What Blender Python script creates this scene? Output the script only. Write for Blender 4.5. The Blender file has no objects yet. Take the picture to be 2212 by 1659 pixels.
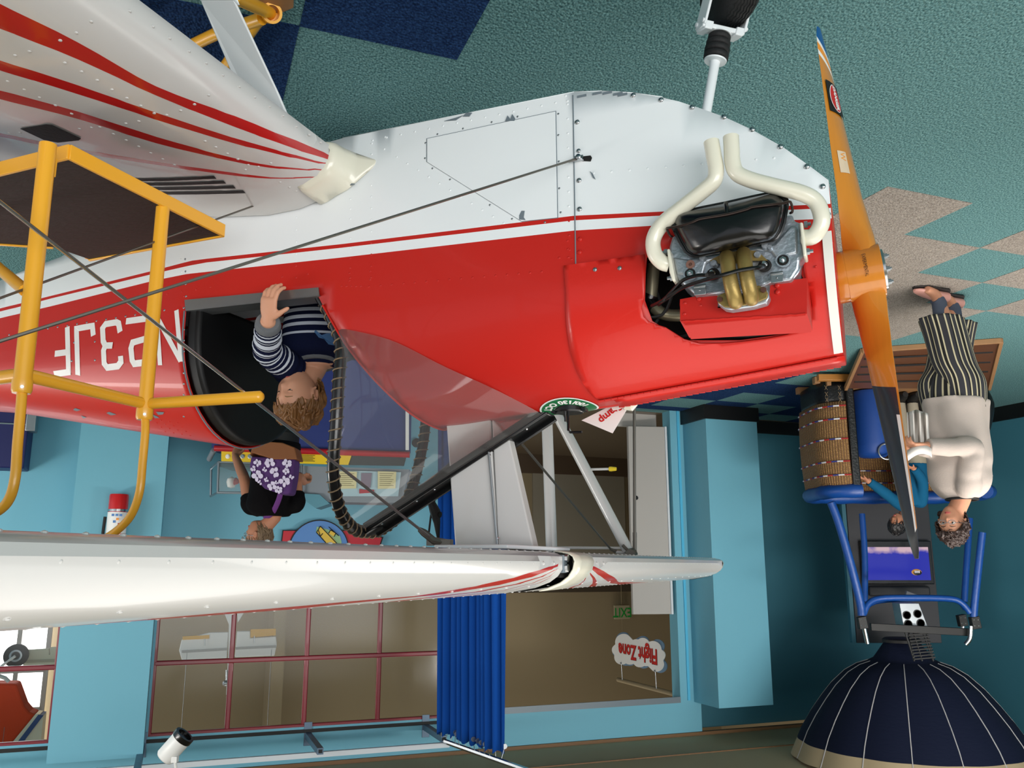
import bpy, bmesh, math, random
from mathutils import Vector, Matrix, noise
from mathutils.geometry import delaunay_2d_cdt, intersect_point_line
random.seed(7)
C = bpy.context.scene.collection
SC = bpy.context.scene
V = Vector
PI = math.pi
# ------------------------------------------------------------------ camera
FPX = 1860.0
PITCH = math.atan(390.5 / FPX)
CH = 1.7
CAM = V((0, 0, CH))
FW = V((0, math.cos(PITCH), -math.sin(PITCH)))
UPV = V((0, math.sin(PITCH), math.cos(PITCH)))
RV = V((1, 0, 0))
cam = bpy.data.cameras.new('camera')
cam.sensor_width = 36.0
cam.lens = FPX * 36.0 / 2212.0
cam.clip_start = 0.02
cam.clip_end = 200
camo = bpy.data.objects.new('camera', cam)
C.objects.link(camo)
# the photograph was taken with the phone held upside down: the camera is rolled by 180 degrees
mx = Matrix((-RV, -UPV, -FW)).transposed().to_4x4()
mx.translation = CAM
camo.matrix_world = mx
SC.camera = camo
# ------------------------------------------------------------------ world and light
w = bpy.data.worlds.new('world')
SC.world = w
w.use_nodes = True
w.node_tree.nodes['Background'].inputs[0].default_value = (0.86, 0.92, 1.0, 1)
w.node_tree.nodes['Background'].inputs[1].default_value = 0.55
def area(name, loc, target, sx, sy, power, col=(1, 1, 1)):
    l = bpy.data.lights.new(name, 'AREA')
    l.shape = 'RECTANGLE'; l.size = sx; l.size_y = sy; l.energy = power; l.color = col
    o = bpy.data.objects.new(name, l)
    C.objects.link(o)
    o.location = loc
    d = V(target) - V(loc)
    o.rotation_euler = d.to_track_quat('-Z', 'Y').to_euler()
    return o
SC.view_settings.view_transform = 'Standard'
SC.view_settings.look = 'None'
SC.view_settings.gamma = 1
SC.view_settings.use_curve_mapping = False
SC.view_settings.exposure = 0.60
# daylight through the tall windows behind the photographer, unseen fill lights added indoors
area('window_daylight', (-3.5, -6.5, 3.0), (0.0, 4.0, 1.0), 9.0, 3.4, 430, (1.0, 0.98, 0.95))
area('side_area_light', (6.5, 2.6, 2.6), (0.0, 7.6, 1.4), 2.6, 2.0, 50, (1.0, 0.97, 0.94))  # area light on the right, aimed at the back wall
area('overhead_fill', (-0.6, 1.8, 3.36), (-0.6, 1.8, 0), 3.2, 3.2, 42, (1.0, 0.98, 0.95))  # unseen light added overhead
area('wall_fill_left', (-3.9, 4.2, 3.34), (-4.3, 9.4, 1.5), 2.6, 0.5, 110, (1.0, 0.97, 0.93))  # added out of view to brighten the left pillar
area('wall_fill_right', (6.1, 2.5, 3.34), (2.6, 7.4, 1.8), 2.4, 0.5, 95, (1.0, 0.97, 0.93))  # added out of view to brighten the right-hand wall
area('far_floor_fill', (-3.4, 4.6, 3.36), (-3.2, 4.6, 0), 2.6, 2.2, 50, (1.0, 0.97, 0.94))  # added under the ceiling to lift the far carpet
# ------------------------------------------------------------------ frames
def ray(x, y):
    return FW + RV * ((1106 - x) / FPX) + UPV * ((y - 829.5) / FPX)
def hitp(x, y, n, d):
    r = ray(x, y)
    return CAM + r * ((d - n.dot(CAM)) / n.dot(r))
TH = math.radians(22.7)
AX = V((math.cos(TH), math.sin(TH), 0)); SX = V((math.sin(TH), -math.cos(TH), 0)); ZX = V((0, 0, 1))
D0 = 2.18
def AL(a, s, z): return AX * a + SX * (s - D0) + ZX * z         # aeroplane frame to world
def loc_(p): return V((p.dot(AX), p.dot(SX) + D0, p.z))
def S_(x, y, s): return loc_(hitp(x, y, SX, s - D0))            # a point of the picture at the side distance s
def A_(x, y, a): return loc_(hitp(x, y, AX, a))
def Z_(x, y, z): return loc_(hitp(x, y, ZX, z))
TW = math.radians(20.8)
WX = V((-math.cos(TW), math.sin(TW), 0)); NX = V((math.sin(TW), math.cos(TW), 0))
def RM(w_, n, z): return WX * w_ + NX * n + ZX * z              # room frame to world
def rl(p): return V((p.dot(WX), p.dot(NX), p.z))
def RN(x, y, n): return rl(hitp(x, y, NX, n))
def Y_(x, y, d): return hitp(x, y, V((0, 1, 0)), d)             # at a world depth
ROOMROT = -TW
def lerp(a, b, t): return a + (b - a) * t
def interp(x, xs, ys):
    if x <= xs[0]: return ys[0]
    for i in range(1, len(xs)):
        if x <= xs[i]: return lerp(ys[i-1], ys[i], (x - xs[i-1]) / (xs[i] - xs[i-1]))
    return ys[-1]
# ------------------------------------------------------------------ materials
def lin(c):
    c = c / 255.0
    return c / 12.92 if c <= 0.04045 else ((c + 0.055) / 1.055) ** 2.4
def rgb(r, g, b): return (lin(r), lin(g), lin(b), 1)
def mat(name, col, rough=0.5, metal=0.0, bump=0, scale=40, var=0.0, vscale=6, coat=0, spec=0.5, trans=0, alpha=1, stretch=None, emit=None, estr=0, sub=0):
    m = bpy.data.materials.new(name); m.use_nodes = True
    nt = m.node_tree; b = nt.nodes['Principled BSDF']
    c = rgb(*col)
    b.inputs['Base Color'].default_value = c
    b.inputs['Roughness'].default_value = rough
    b.inputs['Metallic'].default_value = metal
    b.inputs['Specular IOR Level'].default_value = spec
    b.inputs['Coat Weight'].default_value = coat
    b.inputs['Transmission Weight'].default_value = trans
    b.inputs['Alpha'].default_value = alpha
    if sub: b.inputs['Subsurface Weight'].default_value = sub; b.inputs['Subsurface Radius'].default_value = (0.012, 0.005, 0.003); b.inputs['Subsurface Scale'].default_value = 1
    if emit: b.inputs['Emission Color'].default_value = rgb(*emit); b.inputs['Emission Strength'].default_value = estr
    if bump or var:
        tc = nt.nodes.new('ShaderNodeTexCoord'); src = tc.outputs['Object']
        if stretch:
            mp = nt.nodes.new('ShaderNodeMapping'); mp.inputs['Scale'].default_value = stretch
            nt.links.new(src, mp.inputs[0]); src = mp.outputs[0]
        if bump:
            n = nt.nodes.new('ShaderNodeTexNoise'); n.inputs['Scale'].default_value = scale; n.inputs['Detail'].default_value = 3
            nt.links.new(src, n.inputs['Vector'])
            bp = nt.nodes.new('ShaderNodeBump'); bp.inputs['Strength'].default_value = bump; bp.inputs['Distance'].default_value = 0.01
            nt.links.new(n.outputs['Fac'], bp.inputs['Height']); nt.links.new(bp.outputs[0], b.inputs['Normal'])
        if var:
            n2 = nt.nodes.new('ShaderNodeTexNoise'); n2.inputs['Scale'].default_value = vscale; n2.inputs['Detail'].default_value = 4
            nt.links.new(src, n2.inputs['Vector'])
            mixn = nt.nodes.new('ShaderNodeMix'); mixn.data_type = 'RGBA'
            mixn.inputs[6].default_value = (c[0]*(1-var), c[1]*(1-var), c[2]*(1-var), 1)
            mixn.inputs[7].default_value = (min(1, c[0]*(1+var)), min(1, c[1]*(1+var)), min(1, c[2]*(1+var)), 1)
            nt.links.new(n2.outputs['Fac'], mixn.inputs[0]); nt.links.new(mixn.outputs[2], b.inputs['Base Color'])
    return m
def carpet(name, c1, c2):
    m = bpy.data.materials.new(name); m.use_nodes = True
    nt = m.node_tree; b = nt.nodes['Principled BSDF']; b.inputs['Roughness'].default_value = 0.95; b.inputs['Specular IOR Level'].default_value = 0.1
    tc = nt.nodes.new('ShaderNodeTexCoord')
    mp = nt.nodes.new('ShaderNodeMapping'); mp.inputs['Rotation'].default_value = (0, 0, 0.36); mp.inputs['Scale'].default_value = (1.0, 0.72, 1)
    nt.links.new(tc.outputs['Object'], mp.inputs[0])
    vo = nt.nodes.new('ShaderNodeTexVoronoi'); vo.inputs['Scale'].default_value = 105; vo.inputs['Randomness'].default_value = 0.8
    nt.links.new(mp.outputs[0], vo.inputs['Vector'])
    n = nt.nodes.new('ShaderNodeTexNoise'); n.inputs['Scale'].default_value = 150; n.inputs['Detail'].default_value = 2
    nt.links.new(mp.outputs[0], n.inputs['Vector'])
    ra = nt.nodes.new('ShaderNodeValToRGB'); ra.color_ramp.elements[0].position = 0.33; ra.color_ramp.elements[1].position = 0.66
    ra.color_ramp.elements[0].color = rgb(*c1); ra.color_ramp.elements[1].color = rgb(*c2)
    nt.links.new(n.outputs['Fac'], ra.inputs[0]); nt.links.new(ra.outputs[0], b.inputs['Base Color'])
    bp = nt.nodes.new('ShaderNodeBump'); bp.inputs['Strength'].default_value = 0.9; bp.inputs['Distance'].default_value = 0.006; bp.invert = True
    nt.links.new(vo.outputs['Distance'], bp.inputs['Height']); nt.links.new(bp.outputs[0], b.inputs['Normal'])
    return m
M = dict(
    red=mat('red_paint', (190, 34, 26), 0.40, spec=0.28, coat=0.08, bump=0.05, scale=9),
    red_door=mat('red_door_paint', (200, 36, 27), 0.36, spec=0.3, coat=0.08, bump=0.10, scale=30),
    white=mat('white_paint', (234, 239, 241), 0.30, coat=0.2, bump=0.03, scale=8),
    wing=mat('wing_white', (202, 202, 200), 0.24, coat=0.25, bump=0.02, scale=5),
    stripe=mat('wing_stripe_red', (178, 28, 26), 0.22, coat=0.3),
    cream=mat('cream_paint', (226, 223, 205), 0.25, coat=0.3),
    tape=mat('white_tape', (226, 226, 218), 0.6),
    chip=mat('bare_chipped_metal', (118, 130, 138), 0.45, 0.2),
    chrome=mat('polished_metal', (190, 192, 194), 0.22, 1.0),
    steel=mat('brushed_steel', (150, 155, 158), 0.35, 0.9, bump=0.05, scale=20, stretch=(2, 2, 60)),
    wire=mat('wire_steel', (120, 116, 108), 0.38, 0.8),
    alu=mat('cast_aluminium', (176, 184, 192), 0.38, 0.75, bump=0.25, scale=60, var=0.12, vscale=14),
    brass=mat('weathered_brass', (150, 128, 74), 0.42, 0.6, bump=0.15, scale=40, var=0.35, vscale=16),
    oldpipe=mat('tarnished_pipe', (132, 126, 104), 0.35, 0.6, var=0.2, vscale=20),
    black=mat('gloss_black', (9, 9, 10), 0.26, coat=0.1, bump=0.06, scale=25),
    blackm=mat('matt_black', (14, 14, 14), 0.6),
    dark=mat('engine_bay_dark', (16, 14, 13), 0.8),
    leather=mat('black_leather', (13, 13, 14), 0.36, bump=0.30, scale=55),
    vinyl=mat('black_vinyl', (8, 8, 9), 0.5, spec=.35, bump=0.04, scale=12),
    rubber=mat('rubber', (22, 22, 23), 0.7, bump=0.2, scale=90),
    cord=mat('tan_cord', (128, 108, 82), 0.7),
    yellow=mat('yellow_enamel', (243, 176, 44), 0.30, coat=0.2, bump=0.03, scale=18),
    mattop=mat('ribbed_dark_mat', (38, 24, 22), 0.62, bump=0.35, scale=90, stretch=(0.35, 1.6, 1)),
    wood=mat('prop_wood', (206, 132, 40), 0.22, coat=0.6, var=0.10, vscale=5, stretch=(14, 14, 1.2)),
    woodedge=mat('prop_wood_edge', (226, 150, 60), 0.3, coat=0.5),
    blue_paint=mat('blue_tip_paint', (0, 84, 150), 0.3),
    propblack=mat('prop_black', (34, 34, 38), 0.35, coat=0.2),
    orange=mat('orange_paint', (240, 150, 40), 0.3),
    plainwhite=mat('plain_white', (235, 235, 232), 0.4),
    green=mat('sticker_green', (20, 110, 62), 0.4),
    decalred=mat('decal_red', (196, 30, 30), 0.4),
    ply=mat('plywood', (150, 110, 72), 0.55, var=0.15, vscale=4, stretch=(1, 12, 1)),
    darkwood=mat('stained_wood', (92, 56, 34), 0.4, var=0.2, vscale=4, stretch=(1, 12, 1)),
    teal=carpet('carpet_teal', (60, 98, 101), (118, 158, 158)),
    navy=carpet('carpet_navy', (14, 34, 70), (38, 66, 108)),
    beigec=carpet('carpet_beige', (124, 116, 109), (166, 158, 149)),
    wallc=mat('cyan_wall_paint', (112, 178, 198), 0.6, bump=0.04, scale=60, var=0.03, vscale=1.2),
    wallb=mat('shaded_wall_paint', (54, 110, 126), 0.6, bump=0.04, scale=60, var=0.03, vscale=1.2),  # darker wall colour; the shading of the recess is partly put into it
    walledge=mat('bright_cyan_edge', (84, 186, 224), 0.5),
    base=mat('black_baseboard', (8, 8, 9), 0.5),
    beige=mat('beige_wall_paint', (150, 134, 104), 0.75, var=0.02, vscale=1),
    beige2=mat('beige_ceiling_paint', (190, 166, 128), 0.8, var=0.02, vscale=1),
    browntrim=mat('brown_trim', (118, 86, 54), 0.6),
    redframe=mat('maroon_frame', (132, 32, 44), 0.35, coat=0.2),
    greyboard=mat('pale_grey_board', (176, 172, 166), 0.6),
    whiteedge=mat('white_edge', (214, 220, 224), 0.5),
    curtain=mat('royal_blue_fabric', (14, 74, 158), 0.85, spec=0.15, bump=0.1, scale=160),
    glass=mat('clear_acrylic', (235, 240, 240), 0.03, trans=1.0, spec=0.5),
    hallfloor=mat('hall_floor', (96, 84, 68), 0.35),
)
M['glass'].node_tree.nodes['Principled BSDF'].inputs['IOR'].default_value = 1.08
M['pane'] = bpy.data.materials.new('window_glass'); M['pane'].use_nodes = True
pt = M['pane'].node_tree; pt.nodes.remove(pt.nodes['Principled BSDF'])
p1_ = pt.nodes.new('ShaderNodeBsdfTransparent'); p1_.inputs[0].default_value = (.95, .96, .96, 1); p2_ = pt.nodes.new('ShaderNodeBsdfGlossy'); p2_.inputs['Roughness'].default_value = .12
p3_ = pt.nodes.new('ShaderNodeMixShader'); p3_.inputs[0].default_value = .012
pt.links.new(p1_.outputs[0], p3_.inputs[1]); pt.links.new(p2_.outputs[0], p3_.inputs[2]); pt.links.new(p3_.outputs[0], pt.nodes['Material Output'].inputs[0])
gl = M['glass'].node_tree; gb = gl.nodes['Principled BSDF']
# thin acrylic: mostly transparent, a little haze and a clear reflection
tr = gl.nodes.new('ShaderNodeBsdfTransparent'); tr.inputs[0].default_value = (0.93, 0.94, 0.93, 1)
gs = gl.nodes.new('ShaderNodeBsdfGlossy'); gs.inputs['Roughness'].default_value = 0.06
df = gl.nodes.new('ShaderNodeBsdfDiffuse'); df.inputs[0].default_value = (0.8, 0.8, 0.78, 1)
fr = gl.nodes.new('ShaderNodeFresnel'); fr.inputs[0].default_value = 1.45
m1 = gl.nodes.new('ShaderNodeMixShader'); m2 = gl.nodes.new('ShaderNodeMixShader'); m2.inputs[0].default_value = 0.07
gl.links.new(fr.outputs[0], m1.inputs[0]); gl.links.new(tr.outputs[0], m1.inputs[1]); gl.links.new(gs.outputs[0], m1.inputs[2])
gl.links.new(m1.outputs[0], m2.inputs[1]); gl.links.new(df.outputs[0], m2.inputs[2])
gl.links.new(m2.outputs[0], gl.nodes['Material Output'].inputs[0]); gl.nodes.remove(gb)
# ------------------------------------------------------------------ object helpers
WM = {}                                                           # world matrices of the parents
def thing(name, label, cat, loc, rz=0, group=None):
    o = bpy.data.objects.new(name, None); C.objects.link(o)
    o.empty_display_size = 0.1
    o.location = loc; o.rotation_euler = (0, 0, rz)
    WM[o.name] = Matrix.Translation(V(loc)) @ Matrix.Rotation(rz, 4, 'Z')
    tagp(o, label, cat, group)
    return o
def tagp(o, label=None, cat=None, group=None, kind=None):
    if label: o['label'] = label
    if cat: o['category'] = cat
    if group: o['group'] = group
    if kind: o['kind'] = kind
    return o
class MB:
    """collects world-space geometry and links it as ONE mesh object"""
    def __init__(s): s.v = []; s.f = []; s.m = []
    def add(s, vs, fs, mi=0):
        n = len(s.v); s.v += [V(p) for p in vs]; s.f += [tuple(i + n for i in f) for f in fs]
        s.m += [mi] * len(fs) if isinstance(mi, int) else list(mi)
        return s
    def box(s, c, ax, ay, az, mi=0):
        """c centre; ax, ay, az half vectors"""
        c = V(c); vs = [c + ax * i + ay * j + az * k for i in (-1, 1) for j in (-1, 1) for k in (-1, 1)]
        return s.add(vs, [(0, 1, 3, 2), (4, 6, 7, 5), (0, 4, 5, 1), (2, 3, 7, 6), (0, 2, 6, 4), (1, 5, 7, 3)], mi)
    def rbox(s, w0, w1, n0, n1, z0, z1, mi=0):
        """a box in the room frame"""
        return s.box(RM((w0+w1)/2, (n0+n1)/2, (z0+z1)/2), WX*((w1-w0)/2), NX*((n1-n0)/2), ZX*((z1-z0)/2), mi)
    def abox(s, a0, a1, s0, s1, z0, z1, mi=0):
        """a box in the aeroplane frame"""
        return s.box(AL((a0+a1)/2, (s0+s1)/2, (z0+z1)/2), AX*((a1-a0)/2), SX*((s1-s0)/2), ZX*((z1-z0)/2), mi)
    def tube(s, pts, r, n=10, closed=False, mi=0, flat=1.0, flatdir=None, smooth=0):
        pts = [V(p) for p in pts]
        rs = r if isinstance(r, (list, tuple)) else [r] * len(pts)
        if smooth:
            q = []; rq = []; L = len(pts)
            rng = L if closed else L - 1
            for i in range(rng):
                if closed: p0, p1, p2, p3 = pts[i-1], pts[i], pts[(i+1) % L], pts[(i+2) % L]
                else: p0, p1, p2, p3 = pts[max(i-1, 0)], pts[i], pts[i+1], pts[min(i+2, L-1)]
                for k in range(smooth):
                    t = k / smooth
                    q.append(0.5*((2*p1)+(p2-p0)*t+(2*p0-5*p1+4*p2-p3)*t*t+(3*p1-p0-3*p2+p3)*t**3))
                    rq.append(lerp(rs[i], rs[(i+1) % L], t))
            if not closed: q.append(pts[-1]); rq.append(rs[-1])
            pts, rs = q, rq
        L = len(pts); vs = []; nprev = None
        for i, p in enumerate(pts):
            if closed: t = pts[(i+1) % L] - pts[i-1]
            else: t = pts[min(i+1, L-1)] - pts[max(i-1, 0)]
            if t.length < 1e-9: t = V((0, 0, 1))
            t.normalize()
            if nprev is None:
                u = V((0, 0, 1)) if abs(t.z) < 0.9 else V((1, 0, 0))
                if flatdir is not None: u = V(flatdir)
                nv = (u - t * u.dot(t)).normalized()
            else: nv = (nprev - t * nprev.dot(t)).normalized()
            nprev = nv; bv = t.cross(nv)
            for k in range(n):
                a = 2 * PI * k / n
                vs.append(p + nv * (math.cos(a) * rs[i] * flat) + bv * (math.sin(a) * rs[i]))
        fs = []
        for i in range(L if closed else L - 1):
            j = (i + 1) % L
            for k in range(n):
                k2 = (k + 1) % n
                fs.append((i*n+k, i*n+k2, j*n+k2, j*n+k))
        if not closed:
            fs.append(tuple(range(n))[::-1]); fs.append(tuple(range((L-1)*n, L*n)))
        return s.add(vs, fs, mi)
    def cyl(s, p0, p1, r0, r1=None, n=16, mi=0):
        return s.tube([p0, p1], [r0, r1 if r1 is not None else r0], n, mi=mi)
    def lathe(s, origin, axis, prof, n=24, mi=0, ref=None):
        """prof: (radius, height along axis)"""
        axis = V(axis).normalized(); u = V(ref) if ref else (V((0, 0, 1)) if abs(axis.z) < 0.9 else V((1, 0, 0)))
        e1 = (u - axis * u.dot(axis)).normalized(); e2 = axis.cross(e1); o = V(origin); vs = []
        for r, h in prof:
            for k in range(n):
                a = 2*PI*k/n; vs.append(o + axis*h + e1*(r*math.cos(a)) + e2*(r*math.sin(a)))
        fs = [(i*n+k, i*n+(k+1) % n, (i+1)*n+(k+1) % n, (i+1)*n+k) for i in range(len(prof)-1) for k in range(n)]
        if prof[0][0] > 1e-4: fs.append(tuple(range(n))[::-1])
        if prof[-1][0] > 1e-4: fs.append(tuple(range((len(prof)-1)*n, len(prof)*n)))
        return s.add(vs, fs, mi)
    def ball(s, c, r, n=12, m=8, mi=0, sc=(1, 1, 1)):
        c = V(c); vs = [c + V((0, 0, r*sc[2]))]
        for i in range(1, m):
            t = PI*i/m
            for k in range(n):
                a = 2*PI*k/n; vs.append(c + V((r*sc[0]*math.sin(t)*math.cos(a), r*sc[1]*math.sin(t)*math.sin(a), r*sc[2]*math.cos(t))))
        vs.append(c - V((0, 0, r*sc[2])))
        fs = [(0, 1+k, 1+(k+1) % n) for k in range(n)]
        for i in range(m-2):
            for k in range(n): fs.append((1+i*n+k, 1+(i+1)*n+k, 1+(i+1)*n+(k+1) % n, 1+i*n+(k+1) % n))
        e = len(vs)-1; b = 1+(m-2)*n
        fs += [(e, b+(k+1) % n, b+k) for k in range(n)]
        return s.add(vs, fs, mi)
    def prism(s, poly, d, mi=0):
        """poly: world points of one face, d: extrusion vector"""
        n = len(poly); d = V(d); vs = [V(p) for p in poly] + [V(p) + d for p in poly]
        fs = [tuple(range(n))[::-1], tuple(range(n, 2*n))] + [(i, (i+1) % n, n+(i+1) % n, n+i) for i in range(n)]
        return s.add(vs, fs, mi)
    def build(s, name, mats, parent=None, smooth=True, ang=40, bevel=0, bseg=2, solid=0, sub=0, label=None, cat=None, group=None, kind=None, loc=None, fixn=True):
        me = bpy.data.meshes.new(name)
        if parent is not None: inv = WM[parent.name].inverted()
        elif loc is not None: inv = Matrix.Translation(-V(loc))
        else: inv = Matrix.Identity(4)
        me.from_pydata([inv @ p for p in s.v], [], s.f); me.update()
        if not isinstance(mats, (list, tuple)): mats = [mats]
        for m in mats: me.materials.append(m)
        if len(mats) > 1: me.polygons.foreach_set('material_index', s.m)
        if fixn:
            bm = bmesh.new(); bm.from_mesh(me); bmesh.ops.recalc_face_normals(bm, faces=bm.faces); bm.to_mesh(me); bm.free()
        if smooth:
            me.polygons.foreach_set('use_smooth', [True] * len(me.polygons)); me.set_sharp_from_angle(angle=math.radians(ang))
        o = bpy.data.objects.new(name, me); C.objects.link(o)
        if parent is not None: o.parent = parent; WM[o.name] = WM[parent.name]
        else:
            WM[o.name] = Matrix.Translation(V(loc)) if loc is not None else Matrix.Identity(4)
            if loc is not None: o.location = loc
        if solid:
            md = o.modifiers.new('solid', 'SOLIDIFY'); md.thickness = solid; md.offset = -1
        if bevel:
            md = o.modifiers.new('bevel', 'BEVEL'); md.width = bevel; md.segments = bseg; md.limit_method = 'ANGLE'; md.angle_limit = math.radians(35)
        if sub:
            md = o.modifiers.new('sub', 'SUBSURF'); md.levels = sub; md.render_levels = sub
        return tagp(o, label, cat, group, kind)
def struct(name, mb, m, **k): return mb.build(name, m, kind='structure', **k)
def cp(o, loc=None, parent=None):
    c = o.copy(); C.objects.link(c); c.parent = parent if parent is not None else o.parent
    if loc is not None: c.location = loc
    WM[c.name] = WM[c.parent.name] if c.parent is not None else Matrix.Identity(4)
    return c
def textmesh(txt, size, font_sx=1.0, offset=0.0, spacing=1.0):
    """returns verts (x right, y up), faces of a text; centred on its own box"""
    cu = bpy.data.curves.new('lettering', 'FONT'); cu.body = txt; cu.size = size; cu.offset = offset; cu.space_character = spacing
    cu.align_x = 'CENTER'; cu.align_y = 'CENTER'; cu.resolution_u = 3
    o = bpy.data.objects.new('lettering', cu); C.objects.link(o)
    dg = bpy.context.evaluated_depsgraph_get(); me = bpy.data.meshes.new_from_object(o.evaluated_get(dg))
    vs = [(v.co.x * font_sx, v.co.y) for v in me.vertices]; fs = [tuple(p.vertices) for p in me.polygons]
    bpy.data.objects.remove(o); bpy.data.curves.remove(cu); bpy.data.meshes.remove(me)
    return vs, fs
def text_at(name, txt, size, m, parent, origin, ex, ey, sx=1.0, fn=None, offset=0.0, spacing=1.0, **k):
    vs, fs = textmesh(txt, size, sx, offset, spacing)
    mb = MB(); mb.add([fn(x, y) if fn else V(origin) + V(ex) * x + V(ey) * y for x, y in vs], fs)
    return mb.build(name, m, parent, smooth=False, fixn=False, **k)
def inside(p, poly):
    x, y = p; r = False; j = len(poly) - 1
    for i in range(len(poly)):
        xi, yi = poly[i]; xj, yj = poly[j]
        if (yi > y) != (yj > y) and x < (xj - xi) * (y - yi) / (yj - yi) + xi: r = not r
        j = i
    return r
def panel(outline, holes, lines, grid, fn, classify, mb=None, step=0):
    """triangulates a region of a 2D parameter plane with paint lines as edges and lays it on the surface fn"""
    pts = []; edges = []
    def ring(r, closed=True):
        if step:
            q = []; n = len(r)
            for i in range(n if closed else n-1):
                a, b = V((r[i][0], r[i][1])), V((r[(i+1) % n][0], r[(i+1) % n][1])); k = max(1, int((b-a).length/step))
                q += [a.lerp(b, j/k) for j in range(k)]
            r = q + ([] if closed else [V((r[-1][0], r[-1][1]))])
        b = len(pts); pts.extend([V((p[0], p[1])) for p in r])
        edges.extend([(b+i, b+i+1) for i in range(len(r)-1)])
        if closed: edges.append((b+len(r)-1, b))
    ring(outline)
    for h in holes: ring(h)
    for l in lines: ring(l, False)
    for g in grid:
        if inside(g, outline) and not any(inside(g, h) for h in holes): pts.append(V(g))
    vo, eo, fo, *_ = delaunay_2d_cdt(pts, edges, [], 0, 1e-5)
    mb = mb or MB(); fs = []; ms = []
    for f in fo:
        c = sum((vo[i] for i in f), V((0, 0))) / len(f)
        if not inside(c, outline) or any(inside(c, h) for h in holes): continue
        fs.append(tuple(f)); ms.append(classify(c.x, c.y))
    n = len(mb.v)
    mb.v += [fn(p.x, p.y) for p in vo]; mb.f += [tuple(i + n for i in f) for f in fs]; mb.m += ms
    return mb
def smoothline(pts, k=6):
    pts = [V(p) for p in pts]; q = []; L = len(pts)
    for i in range(L-1):
        p0, p1, p2, p3 = pts[max(i-1, 0)], pts[i], pts[i+1], pts[min(i+2, L-1)]
        for j in range(k):
            t = j/k; q.append(0.5*((2*p1)+(p2-p0)*t+(2*p0-5*p1+4*p2-p3)*t*t+(3*p1-p0-3*p2+p3)*t**3))
    q.append(pts[-1]); return q

# ================================================================== THE ROOM
ZC = 3.43
fl = MB(); fl.rbox(-6, 8.34, -4, 12.5, -0.06, 0)
floor = struct('floor', fl, M['teal'])
def cell(w0, w1, n0, n1, m, nm='carpet_square'):
    p = [RM(w0, n0, 0.0), RM(w1, n0, 0.0), RM(w1, n1, 0.0), RM(w0, n1, 0.0)]
    return MB().prism(p, V((0, 0, 0.0025))).build(nm, m, floor, smooth=False)
gw = [2.92, 3.44, 3.98, 4.50, 5.04, 5.56]; gn = [2.83, 3.26, 3.70, 4.14, 4.56, 4.98]
for i, j in ((0, 0), (0, 1), (1, 1), (1, 2), (2, 0), (2, 2), (3, 3), (3, 1), (0, 2), (1, 3), (2, 3), (4, 2), (4, 4), (2, 4), (3, 4)):
    if (i, j) in ((1, 1), (0, 0), (0, 1), (0, 2), (1, 2), (1, 3), (2, 3), (2, 2), (2, 0), (3, 3), (3, 1), (4, 2), (2, 4), (3, 4)):
        cell(gw[i], gw[i+1], gn[j], gn[j+1], M['beigec'])
# navy squares under and beyond the aeroplane
nw = [-0.82, -0.29, 0.24, 0.77]; nn = [1.25, 1.68, 2.12, 2.56, 3.0, 3.43]
for i, j in ((2, 0), (2, 1), (2, 2), (1, 3), (0, 2), (0, 4), (1, 4)):
    cell(nw[i], nw[i+1], nn[j], nn[j+1], M['navy'])
light = {(0, 0), (-1, 1), (1, 1), (-2, 0), (2, 2), (3, 1), (-3, 1), (0, -2), (-2, -2), (-4, 0), (-5, 1), (-6, 0)}
for k in range(-8, 5):
    for m_ in range(-3, 3):
        w0 = 5.20 + 0.52*k; n0 = 7.12 + 0.48*m_
        if (k, m_) in light or w0 + .52 > 8.3 or n0 + .48 > 8.6: continue
        if m_ == -3 and k > -3: continue
        if m_ == -2 and k > 1: continue
        if w0 > 4.7 and n0 + .48 > 8.28 and w0 < 5.2: pass
        cell(w0, w0+0.52, n0, min(n0+0.48, 8.28 if w0 < 5.8 else 8.5), M['navy'])
# walls
T = 0.16
NW = 8.3
wl = MB()
wl.rbox(-6, -2.3, NW, NW+T, 0, ZC)                     # right of the far window
wl.rbox(-2.3, 3.0, NW, NW+T, 0, 1.98)                  # under the windows
wl.rbox(-2.3, 5.05, NW, NW+T, 3.12, ZC)                # over the windows and the doorway
wl.rbox(-0.87, -0.13, NW, NW+T, 1.98, 3.12)
wl.rbox(2.5, 3.0, NW, NW+T, 1.98, 3.12)
wl.rbox(5.05, 5.30, NW, NW+T, 0, ZC)
struct('wall_back', wl, M['wallc'])
pb = MB(); pb.rbox(5.215, 5.875, 7.84, 8.6, 0, 3.12); struct('wall_pillar_left', pb, M['wallc'])
pb = MB(); pb.rbox(-0.83, -0.15, 7.84, NW, 0, 3.19); struct('wall_pillar_right', pb, M['wallc'])
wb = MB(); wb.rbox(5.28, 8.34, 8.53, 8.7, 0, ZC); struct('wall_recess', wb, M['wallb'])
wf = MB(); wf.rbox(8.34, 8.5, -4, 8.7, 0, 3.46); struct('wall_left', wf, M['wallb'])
tr_ = MB(); tr_.rbox(5.135, 5.165, NW-0.012, NW+0.01, 0, 3.1); struct('trim_1', tr_, M['walledge'])
def base(nm, *r):
    b = MB(); b.rbox(*r); struct(nm, b, M['base'])
base('baseboard_pillar', 5.20, 5.89, 7.815, 7.84, 0, .155)
base('baseboard_pillar_side', 5.185, 5.215, 7.815, 8.3, 0, .155)
base('baseboard_recess', 5.89, 8.34, 8.50, 8.53, 0, .155)
base('baseboard_left', 8.31, 8.34, -4, 8.5, 0, .155)
base('baseboard_back', -2.3, 3.0, NW-.02, NW, 0, .155)
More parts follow.
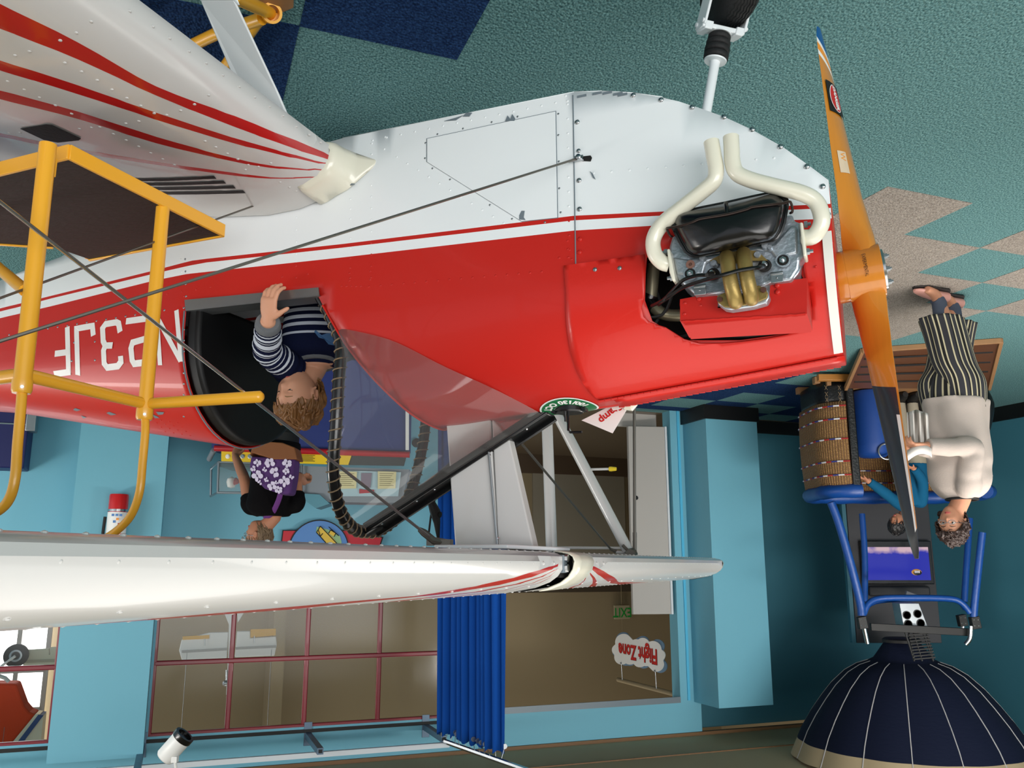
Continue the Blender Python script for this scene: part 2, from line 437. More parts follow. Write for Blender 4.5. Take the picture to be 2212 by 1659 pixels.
# ceiling (ends above the wall in a brown trim)
c = MB(); c.rbox(-6, 8.5, -4, NW+T, ZC+.02, ZC+.12); struct('ceiling', c, M['beige2'])
c = MB(); c.rbox(-6, 8.34, NW-.03, NW+.02, ZC-.012, ZC+.02); struct('trim_2', c, M['browntrim'])
c = MB(); c.rbox(-6, 8.34, 7.5, 7.512, ZC+.010, ZC+.02); struct('trim_3', c, M['browntrim'])
# windows with maroon bars
def window(nm, w0, w1, cols, z0=1.98, z1=3.12, zs=(2.53,)):
    n = NW + 0.03; r = 0.024
    o = MB()
    for z in (z0, z1): o.rbox(w0, w1, n-r, n+r, z-r, z+r)
    for x in (w0, w1): o.rbox(x-r, x+r, n-r, n+r, z0, z1)
    f = struct(nm, o, M['redframe'], bevel=0.006)
    for x in cols: MB().rbox(x-.021, x+.021, n-.02, n+.02, z0, z1).build('mullion', M['redframe'], f, bevel=.01, bseg=3)
    for z in zs: MB().rbox(w0, w1, n-.025, n+.015, z-.021, z+.021).build('glazing_bar', M['redframe'], f, bevel=.01, bseg=3)
    xs = [w0] + list(cols) + [w1]; zz = [z0] + list(zs) + [z1]
    for i in range(len(xs)-1):
        for j in range(len(zz)-1): MB().rbox(xs[i], xs[i+1], n-.003, n+.003, zz[j], zz[j+1]).build('window_pane', M['pane'], f, smooth=False)
    s_ = MB(); s_.rbox(w0-.01, w1+.01, NW-.01, NW+.01, z1+.02, z1+.05); s_.build('shadow_gap', M['blackm'], f)
    return f
window('window_1', -0.13, 2.5, (0.505, 1.16, 1.83))
window('window_2', -2.3, -0.87, (-1.55,))
# grey strip drawn as the doorway head's shadow line, open door leaf
d = MB(); d.rbox(3.0, 5.05, NW-.006, NW+.01, 3.06, 3.12); struct('head_shadow_strip', d, M['chip'])
dl = MB()
p = [RN(1366, 916, 8.46), RN(1441, 905, 8.34), RN(1446, 1328, 8.34), RN(1378, 1321, 8.46)]
w0, w1 = 4.60, 5.02
dl.box(RM(4.81, 8.42, 1.20), (WX*0.42 + NX*-0.10)*0.5, NX*0.02, ZX*1.02)
do = struct('door_1', dl, M['greyboard'], bevel=.004)
MB().box(RM(5.017, 8.362, 1.20), WX*.012, NX*.022, ZX*1.021).build('door_edge', M['whiteedge'], do)
MB().lathe(RM(4.66, 8.425, 0.98), -NX, [(0.022, 0), (0.022, .012), (.012, .016), (.012, .03), (0, .03)], 16).build('lock_plate', M['blackm'], do)
d = MB(); d.rbox(4.55, 5.05, 8.6, 8.63, 0, .16); struct('trim_5', d, M['greyboard'])

# ------------------------------------------------------------------ the hall beyond the wall
hb = MB()
hb.rbox(-6, 8.5, 12.5, 12.65, 0, 7.2)
hall = struct('wall_hall', hb, M['beige'])
h2 = MB(); h2.rbox(8.34, 8.5, 8.7, 12.5, 0, 7.2); struct('wall_hall_left', h2, M['beige'])
h4 = MB(); h4.rbox(-6, 8.5, NW, NW+T, ZC+.12, 7.2); struct('wall_hall_front', h4, M['beige'])
h5 = MB(); h5.rbox(-6, 8.5, NW, 12.65, 7.2, 7.3); struct('ceiling_hall', h5, M['beige2'])
h3 = MB(); h3.rbox(1.2, 1.35, 11.7, 12.5, 0, 7.2); struct('wall_hall_return', h3, M['beige'])
area('hall_fill', tuple(RM(3.0, 10.2, 7.0)), tuple(RM(3.0, 11.0, 0)), 7.5, 1.8, 85, (1, .96, .88))  # unseen light added high up to brighten the hall
# grey doors and baseboard in the hall
def hx(x, y, n=12.48): return RN(x, y, n)
hd = MB(); a_ = hx(1150, 960); b_ = hx(1345, 960); z_ = hx(1250, 1290).z
hd.rbox(min(a_.x, b_.x), max(a_.x, b_.x), 12.46, 12.5, 0.02, 1.95)
dd = struct('door_2', hd, mat('hall_door_grey', (150, 142, 126), 0.6))
hd = MB(); a_ = hx(1352, 1000); b_ = hx(1440, 1000)
hd.rbox(a_.x+.02, b_.x+.4, 12.46, 12.5, 0.02, 1.95)
dd = struct('door_3', hd, mat('hall_door_brown', (118, 100, 74), 0.55))
q = MB()
q.rbox(a_.x+.12, a_.x+.15, 12.43, 12.46, 1.05, 1.75); q.rbox(b_.x-.1, b_.x-.07, 12.43, 12.46, 1.05, 1.75); q.rbox(a_.x+.12, b_.x-.07, 12.43, 12.46, 1.0, 1.03)
q.build('door_window_frame', M['browntrim'], dd)
t_ = MB(); t_.rbox(2.4, 8.3, 12.44, 12.5, 0, .3); struct('baseboard_hall', t_, mat('hall_base_brown', (84, 66, 48), 0.6))
hf = MB(); hf.rbox(-2.2, 8.3, NW+T, 12.5, 0.0, 0.004); struct('floor_hall', hf, M['hallfloor'])
t_ = MB(); z0 = RN(1250, 1272, 12.4).z
t_.rbox(2.6, 7.6, 12.40, 12.5, z0-.06, z0+.05); struct('trim_6', t_, mat('hall_rail_brown', (74, 62, 46), .6))
# ================================================================== THE AEROPLANE
plane = thing('biplane', 'small red and white biplane with yellow-brown wooden propeller in the middle of the floor', 'aeroplane', AL(0, 0, 0), TH)
ZS = 1.02; LV = 0.35
def hwf(a): return interp(a, [0, .4, 1.85, 2.7, 4.2], [.26, .28, .28, .22, .05])
def ztf(a): return interp(a, [0, .3, .63, .8, 1.05, 1.85, 2.9, 4.2], [1.215, 1.25, 1.285, 1.295, 1.315, 1.335, 1.15, 1.0])
BOT = [S_(x, y, .28) for x, y in [(1789, 382), (1745, 350), (1690, 312), (1624, 276), (1563, 249), (1500, 228), (1430, 210), (1368, 201), (1300, 197), (1240, 199)]]
BOTA = [p.x for p in BOT] + [1.32, 1.9, 2.45, 2.69, 4.2]; BOTZ = [p.z for p in BOT] + [.508, .54, .689, .713, .90]
def zb(a): return interp(a, BOTA, BOTZ)
def sidef(off=0.0, sg=1):
    def f(a, v):
        hw = hwf(a)
        if v <= ZS: return AL(a, sg*(hw + off), v)
        ph = min(1.0, (v - ZS) / LV) * PI / 2; zt = ztf(a)
        return AL(a, sg*(hw*math.cos(ph) + off*math.cos(ph)), ZS + (zt - ZS) * math.sin(ph) + off*math.sin(ph))
    return f
# paint lines measured on the side
LA = [(0, 648), (84, 631), (327, 582), (415, 563), (446, 559), (740, 527), (1240, 466), (1452, 456), (1772, 435), (1789, 434)]
LB = [(0, 655), (88, 636), (327, 589), (446, 567), (740, 535), (1240, 476), (1442, 465), (1789, 443)]
LC = [(0, 670), (88, 653), (327, 604), (402, 592), (740, 556), (1240, 498), (1419, 487), (1789, 466)]
def side_line(l):
    q = [S_(x, y, .28) for x, y in l]; q = sorted([(p.x, p.z) for p in q])
    return [(0.03, q[0][1])] + [p for p in q if p[0] > 0.035] + [(4.2, q[-1][1] + .02)]
PA_, PB_, PC_ = side_line(LA), side_line(LB), side_line(LC)
def zl(l, a): return interp(a, [p[0] for p in l], [p[1] for p in l])
def side_paint(a, v):
    if v < zl(PA_, a): return 1
    if v < zl(PB_, a): return 0
    if v < zl(PC_, a): return 1
    return 0
NOSE = 0.038
def secpoly(a, off, zlow, n=14):
    f = sidef(off); pr = [AL(a, hwf(a)+off, zlow)] + [f(a, ZS + LV*i/n) for i in range(n+1)]
    fr_ = [AL(a, -(p - AL(a, 0, 0)).dot(SX), p.z) for p in pr][::-1]
    return pr + fr_[1:]
agrid = [NOSE + .04*i for i in range(1, 104)]
outl = [(p.x, p.z) for p in BOT] + [(1.32, .508), (1.9, .54), (2.45, .689), (2.69, .713), (4.2, .90), (4.2, ZS + LV), (NOSE, ZS + LV)]
outl[0] = (NOSE, outl[0][1])
bay = [(.15, .94), (.36, .94), (.40, .985), (.450, .990), (.454, 1.028), (.461, 1.086), (.45, 1.131), (.383, 1.185), (.258, 1.208), (.155, 1.212), (.103, 1.196), (.094, 1.128)]
cock = [(1.385, .958), (1.848, .958), (1.848, ZS + LV + .02), (1.138, ZS + LV + .02), (1.156, 1.295), (1.184, 1.235), (1.234, 1.160), (1.292, 1.088), (1.36, 1.0)]
sgrid = [(a, v) for a in agrid for v in (.6, .72, .84, .93, ZS, 1.055, 1.09, 1.125, 1.16, 1.195, 1.23, 1.265, 1.30, 1.335)]
mb = MB()
for sg in (1, -1):
    panel(outl, [bay, cock], [PA_, PB_, PC_, [(NOSE, ZS), (4.2, ZS)]], sgrid, sidef(0, sg), side_paint, mb, step=.03)
# belly
for i in range(len(BOTA)-1):
    a0, a1 = max(BOTA[i], NOSE), BOTA[i+1]
    mb.add([AL(a0, hwf(a0), BOTZ[i]), AL(a1, hwf(a1), BOTZ[i+1]), AL(a1, -hwf(a1), BOTZ[i+1]), AL(a0, -hwf(a0), BOTZ[i])], [(0, 1, 2, 3)], 1)
fus = mb.build('fuselage', [M['red'], M['white']], plane, ang=30, solid=.002)
# seam strip where the cowling meets the fuselage, lower edge flange
def on_side(x, y, off=0.0):
    """picture point on the near side surface"""
    s = .33
    while s > -.3:
        p = S_(x, y, s); hw = hwf(p.x); zt = ztf(p.x)
        lim = hw if p.z <= ZS else (hw * math.sqrt(max(0, 1 - ((p.z-ZS)/(zt-ZS))**2)) if p.z < zt else -9)
        if s <= lim:
            for _ in range(3):
                if lim > 0: s = lim; p = S_(x, y, s); hw = hwf(p.x); zt = ztf(p.x); lim = hw if p.z <= ZS else hw * math.sqrt(max(0, 1 - ((p.z-ZS)/(zt-ZS))**2))
            if p.z <= ZS: nrm = V((0, 1, 0))
            else: nrm = V((0, s / hw**2, (p.z-ZS)/(zt-ZS)**2)).normalized()
            return AL(p.x, s + nrm.y*off, p.z + nrm.z*off), SX*nrm.y + ZX*nrm.z
        s -= .0015
    p = S_(x, y, 0); return AL(*p), ZX
mb = MB()
sm = sidef(.0012)
mb.tube([sm(.626, .53 + .07*i) for i in range(8)], .0016, 5)
mb.build('cowl_seam', M['chip'], plane)
# front bulkhead plate and the engine bay box
mb = MB(); pr = []
for i in range(13):
    v = ZS + LV*i/12; p = sidef()(NOSE, v); pr.append(p)
near = [AL(NOSE, .26, .865)] + pr; far = [AL(NOSE, -(p - AL(NOSE, 0, 0)).dot(SX), p.z) for p in near][::-1]
mb.prism(near + far[1:], AX*.004)
nb = mb.build('nose_bulkhead', M['red'], plane, smooth=False)
mb = MB(); mb.lathe(AL(.01, 0, 1.0), AX, [(.045, 0), (.045, .03)], 28); mb.build('crankcase_nose', M['dark'], plane)
mb = MB(); mb.abox(.07, .56, -.12, .12, .80, 1.17); mb.build('crankcase', M['dark'], plane)
mb = MB(); mb.prism(secpoly(.56, -.012, .58), AX*.01); mb.build('firewall', M['blackm'], plane)
# loose black things seen in the bay
mb = MB()
mb.tube([AL(.47, .22, 1.16), AL(.44, .20, 1.10), AL(.46, .2, 1.0), AL(.44, .2, .93)], .006, 6, smooth=4)
mb.tube([AL(.42, .18, 1.17), AL(.35, .19, 1.165), AL(.24, .18, 1.175), AL(.12, .17, 1.17)], .007, 6, smooth=4)
mb.tube([AL(.50, .24, 1.12), AL(.43, .23, 1.12), AL(.40, .23, 1.06)], .004, 6, smooth=4)
mb.build('bay_hose', M['blackm'], plane)
# cowl door, standing proud, hinged on the top spine
door_o = [(.655, .984), (.652, 1.05), (.658, 1.11), (.661, 1.165), (.660, 1.214), (.652, 1.27), (.643, 1.313), (NOSE+.004, 1.313), (NOSE+.004, .984)]
door_h = [(.454, .9841), (.454, 1.027), (.457, 1.06), (.463, 1.086), (.470, 1.100), (.468, 1.118), (.456, 1.131), (.44, 1.139), (.420, 1.148), (.40, 1.165), (.383, 1.180), (.35, 1.196), (.30, 1.205), (.258, 1.209), (.2, 1.212), (.155, 1.211), (.125, 1.206), (.105, 1.197), (.096, 1.18), (.094, 1.15), (.095, 1.12), (.102, 1.08), (.105, 1.04), (.105, .9841)]
door_all = door_o[:1] + door_o[1:8] + [door_o[8]] + [(.105, .984)] + door_h[::-1][1:-1] + [(.454, .984)]
mb = panel(door_all, [], [], [(a, .984 + .0137*j) for a in [NOSE + .0147*i for i in range(1, 42)] for j in range(1, 24)], sidef(.006), lambda a, v: 0, step=.015)
cd = mb.build('cowl_door', M['red_door'], plane, ang=50, solid=.0035)
cd['label'] = 'glossy red engine cowl door with a cut-out round the cylinder head'
mb = panel([(.60, 1.313), (NOSE, 1.313), (NOSE, 1.368), (.60, 1.368)], [], [], [], sidef(.010), lambda a, v: 0, step=.03)
mb.build('cowl_spine', M['red_door'], plane, solid=.004)
mb = MB()
for i in range(34):
    a = .055 + i*.0172
    for v in (1.313,):
        p = sidef(.009)(a, v); q = sidef(.009)(a + .0155, v); mb.tube([p, q], .0030, 6)
mb.build('piano_hinge', M['red'], plane, kind='stuff')
mb = MB()
for i in range(34):
    a = .05 + i*.0166; p = AL(a, -.03, ztf(a) + .003); mb.tube([p, p + AX*.0150], .0030, 6)
mb.build('piano_hinge', M['red'], plane, kind='stuff')
mb = panel([(NOSE+.002, .985), (NOSE+.022, .985), (NOSE+.022, 1.29), (NOSE+.002, 1.29)], [], [], [(NOSE+.01, 1.0 + .03*i) for i in range(1, 9)], sidef(.0125), lambda a, v: 0, step=.03)
mb.build('white_edge_tape', M['tape'], plane, label='strip of white tape on the front edge of the cowl')
# access panel
ap = [(923, 300), (1200, 241), (1204, 470), (1127, 478), (923, 350)]
def flatpoly(pts, s0, th, name, m, parent, bevel=0, grow=0):
    q = [S_(x, y, s0) for x, y in pts]
    if grow:
        c_ = sum(q, V((0, 0, 0))) / len(q); q = [c_ + (p - c_) * (1 + grow) for p in q]
    return MB().prism([AL(p.x, s0, p.z) for p in q], SX*th).build(name, m, parent, smooth=False, bevel=bevel)
flatpoly(ap, .2805, .0008, 'panel_gap', M['chip'], plane, grow=.012)
flatpoly(ap, .2813, .0016, 'access_panel', M['white'], plane, bevel=.0006)
for blob in ([(1092, 262), (1097, 250), (1103, 258), (1107, 247), (1113, 256), (1112, 262)], [(1122, 466), (1127, 456), (1134, 456), (1132, 470), (1136, 476), (1122, 475)],
             [(1275, 370), (1281, 376), (1287, 388), (1281, 384)], [(1000, 252), (1008, 244), (1020, 244), (1014, 252)], [(960, 262), (985, 255), (1000, 250), (985, 260)]):
    flatpoly(blob, .2812, .0022, 'paint_chip', M['chip'], plane)
mb = MB()
for x, y in [(1257, 206), (1290, 200), (1312, 199), (1335, 201), (1345, 203)]:
    p = S_(x, y, .2805); mb.box(AL(p.x, .2812, p.z+.002), AX*.012, SX*.0008, ZX*.003)
mb.build('paint_chip', M['chip'], plane, smooth=False)
# rivets: one joined mesh of domes in each colour; larger screws singly
def dome(mb, x, y, r, h=.45, mi=0):
    p, n = on_side(x, y); mb.lathe(p, n, [(r, 0), (r*.85, r*h*.6), (r*.45, r*h*.95), (0, r*h)], 8, mi)
rw = MB(); rr = MB(); rc = MB()
def line(x0, y0, x1, y1, n): return [(lerp(x0, x1, i/(n-1)), lerp(y0, y1, i/(n-1))) for i in range(n)]
for q in (line(757, 430, 757, 600, 9), line(802, 400, 802, 600, 9), line(805, 303, 1200, 222, 14), line(1226, 225, 1230, 540, 11), line(803, 310, 803, 333, 2),
          line(857, 339, 1088, 482, 11), line(1282, 374, 1672, 341, 11), line(640, 470, 640, 600, 6), line(832, 296, 830, 322, 2), line(700, 420, 735, 405, 3),
          line(1222, 207, 1226, 218, 2), line(455, 620, 330, 640, 5), line(390, 560, 398, 640, 4)):
    for x, y in q:
        p_ = loc_(on_side(x, y)[0]); dome(rw if side_paint(p_.x, p_.z) else rr, x, y, .0032)
for q in (line(797, 619, 1170, 587, 16), line(755, 590, 800, 586, 2), line(755, 606, 800, 604, 2), line(738, 618, 780, 618, 5), line(1208, 557, 1235, 560, 2),
          line(1226, 520, 1228, 556, 3), line(1485, 807, 1800, 749, 9), line(1330, 843, 1448, 817, 5), line(665, 592, 610, 598, 2)):
    for x, y in q: dome(rr, x, y, .0032)
for x, y in line(20, 723, 355, 670, 17) + line(397, 665, 397, 900, 11) + line(400, 560, 402, 640, 4) + line(160, 740, 205, 738, 2) + line(155, 780, 205, 778, 2):
    dome(rc, x, y, .0036)
for i in range(4):
    for j in range(4): dome(rr, 330 + i*18 + j*9, 905 + j*9 + i*3, .003)
for x, y in [(940, 308), (1000, 292), (1062, 279), (1120, 265), (1177, 252), (1193, 249), (1194, 296), (1195, 353), (1195, 410), (1199, 463), (1179, 465), (1135, 470), (1115, 461), (1066, 434), (1024, 406), (979, 378), (941, 353), (928, 344), (929, 307)]:
    dome(rc, x, y, .0042, .3)
for x, y in [(945, 290), (1000, 278), (1062, 264), (1118, 252), (1206, 246), (1206, 292), (1207, 349), (1208, 407), (1211, 459), (1177, 480), (1106, 473), (1058, 443), (1015, 416), (972, 388), (934, 364), (918, 342), (919, 309)]:
    dome(rc, x, y, .0030, .4)
rw.build('rivet', M['white'], plane, kind='stuff'); rr.build('rivet', M['red'], plane, kind='stuff'); rc.build('rivet', M['steel'], plane, kind='stuff')
def screw(x, y, r, m, slot=True, off=0.0, parent=plane, name='screw'):
    p, n = on_side(x, y, off); mb = MB(); mb.lathe(p, n, [(r, 0), (r*.95, r*.3), (r*.6, r*.55), (0, r*.62)], 12)
    if slot:
        t = (AX*.6 + ZX*.8).normalized(); t = (t - n*t.dot(n)).normalized(); mb.box(p + n*r*.55, t*r*.8, n*r*.12, n.cross(t)*r*.12)
    return mb.build(name, m, parent, ang=60)
for x, y in [(1247, 264), (1251, 390), (1252, 452), (1368, 206), (1428, 216), (1495, 232), (1564, 253), (1625, 280), (1686, 317), (1743, 360), (1777, 403), (1788, 463)]:
    screw(x, y, .0068, M['chrome'])
for x, y in [(1253, 517), (1795, 524), (1252, 545)]: screw(x, y, .0062, M['red'])
for x, y in [(1287, 584), (1340, 581)]: screw(x, y, .0055, M['steel'], off=.006)
# lettering on the side, cut out of white film
def film(pts, s0, m, parent, name):
    q = []
    for x, y in pts: q.append(on_side(x, y, .0012)[0])
    mb = MB(); mb.prism(q, SX*.0005); return mb.build(name, m, parent, smooth=False)
def lp(u, v): return (80 + u/5.821, 620 + v/5.821)
LET = {
 'N': [(1730, 290), (1785, 290), (1838, 740), (1838, 945), (1785, 945), (1565, 520), (1580, 978), (1520, 985), (1480, 345), (1545, 345), (1760, 770)],
 '5': [(1130, 400), (1330, 362), (1400, 365), (1400, 600), (1350, 637), (1195, 660), (1150, 745), (1160, 950), (1215, 1020), (1380, 1000), (1440, 930), (1440, 860), (1380, 868), (1370, 895), (1230, 910), (1215, 745), (1390, 718), (1460, 640), (1450, 350), (1330, 362), (1140, 400), (1132, 465), (1360, 435)],
 '3': [(845, 430), (1020, 405), (1070, 470), (1072, 558), (1018, 562), (1015, 510), (1000, 485), (868, 505), (852, 545), (862, 665), (890, 700), (942, 697), (946, 775), (885, 782), (865, 820), (868, 935), (895, 972), (1005, 955), (1030, 930), (1030, 875), (1082, 870), (1092, 950), (1045, 1038), (875, 1058), (820, 985), (808, 800), (835, 752), (805, 705), (797, 510)],
 'J': [(468, 493), (725, 452), (738, 605), (685, 613), (680, 537), (520, 560), (542, 1100), (492, 1103)],
 'F': [(358, 515), (405, 505), (425, 1095), (215, 1058), (372, 1042), (366, 855), (236, 870), (234, 797), (362, 778)],
}
# the characters N 5 3 J F as simple strokes
def stroke(name, segs, wd):
    lines = []
    for p, q in segs:
        if lines and lines[-1][-1] == p and not (len(lines[-1]) > 1 and (V(lines[-1][-1]) - V(lines[-1][-2])).normalized().dot((V(q) - V(p)).normalized()) < -.2): lines[-1].append(q)
        else: lines.append([p, q])
    mb = MB()
    for ln in lines:
        P = [V(p) for p in ln]; d0 = (P[0]-P[1]).normalized()*wd*380; d1 = (P[-1]-P[-2]).normalized()*wd*380
        P[0] = P[0] + d0*.5; P[-1] = P[-1] + d1*.5; D = []
        for i in range(len(P)-1):
            k = max(1, int((P[i+1]-P[i]).length/8)); D += [(P[i].lerp(P[i+1], j/k), j == 0) for j in range(k)]
        D.append((P[-1], True)); Q = [on_side(p.x, p.y, .0014) for p, _ in D]; row = []
        for i, (p, n) in enumerate(Q):
            da = (p - Q[i-1][0]).normalized() if i else None; db = (Q[i+1][0] - p).normalized() if i < len(Q)-1 else None
            d = (da + db).normalized() if da is not None and db is not None else (da if da is not None else db)
            k = 1 / max(.7, d.dot(da)) if da is not None and db is not None else 1
            w_ = d.cross(n).normalized()*wd/2*k; row += [p - w_, p + w_]
        mb.add(row, [(2*i, 2*i+1, 2*i+3, 2*i+2) for i in range(len(Q)-1)])
    return mb.build(name, M['plainwhite'], plane, smooth=False, fixn=False)
def st(pl): q = [lp(*p) for p in pl]; return list(zip(q[:-1], q[1:]))
tag5 = 0.0205
stroke('letter', st([(1758, 310), (1812, 920)]) + st([(1800, 915), (1510, 375)]) + st([(1510, 375), (1550, 965)]), tag5*.8)
stroke('digit', st([(1145, 430), (1410, 393), (1410, 628)]) + st([(1410, 640), (1205, 700), (1185, 770), (1200, 920), (1225, 965), (1390, 945), (1440, 900), (1435, 850)]), tag5)
stroke('digit', st([(1045, 545), (1030, 460), (1000, 445), (865, 468), (828, 520), (836, 680), (862, 738)]) + st([(862, 738), (930, 736)]) + st([(862, 738), (840, 800), (848, 960), (885, 1012), (1020, 995), (1060, 940), (1056, 890)]), tag5)
stroke('letter', st([(710, 590), (700, 490), (500, 525), (516, 1085)]), tag5)
stroke('letter', st([(385, 525), (400, 1075)]) + st([(385, 820), (250, 838)]) + st([(398, 1070), (240, 1092)]), tag5)
# aluminium sill, scuffed decal
mb = MB(); q = [S_(*p, .285) for p in [(399, 648), (688, 621), (690, 640), (401, 672)]]
mb.prism([AL(p.x, .283, p.z) for p in q], SX*.003)
mb.prism([AL(p.x, .283 - (.05 if i > 1 else .05), q[2 if i in (1, 2) else 3].z) if 0 else AL(p.x, (.286, .286, .22, .22)[i], (q[3].z, q[2].z, q[2].z - .003, q[3].z - .003)[i]) for i, p in enumerate([q[3], q[2], q[2], q[3]])], ZX*-.003)
sill = mb.build('cockpit_sill', M['steel'], plane, smooth=False); sill['label'] = 'brushed metal strip along the cockpit edge'
# cockpit tub, floor and seat back
mb = MB()
for sg in (1, -1):
    mb.abox(1.15, 1.86, sg*.262-.004, sg*.262+.004, .56, .955)
mb.abox(1.15, 1.86, -.26, .26, .55, .56); mb.abox(1.15, 1.16, -.26, .26, .56, 1.0)
mb.build('cockpit_tub', M['blackm'], plane, smooth=False)
mb = MB(); mb.prism(secpoly(1.80, -.006, .93), AX*.05); mb.build('seat_back', M['vinyl'], plane, bevel=.014, bseg=3, ang=60)['label'] = 'padded black leather cockpit headrest'
mb = MB(); q = secpoly(1.852, .002, .96); mb.tube(q, .0025, 6); mb.build('bulkhead_edge', M['chip'], plane)
# curved red rear-deck crease, chips
for b_ in ([(158, 885), (163, 881), (175, 885), (166, 888)], [(230, 892), (236, 889), (252, 895), (240, 897)], [(295, 893), (303, 892), (307, 896), (299, 898)], [(337, 889), (355, 890), (352, 895), (342, 896)], [(328, 894), (340, 899), (345, 903), (335, 903)], [(175, 897), (187, 901), (180, 904)]):
    q = [on_side(x, y, .001)[0] for x, y in b_]; MB().add(q, [tuple(range(len(q)))]).build('paint_chip', M['chip'], plane, smooth=False)
# tail (rear of the machine, beyond the frame)
mb = MB()
mb.prism([AL(3.55, .008, 1.04), AL(3.9, .008, 1.62), AL(4.25, .008, 1.66), AL(4.4, .008, .95)], SX*-.016); mb.build('fin', M['red'], plane, bevel=.005)
for sg in (1, -1):
    mb = MB(); mb.prism([AL(3.8, sg*.05, .90), AL(4.0, sg*.72, .90), AL(4.4, sg*.72, .90), AL(4.4, sg*.03, .90)], ZX*.02); mb.build('tailplane', M['wing'], plane, bevel=.006)

# ------------------------------------------------------------------ wings
def foil_top(c): return interp(c, [0, .006, .02, .045, .09, .18, .3, .5, .75, 1], [0, .028, .052, .074, .095, .116, .120, .098, .052, 0.0])
def foil_bot(c): return interp(c, [0, .006, .02, .05, .1, .3, .6, 1], [0, -.018, -.028, -.034, -.036, -.034, -.022, 0.0])
CTOP = [0, .006, .02, .045, .09, .14, .18, .24, .3, .4, .5, .62, .75, .88, 1]
class Wing:
    def __init__(s, a0, z0, chord, inc, dih, thick=1.0, sweep=0.0): s.a0, s.z0, s.ch, s.inc, s.dih, s.t, s.sw = a0, z0, chord, inc, dih, thick, sweep
    def pt(s, sp, c):                                     # sp: span position, c in -1..1 (top positive)
        t = abs(c); h = (foil_top(t) if c >= 0 else foil_bot(t)) * s.ch * s.t
        return AL(s.a0 + s.ch*t + s.sw*abs(sp), sp, s.z0 + h - s.inc*t*s.ch + s.dih*abs(sp))
    def proj(s, x, y):
        """picture point on the top surface -> (span, chord fraction)"""
        lo = None
        r = ray(x, y); o = CAM
        prev = None
        for k in range(40, 2400):
            t = k*.0016 if k < 300 else .48 + (k-300)*.0018
            p = loc_(o + r*t); c = (p.x - s.a0 - s.sw*abs(p.y)) / s.ch
            if -.002 <= c <= 1:
                c = max(c, 0); z = s.z0 + foil_top(c)*s.ch*s.t - s.inc*c*s.ch + s.dih*abs(p.y)
                if p.z <= z: return (p.y, c)
        return None
def wing_mesh(wg, s0, s1, polys, mb, ns=26, sg=1):
    """polys: list of closed (span, chord) regions painted with material 1"""
    ss = [lerp(s0, s1, i/ns) for i in range(ns+1)]
    out = [(s0, -1), (s1, -1), (s1, 1), (s0, 1)]
    if s1 < s0: out = out[::-1]
    grid = [(x, c) for x in ss[1:-1] for c in CTOP[1:-1]] + [(x, -c) for x in ss[1:-1] for c in (.006, .02, .05, .1, .2, .3, .45, .6, .8)] + [(x, 0) for x in ss[1:-1]]
    lines = [[(s0, c), (s1, c)] for c in (.006, .02, .045, .09, .14, .18, .24, .3, .4, .5, .75, -.006, -.02, -.05, -.1)] + [p + [p[0]] for p in polys]
    # clip
    return panel(out, [], lines, grid, lambda a, c: wg.pt(a, c), lambda a, c: 1 if any(inside((a, c), p) for p in polys) else 0, mb)
LW = Wing(1.285, .600, .92, .02, .0)
STR = [
 ([(0, 8), (169, 91), (338, 186), (506, 250), (675, 317), (739, 345)], [(0, 61), (169, 128), (338, 206), (506, 273), (675, 334), (740, 349)]),
 ([(0, 130), (169, 184), (338, 243), (506, 297), (675, 344), (739, 354)], [(0, 152), (169, 203), (338, 258), (506, 309), (675, 349), (740, 357)]),
 ([(0, 195), (169, 241), (338, 295), (506, 341), (608, 360), (739, 365)], [(0, 214), (169, 257), (338, 309), (506, 349), (608, 364), (739, 367)]),
 ([(0, 287), (169, 321), (338, 349), (506, 373), (608, 383), (719, 377)], [(0, 295), (169, 329), (338, 356), (506, 379), (608, 386), (722, 380)]),
]
def wproj(wg, pl):
    r = []
    q = [V((p[0], p[1], 0)) for p in pl]
    for p in smoothline(q, 4):
        h = wg.proj(p.x, p.y)
        if h: r.append(h)
    return r
stripes = []
for up, lo in STR:
    a_ = wproj(LW, up); b_ = wproj(LW, lo)
    if len(a_) > 3 and len(b_) > 3:
        # carry the stripe on to the outer wing
        for q in (a_, b_):
            q.sort(key=lambda p: -p[0])
            s0_, c0_ = q[0]; s1_, c1_ = q[3]
            k = (c0_ - c1_) / (s0_ - s1_ + 1e-6)
            q.insert(0, (2.3, min(.97, c0_ + k*(2.3 - s0_)*.6)))
        stripes.append(a_ + b_[::-1])
STRIPES = stripes
mb = MB(); wing_mesh(LW, .285, 2.35, stripes, mb)
lower = mb.build('lower_wing', [M['wing'], M['stripe']], plane, ang=35)
mb = MB(); wing_mesh(LW, -.285, -2.35, [[(-s, c) for s, c in p] for p in stripes], mb)
mb.build('lower_wing', [M['wing'], M['stripe']], plane, ang=35)
def wing_cap(wg, sp, name='wing_end_rib'):
    cs = [1, .75, .5, .3, .18, .09, .045, .02, .006, 0, -.006, -.02, -.05, -.1, -.3, -.6]
    pts = [wg.pt(sp, c) for c in cs]; MB().prism(pts, SX*(.004 if sp > 0 else -.004)).build(name, M['wing'], plane, smooth=False)
wing_cap(LW, 2.35); wing_cap(LW, -2.35)
